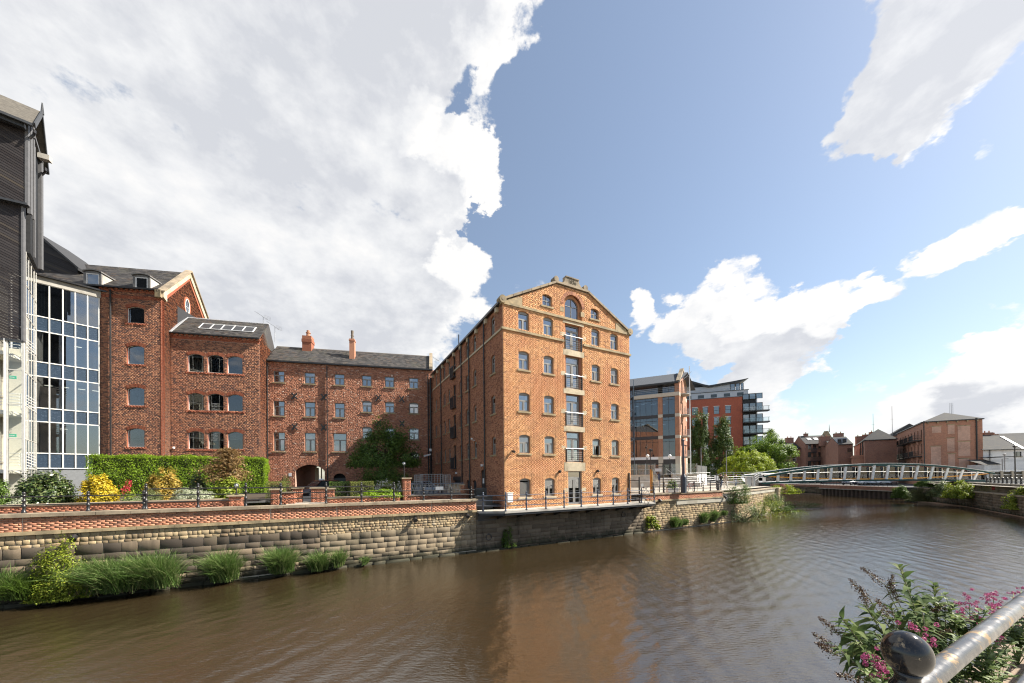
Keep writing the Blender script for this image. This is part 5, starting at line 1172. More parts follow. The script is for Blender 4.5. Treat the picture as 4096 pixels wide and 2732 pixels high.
def tree(name, label, pos, w, d, z0, z1, mat, n, leaf, lumps, spread, shape='ball', trunk=.18, group=None, seed=0, aspect=.55, fill=.45, cat='tree'):
    rng = np.random.default_rng(500 + seed); rr = random.Random(seed); t = thing(name, label, cat, None, pos, 0, group); H = z1 - z0
    if shape == 'dome':
        P, Nn = clumps(n, w / 2, d / 2, H / 1.0, lumps, spread, 'dome', rng, fill); P[:, 2] = z0 + np.maximum(P[:, 2] + H * .05, rng.random(n) * H * .12)
    else:
        P, Nn = clumps(n, w / 2, d / 2, H / 2, lumps, spread, 'ball', rng, fill); 
        if shape == 'column':
            k = np.clip((P[:, 2] + H / 2) / H, 0, 1); s = np.clip(1.12 - .62 * k ** 1.6, .2, 1.1) * np.clip(.75 + k * 1.2, 0, 1); r_ = np.hypot(P[:, 0], P[:, 1]) + 1e-6; f = np.clip(s / np.sqrt(np.clip(1 - (2 * k - 1) ** 2, .12, 1)), .5, 1.7); P[:, 0] *= f; P[:, 1] *= f
        P[:, 2] += z0 + H / 2
    obj('crown', leaf_mesh('crown', P, Nn, leaf, aspect, .25, rng), mat, t)
    b = MB(); top = z0 + H * (.75 if shape != 'dome' else .5); b.tube([(0, 0, -.2), (rr.uniform(-.1, .1), rr.uniform(-.1, .1), z0 * .6 + .2), (rr.uniform(-.15, .15), 0, z0 + H * .25), (0, 0, top)], [trunk * 1.25, trunk, trunk * .7, trunk * .15], 8)
    for _ in range(12 if H > 4 else 8):
        zz = z0 + H * rr.uniform(.0, .45); a = rr.uniform(0, 6.28); l = rr.uniform(.5, .9); b.tube([(0, 0, zz), (math.cos(a) * w * .2 * l, math.sin(a) * d * .2 * l, zz + H * .12), (math.cos(a) * w * .42 * l, math.sin(a) * d * .42 * l, zz + H * .3 * l)], [trunk * .45, trunk * .28, trunk * .08], 5, False)
    obj('trunk', b, bark, t); return t
G = lambda *a: [(i / (len(a) - 1), c) for i, c in enumerate(a)]
lf_hedge = leafy('yew_hedge_leaf', G((.08, .14, .008), (.16, .27, .012), (.26, .4, .02), (.33, .48, .03)), .35)
lf_dark = leafy('dark_laurel_leaf', G((.03, .055, .015), (.05, .085, .022), (.09, .13, .035), (.2, .22, .09)), .2, .3, .6)
lf_yellow = leafy('golden_leaf', G((.25, .22, .02), (.5, .38, .02), (.68, .5, .03), (.75, .58, .07)), .3)
lf_gold = leafy('amber_leaf', G((.2, .2, .03), (.45, .3, .05), (.55, .36, .08), (.5, .42, .1)), .3)
lf_grey = leafy('variegated_leaf', G((.16, .2, .1), (.3, .34, .2), (.5, .52, .38), (.6, .6, .48)), .3)
lf_olive = leafy('olive_leaf', G((.08, .1, .035), (.14, .16, .06), (.22, .24, .1)), .25)
lf_sage = leafy('sage_leaf', G((.13, .17, .07), (.2, .25, .1), (.28, .32, .16)), .25)
lf_bronze = leafy('bronze_leaf', G((.12, .075, .03), (.22, .13, .05), (.3, .19, .08), (.35, .25, .12)), .3)
lf_mid = leafy('green_leaf', G((.05, .09, .016), (.095, .165, .026), (.16, .25, .04)), .3)
lf_bright = leafy('bright_leaf', G((.09, .14, .015), (.18, .25, .02), (.3, .36, .035), (.4, .42, .06)), .35)
lf_tree = leafy('street_tree_leaf', G((.05, .1, .012), (.1, .18, .018), (.17, .27, .025), (.25, .34, .04)), .35)
lf_lime = leafy('lime_green_leaf', G((.12, .18, .015), (.23, .31, .018), (.34, .41, .025), (.42, .47, .05)), .4)
lf_pop = leafy('hornbeam_leaf', G((.045, .08, .018), (.08, .135, .028), (.14, .2, .045)), .25)
lf_box = leafy('box_hedge_leaf', G((.09, .12, .025), (.17, .2, .045), (.27, .28, .07)), .3)
lf_grass = leafy('river_grass', G((.05, .1, .02), (.09, .17, .035), (.16, .25, .07), (.28, .3, .13)), .3)
lf_bud = leafy('buddleia_leaf', G((.04, .07, .028), (.07, .11, .036), (.11, .155, .05), (.17, .2, .08)), .35, .75, .15)
fl_white = leafy('white_petals', G((.6, .58, .48), (.8, .78, .7)), .3)
fl_red = leafy('red_petals', G((.4, .03, .04), (.6, .06, .08)), .3)
fl_pink = leafy('pink_petals', G((.22, .03, .1), (.42, .07, .2), (.55, .16, .32)), .3)

# garden ground, walls and piers
sheet('riverside_path', [FW.pt(x, y)[:2] for x, y in ((-26, .3), (-2.2, .3), (-2.2, 1.6), (-10.0, 1.9), (-26, 1.9))], 3.44, paving)
sheet('drive', [FW.pt(x, y)[:2] for x, y in ((-12.7, 1.9), (-9.9, 1.9), (-8, 12), (-9, 17), (-13, 17), (-13.5, 8))], 3.42, paving)
sheet('garden_bed', [FW.pt(x, y)[:2] for x, y in ((-30, 2.3), (-13.3, 2.3), (-13.3, 13), (-30, 13))], 3.78, soil)
sheet('garden_bed', [FW.pt(x, y)[:2] for x, y in ((-9.4, 2.2), (-6.6, 2.2), (-6.6, 8), (-9.4, 8))], 3.72, soil)
def brick_wall(name, label, F, x0, x1, y0, th, z0, z1, cat='wall', cap=True, group=None, parts=0, mat='garden'):
    t = thing(name, label, cat, F, group=group); Fs = Frame(F.pt(0, y0)[:2], F.A)
    obj('wall_core', MB().box(x0, x1, y0 + .02, y0 + th, z0, z1), [mortar], t); brickwork(Fs, t, (x0, x1), [], z0, z1 - .01, M_[mat], .022, parts=parts)
    FL = Frame(F.pt(x1, y0)[:2], F.A - 90); brickwork(FL, t, (0, th), [], z0, z1 - .01, M_[mat], .012); FR = Frame(F.pt(x0, y0 + th)[:2], F.A + 90); brickwork(FR, t, (0, th), [], z0, z1 - .01, M_[mat], .012)
    if cap:
        x = x0 - .04
        while x < x1:
            l = min(.8, x1 + .04 - x); obj('coping_stone', MB().box(x + .004, x + l - .004, y0 - .06, y0 + th + .06, z1, z1 + .075), coping_m, t); x += l
    return t
brick_wall('garden_wall', 'low brick planter wall with stone coping behind the railing, far left', FW, -26, -15.3, 2.1, .3, 3.44, 3.82)
def pier(label, x, y, w, top, cap=.07, d=None, base=3.4):
    d = d or w; t = thing('brick_pier', label, 'pier', FW, group='brick gate piers')
    b = MB().box(x - w / 2 + .01, x + w / 2 - .01, y + .01, y + d - .01, base, top); obj('pier_core', b, [mortar], t)
    Fs = Frame(FW.pt(x - w / 2, y)[:2], 62.5); brickwork(Fs, t, (0, w), [], base, top, M_['garden'], .012, bond='english'); FR = Frame(FW.pt(x + w / 2, y)[:2], -27.5)
    Fl = Frame(FW.pt(x - w / 2, y + d)[:2], 152.5); brickwork(Fl, t, (0, d), [], base, top, M_['garden'], .012)
    Fr = Frame(FW.pt(x + w / 2, y)[:2], -27.5); B_ = lay((0, d), [], base, top); me = boxes_mesh('brickwork', np.stack([B_[:, 0], B_[:, 1], np.full(len(B_), -.03), np.full(len(B_), .012), B_[:, 2], B_[:, 3]], 1), faces=(0, 1, 3, 4, 5)); o_ = obj('brickwork', me, M_['garden'], t, Fr.M @ Matrix.Scale(-1, 4, (0, 1, 0)), 'stuff')
    obj('cap_stone', MB().box(x - w / 2 - .08, x + w / 2 + .08, y - .08, y + d + .08, top, top + cap), coping_m, t); return t
def pxs(px_, off): return FW.px(px_, 1990, -off)[0]
pier('short brick pier carrying a round lamp by the bronze shrub', pxs(943, 2.1), 2.0, .55, 4.0, base=3.42)
pier('brick pier left of the drive, nearest the hedge', pxs(1102, 2.5), 2.5, .45, 4.28)
pier('brick pier at the left side of the drive mouth', pxs(1190, 4.2), 4.2, .5, 4.3)
pier('brick pier hiding the front of the parked car', pxs(1277, 4.0), 4.0, .9, 4.28, d=.5)
pier('brick pier right of the parked car beside the clipped hedge', pxs(1322, 2.6), 2.6, .42, 4.25)
pier('tall brick pier at the left end of the wavy yard fence', pxs(1628, 2.3), 2.3, .48, 4.85)
brick_wall('garden_wall', 'low brick wall right of the drive under the box hedge', FW, pxs(1310, 2.0), pxs(1600, 2.0), 2.0, .3, 3.42, 3.72)
brick_wall('garden_wall', 'low brick wall between the drive piers left of the arch', FW, pxs(1125, 3.2), pxs(1180, 3.6), 3.3, .3, 3.42, 4.05)
brick_wall('yard_wall', 'low brick wall carrying the wavy yard fence', FW, pxs(1640, 2.2), -1.9, 2.3, .3, 2.9, 3.68)
# lamp globes on piers
def ball_lamp(label, x, y, z, h):
    t = thing('garden_lamp', label, 'lamp', FW, group='small garden lamps'); obj('stem', MB().tube([(x, y, z), (x, y, z + h)], .03, 8).lathe([(.09, 0), (.09, .03), (.04, .06)], 10, (x, y, z)), iron, t); obj('globe', MB().sphere((x, y, z + h + .1), .11, 12, 8), glassy('lamp_glass', (.9, .9, .9), .15) if 'lamp_glass' not in MATS else MATS['lamp_glass'], t); obj('bulb', MB().sphere((x, y, z + h + .1), .05, 8, 6), white_p, t)
ball_lamp('small globe lamp on the short pier by the bronze shrub', pxs(943, 2.1), 2.28, 4.07, .42)
ball_lamp('small globe lamp on the tall pier by the yard fence', pxs(1620, 2.3), 2.55, 4.92, .85)
# wavy fence
yf = thing('yard_fence', 'grey steel fence with wavy bars on the yard wall', 'fence', FW); xa, xb = pxs(1645, 2.4), -2.0
for z in (3.78, 4.5): obj('rail', MB().box(xa, xb, 2.42, 2.48, z - .03, z + .03), ironb, yf)
k = 0; x = xa
while x < xb:
    if k % 5 == 0: obj('post', MB().box(x - .02, x + .02, 2.43, 2.47, 3.76, 4.5), ironb, yf)
    else:
        sg = 1 if k % 2 else -1; obj('wavy_bar', MB().tube([(x + sg * .05 * math.sin(t * 6.28), 2.45, 3.78 + t * .7) for t in np.linspace(0, 1, 9)], .013, 5), steel, yf)
    x += .145; k += 1
obj('notice', MB().box(-4.1, -3.55, 2.38, 2.41, 4.05, 4.28), white_p, yf)
# roll cage trolleys in the yard
def cage(label, x, y, z, w=.75, h=1.7, d=.7):
    t = thing('roll_cage', label, 'trolley', FW, group='wire roll cages'); b = MB(); r = .018
    for (a, c) in ((0, 0), (w, 0), (0, d), (w, d)): b.tube([(x + a, y + c, z), (x + a, y + c, z + h)], r, 6)
    for c in (0, d): b.tube([(x, y + c, z + h), (x + w, y + c, z + h)], r, 6)
    obj('frame', b, steel, t); b = MB()
    for c in (0, d):
        for i in range(1, 7): b.tube([(x + w * i / 7, y + c, z + .2), (x + w * i / 7, y + c, z + h)], .008, 4)
        for i in range(1, 11): b.tube([(x, y + c, z + .15 + (h - .15) * i / 11), (x + w, y + c, z + .15 + (h - .15) * i / 11)], .008, 4)
    obj('wire_mesh', b, steel, t); obj('base', MB().box(x, x + w, y, y + d, z + .12, z + .2), steel, t)
    for (a, c) in ((.06, .06), (w - .06, .06), (.06, d - .06), (w - .06, d - .06)): obj('wheel', MB().tube([(x + a, y + c - .02, z + .06), (x + a, y + c + .02, z + .06)], .06, 10), iron, t)
xc = pxs(1665, 3.6)
cage('narrow wire roll cage beside the tall brick pier', xc, 3.5, 3.2, .35, 1.9); cage('widest wire roll cage standing behind the wavy fence', xc + .45, 3.6, 3.2, 1.5, 1.95); cage('narrow wire roll cage at the right end of the row', xc + 2.1, 3.5, 3.2, .38, 1.9)
pos = FW.pt(-1.05, 1.3); wb = thing('waste_bin', 'black lidded wheeled bin beside the warehouse side door', 'bin', FW); obj('body', MB().box(-1.9, -.65, .5, 1.15, 2.76, 3.55), plain('black_plastic', (.02, .02, .022), .5), wb); obj('lid', MB().box(-1.95, -.6, .45, 1.2, 3.55, 3.63), plain('black_plastic', (.02, .02, .022)), wb)
vt = thing('vent_housing', 'black louvred vent housing standing behind the lidded bin', 'vent', FW); obj('casing', MB().box(-1.55, -.75, 1.25, 1.7, 2.7, 4.15), frame_d, vt)
for i in range(4): obj('louvre', MB().beam((-1.5, 1.22, 3.72 + i * .11), (-.8, 1.22, 3.72 + i * .11), .06, .05), frame_d, vt)
ywl = brick_wall('yard_wall', 'brick wall running into the yard beside the warehouse door', Frame(FW.pt(-2.0, 2.4)[:2], -20), 0, 5.5, 0, .3, 2.7, 4.35)

# car in the yard
def make_car(name, label, M, paint, L=4.3, Wd=1.78, H=1.5, group=None, detail=True):
    t = bpy.data.objects.new(name, None); link(t, None, M); tag(t, label, 'car', group); h = Wd / 2; V = []; sec = [(0., .38, .62, .86), (.06, .3, .72, .95), (.25, .26, .86, 1.), (.3, .26, .9, 1.), (.62, .26, .92, 1.), (.9, .28, .9, .98), (.97, .32, .85, .94), (1., .42, .7, .86)]
    b = MB(); rows = []
    for f, z0, z1, wd in sec: rows.append([(f * L - L / 2, -h * wd * .9, z0), (f * L - L / 2, -h * wd, (z0 + z1) * .5), (f * L - L / 2, -h * wd * .95, z1), (f * L - L / 2, h * wd * .95, z1), (f * L - L / 2, h * wd, (z0 + z1) * .5), (f * L - L / 2, h * wd * .9, z0)])
    vs = [p for r in rows for p in r]; fs = []
    for i in range(len(rows) - 1):
        for k in range(6): fs.append((i * 6 + k, i * 6 + (k + 1) % 6, (i + 1) * 6 + (k + 1) % 6, (i + 1) * 6 + k))
    fs += [tuple(range(5, -1, -1)), tuple((len(rows) - 1) * 6 + k for k in range(6))]; b.add(vs, fs); obj('body', b.mesh('body', True), paint, t, M)
    x0, x1, x2, x3 = -.24 * L, -.08 * L, .28 * L, .44 * L
    def cab(z0, z1, s0, s1, pts): return [(pts[0], -h * s0, z0), (pts[1], -h * s1, z1), (pts[2], -h * s1, z1), (pts[3], -h * s0, z0), (pts[0], h * s0, z0), (pts[1], h * s1, z1), (pts[2], h * s1, z1), (pts[3], h * s0, z0)]
    obj('window', MB().add(cab(.86, H - .05, .9, .72, (x0, x1, x2, x3)), [(0, 3, 2, 1), (4, 5, 6, 7), (0, 1, 5, 4), (2, 3, 7, 6)]), plain('car_glass', (.03, .035, .04), .05, var=.05, bmp=0, spec=.9), t, M)
    obj('roof', MB().add([(x1 - .05, -h * .73, H - .06), (x2 + .1, -h * .73, H - .06), (x2 + .1, h * .73, H - .06), (x1 - .05, h * .73, H - .06), (x1 + .1, -h * .62, H), (x2 - .05, -h * .62, H), (x2 - .05, h * .62, H), (x1 + .1, h * .62, H)], list(map(tuple, BOXQ))), paint, t, M)
    if detail:
        for sy in (-1, 1):
            b = MB()
            for (p, q_) in (((x0, .9, .86), (x1, .73, H - .04)), ((.1 * L, .905, .86), (.1 * L, .735, H - .05)), ((x3, .9, .86), (x2, .73, H - .04))): b.beam((p[0], sy * h * p[1], p[2]), (q_[0], sy * h * q_[1], q_[2]), .06, .05)
            obj('pillar', b, paint, t, M)
            obj('mirror', MB().sphere((x0 + .2, sy * (h + .1), .98), .1, 8, 6, (.6, 1, .7)), paint, t, M)
            obj('headlight', MB().sphere((-L / 2 + .1, sy * h * .68, .66), .13, 10, 6, (.6, 1.2, .7)), plain('lamp_lens', (.75, .77, .8), .1, spec=.8), t, M); obj('tail_light', MB().box(L / 2 - .08, L / 2 - .01, sy * h * .75 - .12, sy * h * .75 + .12, .62, .8), plain('tail_lamp_red', (.45, .02, .02), .3), t, M)
    for fx in (.19, .8):
        for sy in (-1, 1):
            wx = fx * L - L / 2; w = obj('wheel', MB().lathe([(.2, -.09), (.31, -.08), (.32, 0), (.31, .08), (.2, .09)], 16).mesh('tyre', True), plain('tyre_rubber', (.02, .02, .02), .8), t, M @ Matrix.Translation((wx, sy * (h - .07), .32)) @ Matrix.Rotation(R_(90), 4, 'X')); obj('rim', MB().lathe([(.05, -.1), (.2, -.095), (.2, .095), (.05, .1)], 10), steel, w, world_of(w))
    return t
def at_ground(px_, Y, z): q_ = ray(px_, 1950); p = q_ * (Y / q_[1]); return Vector((p[0], p[1], z))
cp = at_ground(1285, 31.5, 3.2); make_car('parked_car', 'dark maroon hatchback parked by the carriage arch', Matrix.Translation(cp) @ Matrix.Rotation(R_(58), 4, 'Z'), plain('maroon_paint', (.035, .012, .014), .18, var=.05, bmp=0, spec=.8), H=1.56)
obj('roof_sign', MB().sphere((0, 0, 1.6), .22, 10, 6, (1, 1, .5)), white_p, bpy.data.objects['parked_car'], world_of(bpy.data.objects['parked_car']))
cp = at_ground(1660, 33.0, 3.1); make_car('parked_car', 'pale blue car half hidden behind the roll cages', Matrix.Translation(cp) @ Matrix.Rotation(R_(35), 4, 'Z'), plain('pale_blue_paint', (.45, .52, .62), .2, var=.04, bmp=0, spec=.8))

# hedges, shrubs, tree
def gat(px_, off, z=3.75): x, _ = FW.px(px_, 1950, -off); return FW.pt(x, off, z)
hA = onz(348, 1819, 6.82); hB = onz(1062, 1829, 6.82)
hedge('clipped_hedge', 'long tall bright green clipped hedge in front of the brick blocks', hA[:2], hB[:2], 3.4, 1.7, 6.82, lf_hedge, 42000, .095, .13, seed=2)
def sh_(label, x0, x1, ytop, off, mat, name='garden_shrub', base=3.75, dfac=.8, **k):
    a, _ = FW.px(x0, ytop, -off); c, _ = FW.px(x1, ytop, -off); _, zt = FW.px((x0 + x1) / 2, ytop, -off); p = FW.pt((a + c) / 2, off, base); w = (c - a) * .84 + .1
    return shrub(name, label, 'shrub', p, w, w * dfac, zt - base, mat, group='shrubs in the riverside garden', **k)
sh_('dark leafy bush cut off by the left edge of the view', -60, 50, 1912, 3.6, lf_mid, seed=1, n=3000)
sh_('big dark glossy laurel bush at the left end of the garden', 40, 310, 1870, 4.2, lf_dark, seed=2, n=8000, leaf=.13, lumps=70)
sh_('round bright yellow bush beside the laurel', 300, 492, 1893, 3.6, lf_yellow, seed=3, n=6500, leaf=.1, lumps=70, spread=.24)
sh_('low flat sage-green cushion under the railing', 480, 592, 1984, 2.8, lf_sage, seed=4, n=2600, leaf=.05, lumps=60, spread=.2)
sh_('amber-yellow dome of a bush before the hedge', 560, 762, 1872, 4.6, lf_gold, seed=5, n=5000, leaf=.11, lumps=60, spread=.24)
sh_('olive-grey bush below the amber one', 545, 660, 1950, 3.0, lf_olive, seed=6, n=3200, leaf=.06)
sh_('silvery variegated bush spreading behind the railing', 660, 885, 1940, 3.2, lf_grey, seed=7, n=5500, leaf=.07, lumps=70, spread=.26)
sh_('dark shrub in the gap between amber and bronze shrubs', 735, 840, 1885, 4.8, lf_dark, seed=8, n=3000)
sh_('green rhododendron under the bronze conifer', 830, 985, 1905, 3.6, lf_bright, seed=9, n=4500, leaf=.12)
sh_('pale speckled ground plant at the foot of the laurel', 20, 120, 1995, 2.9, lf_grey, seed=10, n=1800, leaf=.06)
p = gat(890, 4.6); _, zt = FW.px(900, 1800, -4.6)
bz = thing('bronze_conifer', 'ragged bronze conifer with a leaning leader rising above the hedge', 'shrub', None, p, 0, 'shrubs in the riverside garden'); rng = np.random.default_rng(77); Ps = []; Ns = []
for k in range(34):
    t = k / 33; hgt = 1.2 + (zt - 3.75 - 1.2) * t; a = rng.random() * 6.28; r = 1.25 * (1 - t) ** .8 + .08; c = np.array([math.cos(a) * r * .8 + .35 * t, math.sin(a) * r * .6, hgt]); q_ = rng.normal(size=(150, 3)) * np.array([.3, .26, .09]) * (1.15 - .6 * t); Ps.append(c + q_); Ns.append(rng.normal(size=(150, 3)) * .5 + np.array([math.cos(a) * .3, math.sin(a) * .3, 1.]))
P = np.concatenate(Ps); Nn = np.concatenate(Ns); Nn /= np.linalg.norm(Nn, axis=1, keepdims=True); obj('foliage', leaf_mesh('foliage', P, Nn, .15, .35, .2, rng), lf_bronze, bz); b = MB(); stems(b, Vector((0, 0, 0)), [(.35, 0, zt - 3.75), (.3, .3, 1.8), (-.5, .1, 1.6), (.6, -.2, 1.5)], .06); obj('stems', b, bark, bz)
p = gat(512, 3.2); rv = thing('red_valerian', 'red flower spikes between the yellow bush and the hedge', 'flowers', None, p); rng = np.random.default_rng(9)
P = np.concatenate([np.array([rng.normal(0, .16), rng.normal(0, .15), rng.uniform(.6, 1.05)]) + rng.normal(size=(22, 3)) * np.array([.035, .035, .09]) for _ in range(8)]); Nn = rng.normal(size=P.shape); Nn /= np.linalg.norm(Nn, axis=1, keepdims=True); obj('flowers', leaf_mesh('flowers', P, Nn, .06, .8), fl_red, rv)
P, Nn = clumps(900, .38, .3, .62, 24, .3); obj('leaves', leaf_mesh('leaves', P, Nn, .09), lf_bright, rv)
# hedges by the drive
def hb(label, x0, x1, off, z0, ytop, mat, thick=.9, n=4000, name='box_hedge', **k):
    a, _ = FW.px(x0, 1930, -off); c, _ = FW.px(x1, 1930, -off); _, zt = FW.px((x0 + x1) / 2, ytop, -off); return hedge(name, label, FW.pt(a, off)[:2], FW.pt(c, off)[:2], z0, thick, zt, mat, n, .05, .04, 'clipped box hedges by the drive', **k)
hb('small box hedge left of the drive', 1062, 1140, 3.6, 3.5, 1926, lf_box, seed=21); hb('darker box hedge right of the parked car', 1316, 1400, 4.2, 3.6, 1925, lf_mid, seed=22); hb('sunlit box hedge between the dark hedge and the roses', 1402, 1496, 3.2, 3.5, 1925, lf_box, thick=.8, seed=23, n=5000)
shrub('cone_bush', 'small dark cone-shaped conifer beside the carriage arch', 'shrub', gat(1145, 4.8, 3.5), .75, .75, 1.75, lf_pop, n=2200, leaf=.06, lumps=40, spread=.2, seed=31)
sh_('white flowering rose bush by the tall brick pier', 1500, 1600, 1918, 4.4, lf_bright, name='rose_bush', seed=32, n=2500)
P, Nn = clumps(420, 1.15, .8, 1.2, 40, .25); rb = bpy.data.objects['rose_bush']; obj('flowers', leaf_mesh('flowers', P, Nn, .12, .9, .3), fl_white, rb)
sh_('low bright green juniper before the rose bush', 1420, 1620, 1955, 2.9, lf_hedge, name='juniper', base=3.7, seed=33, n=4200, leaf=.09)
hg = at_ground(1535, 31.0, 3.2); shrub('yew_bush', 'very large rounded dark yew bush in front of the court building', 'shrub', hg, 5.4, 3.8, 3.55, lf_mid, n=12000, leaf=.13, lumps=90, spread=.25, seed=34)
tp = at_ground(1545, 33.5, 3.1); tree('round_headed_tree', 'round-headed tree with drooping leaves standing in the yard against the court building', tp, 6.3, 5.4, 2.9, 6.9, lf_mid, 12000, .24, 60, .27, 'dome', .13, seed=41, aspect=.36)
tp = FLo.pt(carch.cx + .8, 13, 3.0); tree('yard_tree', 'dark leafy tree seen through the carriage arch', tp, 5, 5, .5, 7.5, lf_mid, 4000, .25, 40, .4, 'ball', .15, seed=42)

# plants growing from the wall and at the waterline
def wpos(px_, py_, off): x, z = FW.px(px_, py_, off); return FW.pt(x, -off, max(z, .02))
def tuft(label, px_, py_, w, h, n=420, mat=None, off=.35, seed=0, droop=.7, name='grass_tuft', bw=.022):
    return blades(name, label, 'grass', wpos(px_, py_, off), w * .62, .3, h * 1.4, mat or lf_grass, n * 3, bw, droop * .5, (FW.n[0] * .22, FW.n[1] * .22, 0), 'grass tufts on the river wall', seed, lean=.19)
tuft('pale grass tuft cut off by the left edge of the view', 0, 2400, .55, 1.0, 500, seed=1); tuft('dark ferny tuft left of the yellow-green bush', 85, 2395, .55, .8, 420, lf_mid, seed=2)
tuft('long grass bank right of the yellow-green bush, left half', 420, 2370, 1.3, 1.15, 1500, seed=3, off=.5); tuft('long grass bank right of the yellow-green bush, right half', 610, 2350, 1.25, 1.2, 1500, seed=4, off=.5)
tuft('thick grass tuft left of the dark stained stones', 895, 2325, .62, 1.15, 900, seed=5); tuft('thick grass tuft below the dark stained stones', 1125, 2292, .6, 1.05, 850, seed=6); tuft('thin grass tuft between two thicker ones at the waterline', 1275, 2282, .5, .85, 420, seed=7); tuft('upright grass tuft at the right end of the row', 1355, 2268, .24, .8, 260, seed=8); tuft('tiny grass tuft alone at the foot of the pale wall', 1462, 2258, .12, .42, 90, seed=9)
p = wpos(240, 2395, .6); shrub('wall_bush', 'yellow-green bush growing up the river wall at the left', 'shrub', p, 2.0, 1.1, 2.4, lf_bright, n=9000, leaf=.07, lumps=80, spread=.24, core=True, fill=.8, seed=51)
b = MB(); rr = random.Random(4)
for _ in range(26):
    a = wpos(300 + rr.random() * 210, 2320, .4); dd = Vector((FW.n[0], FW.n[1], 0)) * rr.uniform(.3, .7) + Vector((FW.u[0], FW.u[1], 0)) * rr.uniform(-.2, .6); b.tube([a, a + dd * .6 + Vector((0, 0, .0)), a + dd * 1.1 + Vector((0, 0, -.45))], [.012, .009, .004], 4)
tag(obj('dead_stems', b, twig), 'tangle of pale dead stems hanging below the long grass', 'stems')
p = wpos(2033, 2185, .2); shrub('ivy_bush', 'ivy hanging on the dark wall under the walkway end', 'shrub', p, .9, .35, 1.45, lf_mid, n=1200, leaf=.1, lumps=30, spread=.3, seed=52, core=False)
p = wpos(2608, 2112, .25); shrub('wall_bush', 'broad-leaved bush on the sunny wall right of the walkway', 'shrub', p, 1.15, .7, 1.35, lf_bright, n=700, leaf=.17, lumps=28, spread=.3, seed=53, aspect=.8, core=False)
# ------------------------------------------------------------------ far masonry: courses too fine to pick out are left to the material
def bricktex(name, a, b2, mort, rough=.85, W=.23, H=.076, stain=(.1, .06, .05), amt=.5, ss=.25):
    m, nt, b = nmat(name); tc = N(nt, 'ShaderNodeTexCoord'); sx = N(nt, 'ShaderNodeSeparateXYZ'); nt.links.new(tc.outputs['Object'], sx.inputs[0])
    ad = N(nt, 'ShaderNodeMath', operation='ADD'); nt.links.new(sx.outputs[0], ad.inputs[0]); nt.links.new(sx.outputs[1], ad.inputs[1]); cb = N(nt, 'ShaderNodeCombineXYZ'); nt.links.new(ad.outputs[0], cb.inputs[0]); nt.links.new(sx.outputs[2], cb.inputs[1])
    t = N(nt, 'ShaderNodeTexBrick'); nt.links.new(cb.outputs[0], t.inputs['Vector']); t.inputs['Scale'].default_value = 1; t.inputs['Brick Width'].default_value = W; t.inputs['Row Height'].default_value = H; t.inputs['Mortar Size'].default_value = .008
    t.inputs['Color1'].default_value = (*a, 1); t.inputs['Color2'].default_value = (*b2, 1); t.inputs['Mortar'].default_value = (*mort, 1)
    c = mixc(nt, maprange(nt, noise_tex(nt, ss, 9, .65), .5, .7, 0, amt), t.outputs[0], stain); c = mixc(nt, maprange(nt, noise_tex(nt, 2.2, 8, .7), .45, .7, 0, .35), c, tuple(min(1, x * 1.5) for x in b2))
    nt.links.new(c, b.inputs['Base Color']); b.inputs['Roughness'].default_value = rough; bump(nt, b, t.outputs['Fac'], .3, -.01); MATS[name] = m; return m
bt_far = bricktex('far_brickwork', (.32, .13, .08), (.46, .2, .12), (.4, .3, .23))
bt_dark = bricktex('far_dark_brickwork', (.24, .105, .075), (.36, .16, .1), (.32, .25, .2))
bt_ap = bricktex('apartment_brickwork', (.34, .075, .04), (.42, .105, .055), (.32, .13, .09), stain=(.25, .06, .04), amt=.25)
bt_of = bricktex('office_brickwork', (.3, .12, .07), (.4, .18, .1), (.34, .25, .18), amt=.2)
stone_w = plain('clean_limestone', (.5, .45, .37), .8, var=.08)
clad = plain('grey_cladding', (.42, .44, .48), .4, var=.06, metal=.3)
slate_f = plain('far_slate', (.075, .075, .077), .85, var=.3, scale=4, bmp=.5, dirt=(.1, .095, .08), spec=.15)
gl_far = glassy('far_window_glass', (.25, .3, .34), .2)
render_w = plain('white_render', (.74, .73, .72), .8, var=.05, scale=1, dirt=(.62, .6, .57))

# ------------------------------------------------------------------ plaza bank right of the warehouse
QA = FW.pt(27.4, 0)[:2]; QB = np.array((38.4, 48.7)); FQ = Frame(QA, math.degrees(math.atan2(*(QB - QA)))); QL = float(np.linalg.norm(QB - QA))
sheet('plaza', [FW.pt(12.0, .5)[:2], FW.pt(27.4, .5)[:2], FQ.pt(QL - 1, .5)[:2], (41, 60), (40, 75), (12, 62), (9, 34)], 3.29, paving)
pw = thing('river_wall', 'sunny tan stone river wall curving from the walkway to the footbridge', 'wall', FW)
obj('wall_core', MB().box(13.4, 27.4, .05, .8, -1, 3.0).box(13.75, 24.8, .04, .4, 3.0, 3.2), [mortar_l], pw); obj('wall_core', MB().box(0, QL, .05, .8, -1, 3.0), [mortar_l], pw, FQ.M)
random.seed(21)
stone_parts(courses(13.4, 27.4, .05, 2.6, (.15, .23), (.32, .75)), M_['rubble'], pw, FW, 180, .008, .006); stone_parts(courses(0, QL, .05, 2.62, (.17, .25), (.35, .8)), M_['rubble'], pw, FQ, 110, .008, .006)
brickwork(FW, pw, (13.75, 24.8), [], 2.74, 3.2, M_['parapet'], .012); stone_run('coping_stone', 13.7, 24.9, -.08, 3.2, 3.33, .9, .5, coping_m, pw, zo=False); stone_run('string_stone', 13.5, 24.9, -.1, 2.6, 2.735, 1.1, .5, stone, pw, zo=False)
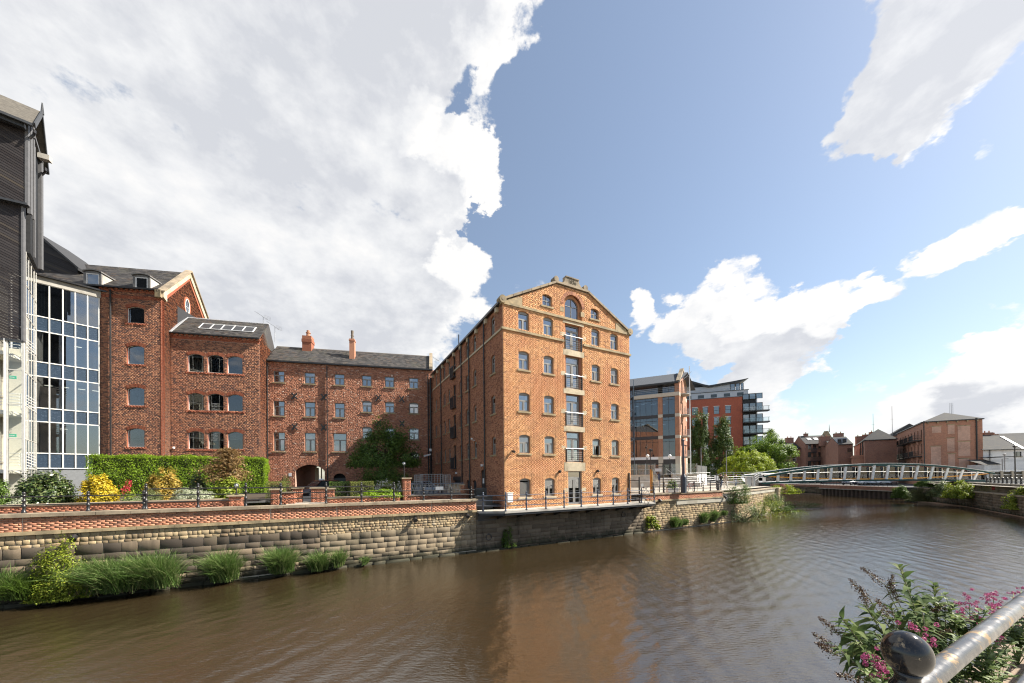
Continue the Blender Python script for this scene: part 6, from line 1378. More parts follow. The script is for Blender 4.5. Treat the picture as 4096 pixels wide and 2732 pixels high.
band_m = plain('stained_concrete', (.42, .39, .32), .85, var=.15, scale=1.2, dirt=(.28, .25, .19)); obj('concrete_band', MB().box(17.7, 27.4, -.06, .1, 2.2, 2.58), band_m, pw); obj('concrete_band', MB().box(.0, QL - 4, -.06, .1, 2.64, 2.98), band_m, pw, FQ.M)
stone_run('coping_stone', 24.95, 27.4, -.1, 3.0, 3.12, .8, .9, coping_m, pw, zo=False); stone_run('coping_stone', 0, QL - 3, -.12, 3.0, 3.12, 1.0, .9, coping_m, pw, FQ, zo=False)
obj('end_pier', MB().box(QL - 3.4, QL, -.35, 1, -.5, 2.95).box(QL - 3.5, QL + .1, -.42, 1, 2.96, 3.1), M_['rubble'] if False else stone_p, pw, FQ.M)
random.seed(22); stone_parts([[a, b_2, c - .36, .1, d, e] for a, b_2, c, _, d, e in courses(QL - 3.4, QL, .05, 2.95, (.2, .3), (.35, .8))], M_['rubble'], pw, FQ, 40, .02, .012)
x, z = FW.px(2893, 1985); tag(obj('bracket_light', MB().beam((0, 0, .05), (0, -.22, .05), .05, .05).tube([(0, -.1, .02), (0, -.34, -.2)], [.09, .13], 10), iron, None, FW.M @ Matrix.Translation((x, 0, z))), 'black bracket light on the plaza wall where its brick parapet ends', 'light', 'lights on the river wall')
x, z = FW.px(2633, 1998); tag(obj('bracket_light', MB().beam((0, 0, .0), (0, -.2, 0), .05, .05).tube([(0, -.1, .04), (0, -.3, -.18)], [.09, .13], 10), iron, None, FW.M @ Matrix.Translation((x, 0, z))), 'black bracket light on the plaza wall at the end of the walkway', 'light', 'lights on the river wall')
railing('railing', 'black three-rail railing on the brick parapet of the plaza', FW, [(x, .2, 3.335) for x in (14.9, 16.33, 17.78, 19.22, 20.62, 21.99, 23.14, 24.42)], .86, iron, (.33, .63, .93), ext=(.2, .1))
railing('railing', 'short black railing stepping back from the river beside the sign boards', FW, [(24.75, .5, 3.29), (25.9, 1.0, 3.29), (27.2, 1.6, 3.29)], .95, iron, (.33, .63, .93), ext=(0, 0))
# gate with a spiked fan at the end of the walkway
gt = thing('iron_gate', 'black iron gate closing the walkway at the warehouse corner', 'gate', FW)
for y, h in ((-.05, 2.45), (-1.12, 2.1)): obj('post', MB().box(11.68, 11.76, y - .04, y + .04, 2.7, 2.7 + h), iron, gt)
for k in range(9): y = -.16 - k * .105; obj('bar', MB().tube([(11.72, y, 2.75), (11.72, y, 4.75 - k * .035)], .012, 5), iron, gt)
for z in (2.85, 3.5, 4.5): obj('rail', MB().box(11.7, 11.74, -1.1, -.06, z, z + .04), iron, gt)
fg = thing('spiked_fan', 'fan of curved iron spikes guarding the river end of the gate', 'fence', FW)
for k in range(7):
    a = R_(-72 + k * 26); obj('spike', MB().tube([(11.75, -1.3, 3.2), (11.75 + .12, -1.3 - math.cos(a) * .5, 3.2 + math.sin(a) * .5 + .15), (11.75 + .2, -1.3 - math.cos(a) * .98, 3.2 + math.sin(a) * 1.0)], .014, 5), iron, fg)
obj('hoop', MB().tube([(11.85, -1.3 - math.cos(R_(a)) * .75, 3.2 + math.sin(R_(a)) * .75) for a in range(-80, 100, 12)], .016, 5), iron, fg)

# people: one continuous skinned body each
def person(label, M, joints, edges, radii, cloth, legs, skin, hair):
    t = bpy.data.objects.new('person', None); link(t, None, M); tag(t, label, 'person')
    me = bpy.data.meshes.new('body'); me.from_pydata(joints, edges, []); o = bpy.data.objects.new('body', me); COL.objects.link(o)
    o.modifiers.new('skin', 'SKIN'); 
    for i, r in enumerate(radii): me.skin_vertices[0].data[i].radius = r if isinstance(r, tuple) else (r, r)
    me.skin_vertices[0].data[0].use_root = True; s = o.modifiers.new('sub', 'SUBSURF'); s.levels = 1; s.render_levels = 1
    dg = bpy.context.evaluated_depsgraph_get(); m2 = bpy.data.meshes.new_from_object(o.evaluated_get(dg)); bpy.data.objects.remove(o)
    for m_ in (cloth, legs, skin): m2.materials.append(m_)
    zt = sorted(v.co.z for v in m2.vertices); hip = joints[0][2]; neck = joints[2][2]
    for p in m2.polygons:
        z = p.center.z; p.use_smooth = True; p.material_index = 2 if z > neck + .02 else (1 if z < hip - .0 else 0)
    obj('body', m2, None, t, M); hd = Vector(joints[3]); obj('hair', MB().sphere((hd.x + .015, hd.y, hd.z + .03), .108, 10, 7, (1, .95, 1)).mesh('hair', True), hair, t, M)
    obj('nose', MB().sphere((hd.x - .115, hd.y, hd.z - .02), .018, 6, 5), skin, t, M); return t
skin = plain('skin', (.5, .3, .21), .5, var=.05, bmp=0)
def walker(label, px_, Y, cloth, legs, hair, rz, st=1):
    p = at_ground(px_, Y, 3.29); M = Matrix.Translation(p) @ Matrix.Rotation(rz, 4, 'Z')
    J = [(0, 0, .92), (0, 0, 1.2), (0, 0, 1.46), (-.03, 0, 1.62), (0, .1, .88), (-.16 * st, .11, .48), (-.12 * st, .11, .06), (-.24 * st, .11, .03), (0, -.1, .88), (.1 * st, -.11, .48), (.27 * st, -.11, .1), (.2 * st, -.11, .03), (0, .19, 1.4), (.09, .24, 1.14), (-.02, .25, .9), (0, -.19, 1.4), (-.1, -.24, 1.14), (-.2, -.22, .95)]
    E_ = [(0, 1), (1, 2), (2, 3), (0, 4), (4, 5), (5, 6), (6, 7), (0, 8), (8, 9), (9, 10), (10, 11), (2, 12), (12, 13), (13, 14), (2, 15), (15, 16), (16, 17)]
    Rr = [(.15, .12), (.15, .13), (.08, .08), (.1, .1), .1, .07, .05, .045, .1, .07, .05, .045, .07, .05, .035, .07, .05, .035]; return person(label, M, J, E_, Rr, cloth, legs, skin, hair)
walker('person in black jacket walking along the plaza path', 2884, 42.5, plain('black_cloth', (.02, .02, .025), .9), plain('blue_denim', (.1, .13, .2), .9), plain('brown_hair', (.08, .05, .03), .7), R_(80))
walker('person in beige coat and pale trousers walking on the plaza path', 2903, 41.5, plain('beige_cloth', (.4, .33, .24), .9), plain('pale_cloth', (.6, .58, .55), .9), plain('fair_hair', (.3, .2, .1), .7), R_(80), -1)
walker('person in dark clothes farther off near the bridge ramp', 2944, 49, plain('black_cloth', (.02, .02, .025)), plain('blue_denim', (.1, .13, .2)), plain('brown_hair', (.08, .05, .03)), R_(100))
p = FW.pt(13.1, 1.1, 3.29); M = Matrix.Translation(p) @ Matrix.Rotation(R_(28), 4, 'Z')
J = [(0, 0, .12), (-.06, 0, .4), (-.16, 0, .62), (-.27, 0, .76), (-.1, .1, .12), (-.42, .12, .3), (-.5, .12, .04), (-.6, .12, .02), (-.1, -.1, .12), (-.4, -.13, .32), (-.52, -.13, .04), (-.6, -.13, .02), (-.15, .18, .56), (-.25, .22, .33), (-.42, .12, .36), (-.15, -.18, .56), (-.25, -.22, .33), (-.42, -.12, .36)]
E_ = [(0, 1), (1, 2), (2, 3), (0, 4), (4, 5), (5, 6), (6, 7), (0, 8), (8, 9), (9, 10), (10, 11), (2, 12), (12, 13), (13, 14), (2, 15), (15, 16), (16, 17)]
person('grey-haired person in grey jumper sitting hunched behind the iron gate', M, J, E_, [(.15, .13), (.16, .14), (.08, .08), (.1, .1), .09, .07, .05, .045, .09, .07, .05, .045, .07, .05, .035, .07, .05, .035], plain('grey_cloth', (.42, .42, .47), .9), plain('dark_cloth', (.05, .05, .06), .9), skin, plain('grey_hair', (.6, .58, .55), .7))

# terrace with glass screens in front of the office
FTe = Frame(aty(2520, 1920, 48.0)[:2], 92.0); TL_ = FTe.px(2790, 1920)[0]
te = thing('terrace_wall', 'low pale concrete terrace wall with steps in front of the glass office', 'wall', FTe)
xs0, xs1 = FTe.px(2622, 1920)[0], FTe.px(2690, 1920)[0]
obj('wall', MB().box(-3, xs0, 0, .5, 3.2, 4.93).box(xs1, TL_, 0, .5, 3.2, 4.93), concrete, te); obj('coping', MB().box(-3, xs0, -.1, .5, 4.935, 5.05).box(xs1, TL_ + .1, -.1, .5, 4.935, 5.05), stone_w, te); obj('lower_ledge', MB().box(-3, xs0, -1.2, -.02, 3.2, 4.1).box(xs1, TL_, -.8, -.02, 3.2, 4.0), concrete, te)
for i in range(9): obj('step', MB().box(xs0 + .01, xs1 - .01, i * .32 - 1.4, i * .32 - 1.08, 3.2, 3.47 + i * .18), stone_w, te)
sheet('terrace', [FTe.pt(-3, .3)[:2], FTe.pt(TL_, .3)[:2], FTe.pt(TL_ + 5, 18)[:2], FTe.pt(-3, 18)[:2]], 4.95, paving)
FTs = Frame(FTe.pt(TL_, .1)[:2], 38.0); ts_ = thing('terrace_side', 'sunlit white terrace wall with three square openings', 'wall', FTs)
oh = [Hole(x, .8, 3.8, 4.7) for x in (1.2, 3.9, 6.2)]; backing(FTs, ts_, (0, 8), oh, 3.2, 5.1, [render_w, concrete], .4); obj('opening_back', MB().box(.1, 7.9, .41, .5, 3.2, 5), dark_in, ts_, FTs.M)
for h in oh: obj('sill', MB().box(h.cx - .5, h.cx + .5, -.12, .1, 3.68, 3.79), stone_w, ts_, FTs.M)
obj('louvre_screen', MB().box(0, 8, -.03, .03, 5.12, 6.3), concrete, ts_, FTs.M)
for k in range(40): obj('slat', MB().box(.05 + k * .2, .11 + k * .2, -.07, -.03, 5.14, 6.3), steel, ts_, FTs.M)
gb = thing('glass_balustrade', 'glass screens between steel posts along the office terrace', 'railing', FTe)
for a, c in ((-3, xs0), (xs1, TL_)):
    n = max(2, int((c - a) / 1.15)); 
    for i in range(n + 1): x = a + (c - a) * i / n; obj('post', MB().box(x - .035, x + .035, .1, .17, 5.05, 6.6), steel, gb)
    for i in range(n): obj('pane', MB().box(a + (c - a) * i / n + .06, a + (c - a) * (i + 1) / n - .06, .12, .135, 5.1, 6.55), gl_clear, gb)
    obj('rail', MB().box(a, c, .06, .1, 5.78, 5.82), steel, gb)
def steps_rail(label, pts, hs, F, mat=steel, r=.025, name='handrail'):
    t = thing(name, label, 'railing', F); P = [Vector(p) for p in pts]
    for h in hs: obj('rail', MB().tube([p + Vector((0, 0, h)) for p in P], r, 6), mat, t)
    for a, b_2 in zip(P[:-1], P[1:]):
        n = max(1, int((b_2 - a).length / 1.3))
        for i in range(n): p = a.lerp(b_2, i / n); obj('post', MB().tube([p, p + Vector((0, 0, max(hs)))], r, 6), mat, t)
    obj('post', MB().tube([P[-1], P[-1] + Vector((0, 0, max(hs)))], r, 6), mat, t); return t
steps_rail('steel handrail down the left edge of the terrace steps', [(xs0 + .1, 1.2, 4.95), (xs0 + .1, -1.5, 3.4)], (.9,), FTe); steps_rail('steel handrail down the right edge of the terrace steps', [(xs1 - .3, 1.4, 4.95), (xs1 + .4, -1.8, 3.35)], (.95,), FTe)
# lamp posts, signs, post, bicycle
def lamppost(name, label, px_, Y, z0, ytop, kind, r=.05, mat=iron, group='lamp posts on the plaza'):
    q = ray(px_, ytop); zt = HC + Y / q[1] * q[2]; p = at_ground(px_, Y, z0); p = Vector((q[0] * Y / q[1], Y, z0)); H = zt - z0; t = thing(name, label, 'lamp post', None, p, 0, group)
    if kind == 'globe': obj('pole', MB().lathe([(r * 1.6, 0), (r * 1.5, .8), (r, .85), (r * .8, H - .25)], 8), mat, t); obj('globe', MB().sphere((0, 0, H), .24, 12, 8).mesh('globe', True), white_p, t)
    elif kind == 'column': obj('base', MB().lathe([(.27, 0), (.27, 1.45), (.12, 1.75)], 8), mat, t); obj('pole', MB().lathe([(.12, 1.75), (.08, H)], 10), mat, t); obj('lamp_head', MB().lathe([(.08, 0), (.14, .05), (.14, .16), (.03, .26)], 8, (0, 0, H)).beam((0, 0, H - .3), (.35, 0, H - .42), .08, .08), mat, t)
    elif kind == 'arm': obj('pole', MB().tube([(0, 0, 0), (0, 0, H)], [r, r * .8], 8), mat, t); obj('arm', MB().beam((0, 0, H), (.8, 0, H + .0), .05, .05).box(.45, .95, -.08, .08, H - .03, H + .06), mat, t)
    else: obj('pole', MB().tube([(0, 0, 0), (0, 0, H)], [r, r * .8], 8), mat, t); obj('lamp_head', MB().lathe([(.06, 0), (.16, .1), (.2, .25), (.05, .33)], 8, (0, 0, H)), mat, t)
    return t
lamppost('lamp_post', 'white globe lamp on the terrace left of the steps', 2590, 50, 4.95, 1824, 'globe'); lamppost('lamp_post', 'white globe lamp on the terrace right of the steps', 2679, 50, 4.95, 1824, 'globe')
lamppost('lamp_post', 'big dark lamp column with thick octagonal base behind the plaza railing', 2732, 31.5, 3.29, 1766, 'column', mat=plain('slate_blue_paint', (.05, .06, .08), .5)); lamppost('lamp_post', 'thin black lamp post behind the left globe lamp', 2585, 52, 4.95, 1795, 'pole'); lamppost('lamp_post', 'black lantern post next to the timber post', 2602, 34, 3.29, 1808, 'pole')
lamppost('lamp_post', 'grey street lamp with a short arm before the hornbeams', 2804, 47, 3.29, 1792, 'arm', .06, plain('grey_pole', (.2, .2, .21), .5)); lamppost('lamp_post', 'grey street lamp with a short arm before the round bright tree', 2905, 50, 3.29, 1803, 'arm', .06, plain('grey_pole', (.2, .2, .21)))
p = at_ground(2606, 31.5, 3.29); tp_ = thing('timber_post', 'tall weathered orange timber post by the plaza railing', 'post', None, p); obj('post', MB().lathe([(.13, 0), (.13, 2.1), (.1, 2.2)], 8), plain('timber', (.42, .22, .06), .7, var=.3, scale=3), tp_)
def signpost(label, px_, Y, h, brds, name='sign_post'):
    t = thing(name, label, 'sign', None, at_ground(px_, Y, 3.29)); obj('pole', MB().tube([(0, 0, 0), (0, 0, h)], .05, 8), iron, t)
    for (x, z, w, hh, m_) in brds: obj('board', MB().box(x, x + w, -.04, -.0, z, z + hh), m_, t)
signpost('black sign post with small white boards before the terrace steps', 2653, 32, 2.8, [(-.75, 2.0, .6, .28, white_p), (-.7, 2.45, .65, .05, iron), (-.72, 2.72, .8, .05, iron)])
signpost('dark blue post with a white notice before the terrace steps', 2637, 33, 2.0, [(-.1, 1.2, .2, .6, plain('blue_board', (.06, .08, .16), .5)), (-.08, .6, .16, .5, white_p)])
signpost('white board on two legs beside the plaza path', 2866, 40, 1.9, [(-.22, 1.0, .44, .55, white_p)])
pl = thing('planter', 'low planter box with a green plant on the plaza', 'planter', None, at_ground(2688, 33, 3.29)); obj('box', MB().box(-.5, .5, -.3, .3, 0, .42), white_p, pl); P, Nn = clumps(700, .45, .3, .8, 20, .35); P[:, 2] += .4; obj('foliage', leaf_mesh('foliage', P, Nn, .13), lf_mid, pl)
def bicycle(label, p, rz, frame):
    M = Matrix.Translation(p) @ Matrix.Rotation(rz, 4, 'Z'); t = bpy.data.objects.new('bicycle', None); link(t, None, M); tag(t, label, 'bicycle')
    for x in (-.52, .52):
        w = obj('wheel', MB().tube([(x + .33 * math.cos(a), 0, .34 + .33 * math.sin(a)) for a in np.linspace(0, 2 * math.pi, 25)], .018, 6, False), iron, t, M); b = MB()
        for k in range(10): a = k * .628; b.tube([(x, 0, .34), (x + .32 * math.cos(a), 0, .34 + .32 * math.sin(a))], .003, 3)
        obj('spokes', b, steel, w, M)
    A_, B_2, C_2, D_ = (-.52, 0, .34), (-.08, 0, .3), (-.2, 0, .78), (.34, 0, .84); b = MB()
    for u, v in ((A_, B_2), (A_, C_2), (B_2, C_2), (B_2, D_), (C_2, D_), (D_, (.52, 0, .34))): b.tube([u, v], .02, 6)
    obj('frame', b, frame, t, M); obj('saddle', MB().sphere((-.23, 0, .9), .12, 8, 5, (1.1, .6, .3)).tube([(-.2, 0, .78), (-.22, 0, .88)], .015, 6), iron, t, M); obj('handlebar', MB().tube([(.3, -.25, 1.02), (.34, 0, 1.0), (.3, .25, 1.02)], .015, 6).tube([(.34, 0, .84), (.34, 0, 1.0)], .015, 6), steel, t, M); obj('pedals', MB().box(-.16, -.0, -.1, .1, .28, .31), iron, t, M); return t
bicycle('red-framed bicycle leaning at the rack by the big lamp column', at_ground(2762, 33, 3.29), R_(15), plain('red_paint', (.4, .02, .03), .3))
br = thing('bike_rack', 'steel hoop bicycle rack beside the big lamp column', 'rack', None, at_ground(2735, 32.2, 3.29)); obj('hoop', MB().tube([(-.4, 0, 0), (-.4, 0, .7), (-.3, 0, .8), (.3, 0, .8), (.4, 0, .7), (.4, 0, 0)], .03, 8), steel, br)
for i, (px_, lab) in enumerate(((2575, 'wire café chair left of the timber post'), (2618, 'wire café chair right of the timber post'))):
    t = thing('cafe_chair', lab, 'chair', None, at_ground(px_, 33 + i, 3.29), R_(30 + 70 * i), 'café chairs on the plaza'); obj('seat', MB().box(-.2, .2, -.2, .2, .43, .46), steel, t); obj('backrest', MB().box(-.2, .2, .18, .2, .55, .85), steel, t)
    for a in (-.18, .18):
        for c in (-.18, .18): obj('leg', MB().tube([(a, c, 0), (a, c, .43)], .012, 5), steel, t)
for px_, Y, lab in ((2997, 45.5, 'larger grey steel cabinet at the bridge foot'), (3018, 46.5, 'narrow grey steel cabinet at the bridge foot')):
    t = thing('steel_cabinet', lab, 'cabinet', None, at_ground(px_, Y, 3.1), 0, 'steel cabinets at the bridge foot'); obj('body', MB().box(-.25 if 'larger' in lab else -.12, .25 if 'larger' in lab else .12, 0, .4, 0, 1.45), plain('pale_steel_paint', (.4, .41, .41), .5), t); obj('top', MB().box(-.28 if 'larger' in lab else -.15, .28 if 'larger' in lab else .15, -.04, .44, 1.45, 1.5), steel, t)
g_ = lambda px_, py_, Y: tuple(aty(px_, py_, Y))
steps_rail('long silver handrail along the ramp up to the bridge, nearest the river', [g_(2640, 1945, 43), g_(2750, 1943, 43.5), g_(2905, 1936, 45), g_(3020, 1932, 47), g_(3033, 1921, 47.6), g_(3050, 1919, 48)], (.35, .65, .95), None); steps_rail('upper silver handrail along the back of the bridge ramp', [g_(2835, 1930, 52), g_(2867, 1926, 52), g_(2893, 1915, 52), g_(3020, 1914, 51), g_(3060, 1913, 51)], (.3, .6, .95), None)
steps_rail('silver handrail on the plaza ramp below the terrace', [g_(2655, 1925, 46), g_(2750, 1921, 46), g_(2840, 1918, 47)], (.5, .95), None)
wp = thing('wing_panel', 'grey wire-mesh wing panel where the ramp meets the bridge', 'panel', None, (0, 0, 0)); a, c = Vector(g_(3016, 1955, 47)), Vector(g_(3034, 1948, 48.2)); b = MB()
for i in range(9): p = a.lerp(c, i / 8); b.tube([p, p + Vector((0, 0, 1.6 + .4 * i / 8))], .03, 5)
for k in range(8): b.tube([a + Vector((0, 0, .15 + k * .2)), c + Vector((0, 0, .15 + k * .25))], .012, 4)
obj('mesh_panel', b, plain('mesh_grey', (.2, .195, .18), .6), wp)

# ------------------------------------------------------------------ glass office behind the terrace
OC = aty(2720, 1800, 60.0)[:2]; OLn = 18.0; FO = Frame(OC - Frame(OC, 115.2).u * OLn, 115.2); of = thing('glass_office', 'glass office with brick piers, metal roof and rounded balconies on its gable', 'building', FO)
co = lambda x, y: (2500 + x * .22321, 1450 + y * .22321); X_ = lambda x: FO.px(*co(x, 800))[0]; Z_ = lambda y, x=780: FO.px(*co(x, y))[1]
zE, zT0, zS1, zS0, zB1, zB0, zC1, zC0 = Z_(372), Z_(540), Z_(546), Z_(612), Z_(925), Z_(982), Z_(1308), Z_(1365); zW1 = FO.px(2679, 1826)[1]; zW0 = FO.px(2679, 1837)[1]
xa, xb, xc, xd = X_(590), X_(673), X_(893), OLn; x0_ = X_(165)
obj('pier', MB().box(xa, xb, -.25, .3, 3.2, zS0), bt_of, of, FO.M); obj('pier', MB().box(xc, xd, -.25, .5, 3.2, zE), bt_of, of, FO.M)
for a, c in ((xa, xb), (xc, xd)):
    for z1, z0 in ((zB1, zB0), (zC1, zC0)): obj('stone_block', MB().box(a - .01, c + .01, -.29, .1, z0, z1), stone_w, of, FO.M)
    obj('stone_base', MB().box(a - .01, c + .01, -.29, .2, 3.2, zW1), stone_w, of, FO.M)
obj('stone_band', MB().box(x0_, xd + .02, -.4, .2, zS0, zS1), stone_w, of, FO.M); obj('white_band', MB().box(0, xa, -.2, .1, zW0, zW1).box(xb, xc, -.2, .1, zW0, zW1), white_p, of, FO.M)
for z1, z0 in ((zB1, zB0), (zC1, zC0)): obj('dark_band', MB().box(0, xa, -.1, .1, z0, z1).box(xb, xc, -.1, .1, z0, z1), frame_d, of, FO.M)
obj('spandrel', MB().box(0, xa, -.02, .3, zW0 - .9, zW0).box(xb, xc, -.02, .3, zW0 - .9, zW0), frame_d, of, FO.M)
levels = [(zT0, zE - .2, .6), (zB1, zS0, 0), (zC1, zB0, 0), (zW1, zC0, 0), (5.0, zW0 - .9, 0.6)]
for li, (z0, z1, dy) in enumerate(levels):
    b = MB(); segs = [(0., x0_ - .3), (x0_, xa), (xb, xc)]
    for a, c in segs:
        n = max(2, int(round((c - a) / 1.15)))
        for i in range(n + 1): x = a + (c - a) * i / n; b.box(x - .03, x + .03, dy - .05, dy + .06, z0, z1)
        b.box(a, c, dy - .05, dy + .05, z1 - .55, z1 - .5)
        for i in range(n): obj('pane', MB().box(a + (c - a) * i / n + .03, a + (c - a) * (i + 1) / n - .03, dy, dy + .02, z0, z1), gl_off, of, FO.M)
    obj('mullions', b, frame_d, of, FO.M)
obj('recess_post', MB().box(x0_ - .3, x0_, .0, .4, 3.2, zE), frame_d, of, FO.M)
b = MB().box(0, xd - .5, 5.5, 5.6, 3.2, zE)
for z in (zT0, zB1, zC1, zW1): b.box(0, xd - .5, .7, 5.5, z - .5, z)
obj('interior', b, plain('office_inside', (.07, .075, .08), .9), of, FO.M); b = MB(); el = emit('office_tube', (1, .92, .8), 1.2)
for z in (zT0, zB1, zC1):
    for k in range(9): b.box(2 + k * 1.6, 2.9 + k * 1.6, 1.5 + (k % 3), 1.6 + (k % 3), z + 2.5, z + 2.53)
obj('ceiling_light', b, el, of, FO.M); b = MB(); rr = random.Random(2)
for z in (zB1, zC1, zW1):
    for k in range(10): x = 1 + rr.random() * 15; b.box(x, x + rr.uniform(.5, 1.4), .9, 1.4, z, z + rr.uniform(.7, 1.2))
obj('desks', b, plain('desk_white', (.45, .46, .46), .6), of, FO.M)
zR = FO.px(*co(980, 190), -3.6)[1]; rO = obj('roof', MB().add([(-1, -.5, zE), (xd - .1, -.5, zE), (xd + 1.5, 3.6, zR), (-1, 3.6, zR), (-1, 8, zE), (xd + 3, 8, zE)], [(0, 1, 2, 3), (3, 2, 5, 4)]), plain('zinc_roof', (.1, .11, .125), .8, spec=.15), of, FO.M)
for k in range(42): t0 = k * .45; obj('seam', MB().beam((t0, -.5, zE + .03), (t0 + (1.6 * t0 / xd), 3.6, zR + .03), .03, .06), MATS['zinc_roof'], rO, FO.M)
obj('gutter', MB().box(-1, xd - .2, -.62, -.4, zE - .15, zE + .1).box(-1, xd - .2, -.45, .6, zE - .25, zE - .15), frame_d, of, FO.M)
b = MB(); [b.tube([(x0_, -.35, zS1 + h), (xd, -.35, zS1 + h)], .02, 5) for h in (.35, .65, .95)]; obj('balcony_rail', b, steel, of, FO.M)
FG = Frame(OC, 36.0); GW = 7.4; gz = lambda z: [(0., GW)] if z < zE else ([(GW / 2 * (z - zE) / (zR + .4 - zE), GW - GW / 2 * (z - zE) / (zR + .4 - zE))] if z < zR + .39 else [])
dh = [Hole(2.6, 1.1, z, z + 2.3) for z in (zT0 + .1, zB1 + .1, zC1 + .1, zW1 + .1)] + [Hole(.9, .45, z + .6, z + 2.2) for z in (zB1, zC1, zW1)] + [Hole(5.6, .6, z + .6, z + 2.2) for z in (zB1, zC1, zW1)]
backing(FG, of, gz, dh, 3.2, zR + .39, [bt_of, bt_of], .3, extra=[zE], name='gable_wall'); obj('interior', MB().box(.2, GW - .2, .32, .5, 3.2, zE), dark_in, of, FG.M)
for h in dh: window(FG, of, h, 'flat', frame_d, gl_off)
for z1, z0 in ((zS1, zS0), (zB1, zB0), (zC1, zC0), (zW1, 3.2)): obj('stone_block', MB().box(0, 1.0, -.03, .1, z0, z1).box(GW - 1.4, GW, -.03, .1, z0, z1), stone_w, of, FG.M)
for sg in (0, 1):
    P = [(0 if not sg else GW, zE - .1), (GW / 2, zR + .4), (GW / 2, zR + .85), ((-.25 if not sg else GW + .25), zE + .35)]; obj('gable_coping', MB().prism(P, -.15, .5), coping_m, of, FG.M)
for z in (zS1, zB1, zC1, zW1):
    n = 14; arc = [(2.6 + 1.35 * math.cos(math.pi * k / n), -1.35 * math.sin(math.pi * k / n)) for k in range(n + 1)]; bb = MB(); bb.prism([(p, q) for p, q in arc], z - .2, z, 'z'); bal = obj('balcony', bb, concrete, of, FG.M)
    bb = MB(); [bb.tube([(p, q, z + h) for p, q in arc], .02, 5) for h in (.2, .4, .6, .8, 1.02)]; [bb.tube([(p, q, z), (p, q, z + 1.02)], .02, 5) for p, q in arc[::2]]; obj('balcony_rail', bb, steel, bal, FG.M)
pm = thing('mast', 'tall white pole standing at the office gable', 'mast', None, tuple(aty(2762, 1838, 58.0)[:2]) + (3.2,)); ztop = aty(2760, 1464, 58)[2]; obj('pole', MB().tube([(0, 0, 0), (0, 0, ztop - 3.2)], [.1, .06], 8), plain('mast_white', (.62, .63, .64), .4), pm); obj('stay', MB().beam((0, 0, ztop - 5.0), (-1.2, .6, ztop - 5.0), .05, .05), steel, pm)
# escape-stair frame at the office's near corner
es = thing('steel_stair', 'blue-grey steel stair frame between the warehouse and the office', 'stair', FO); xe0, xe1 = FO.px(2519, 1700, 2)[0] - 1.5, FO.px(2536, 1700, 2)[0]; b = MB()
for x in (xe0, (xe0 + xe1) / 2, xe1): b.beam((x, -2, 3.2), (x, -2, zE + (1.8 if x != xe1 else .8)), .1, .1)
for k in range(6): z = 5 + k * 2.6; b.beam((xe0, -2, z), (xe1, -2, z + 1.3), .08, .1); b.beam((xe0, -2, z + 2.6), (xe1, -2, z + 1.3), .08, .1)
obj('frame', b, plain('steel_blue_paint', (.12, .16, .2), .5), es)

# ------------------------------------------------------------------ red apartment block
AR = aty(3033, 1700, 92.0)[:2]; ALn = 26.0; FP = Frame(AR - Frame(AR, 108.0).u * ALn, 108.0); ap = thing('apartment_block', 'red brick apartment block with grey top floors, swooping roof and corner balconies', 'building', FP)
ca = lambda x, y: (2840 + x * .22321, 1450 + y * .22321); AX = lambda x: FP.px(*ca(x, 900))[0]; AZ = lambda y, x=400: FP.px(*ca(x, y))[1]
xr = AX(580); zbt = AZ(622); zp = AZ(505); ah = []
for cx in (2779.5, 2821.5, AX(118), AX(325)):
    x = FP.px(cx, 1650)[0] if cx > 100 else cx
    for r in range(5): ah.append(Hole(x, 1.35 if cx < 100 else (1.5 if cx < 2800 else 1.3), AZ(905 + r * 197), AZ(770 + r * 197)))
backing(FP, ap, (0, xr), ah, 3, zbt, [bt_ap, bt_ap], .15); 
for i, h in enumerate(ah): w = window(FP, ap, h, 'sash', frame_d, gl_far, blind=(.6, .3, 1, 0, .5)[i % 5]); obj('lintel', MB().box(h.cx - .75, h.cx + .75, -.03, .05, h.zs, h.zs + .14), white_p, w, FP.M)
xs_ = FP.px(2821.5, 1650)[0]
for r in range(5): obj('white_panel', MB().box(xs_ - .65, xs_ + .65, -.02, .1, AZ(905 + r * 197) - .75, AZ(905 + r * 197) - .02), white_p, ap, FP.M)
obj('cladding', MB().box(0, ALn - 2.2, .15, 8, zbt, zp), clad, ap, FP.M); obj('parapet_cap', MB().box(0, ALn - 2.0, -.0, 8, zp, zp + .12), frame_d, ap, FP.M); obj('brick_cap', MB().box(0, xr + .05, -.08, .2, zbt, zbt + .12), frame_d, ap, FP.M)
obj('core_wall', MB().box(.1, ALn, .5, 10, 3, zbt), clad, ap, FP.M)
for k in range(7): obj('window', MB().box(2 + k * 3.2, 3.5 + k * 3.2, .1, .16, zbt + .3, zbt + 1.2), MATS['car_glass'], ap, FP.M)
zr0, zr1 = AZ(500), AZ(345); obj('penthouse', MB().prism([(0, zr0 - .5), (ALn - 6, zr0 - .5), (ALn - 6, AZ(330, 600)), (ALn - 14, AZ(385, 200)), (ALn - 19, AZ(400, 0)), (0, AZ(330, -300))], 2.0, 8), clad, ap, FP.M)
n = 12; rp = [(FP.px(*ca(x, y))) for x, y in ((-380, 290), (-250, 325), (-100, 368), (0, 388), (100, 372), (250, 345), (450, 310), (600, 280), (728, 253))]; obj('roof', MB().prism([(x, z) for x, z in rp] + [(x - (.0 if i else 1.2), z - .5) for i, (x, z) in enumerate(rp[::-1])], 1.2, 9), frame_d, ap, FP.M)
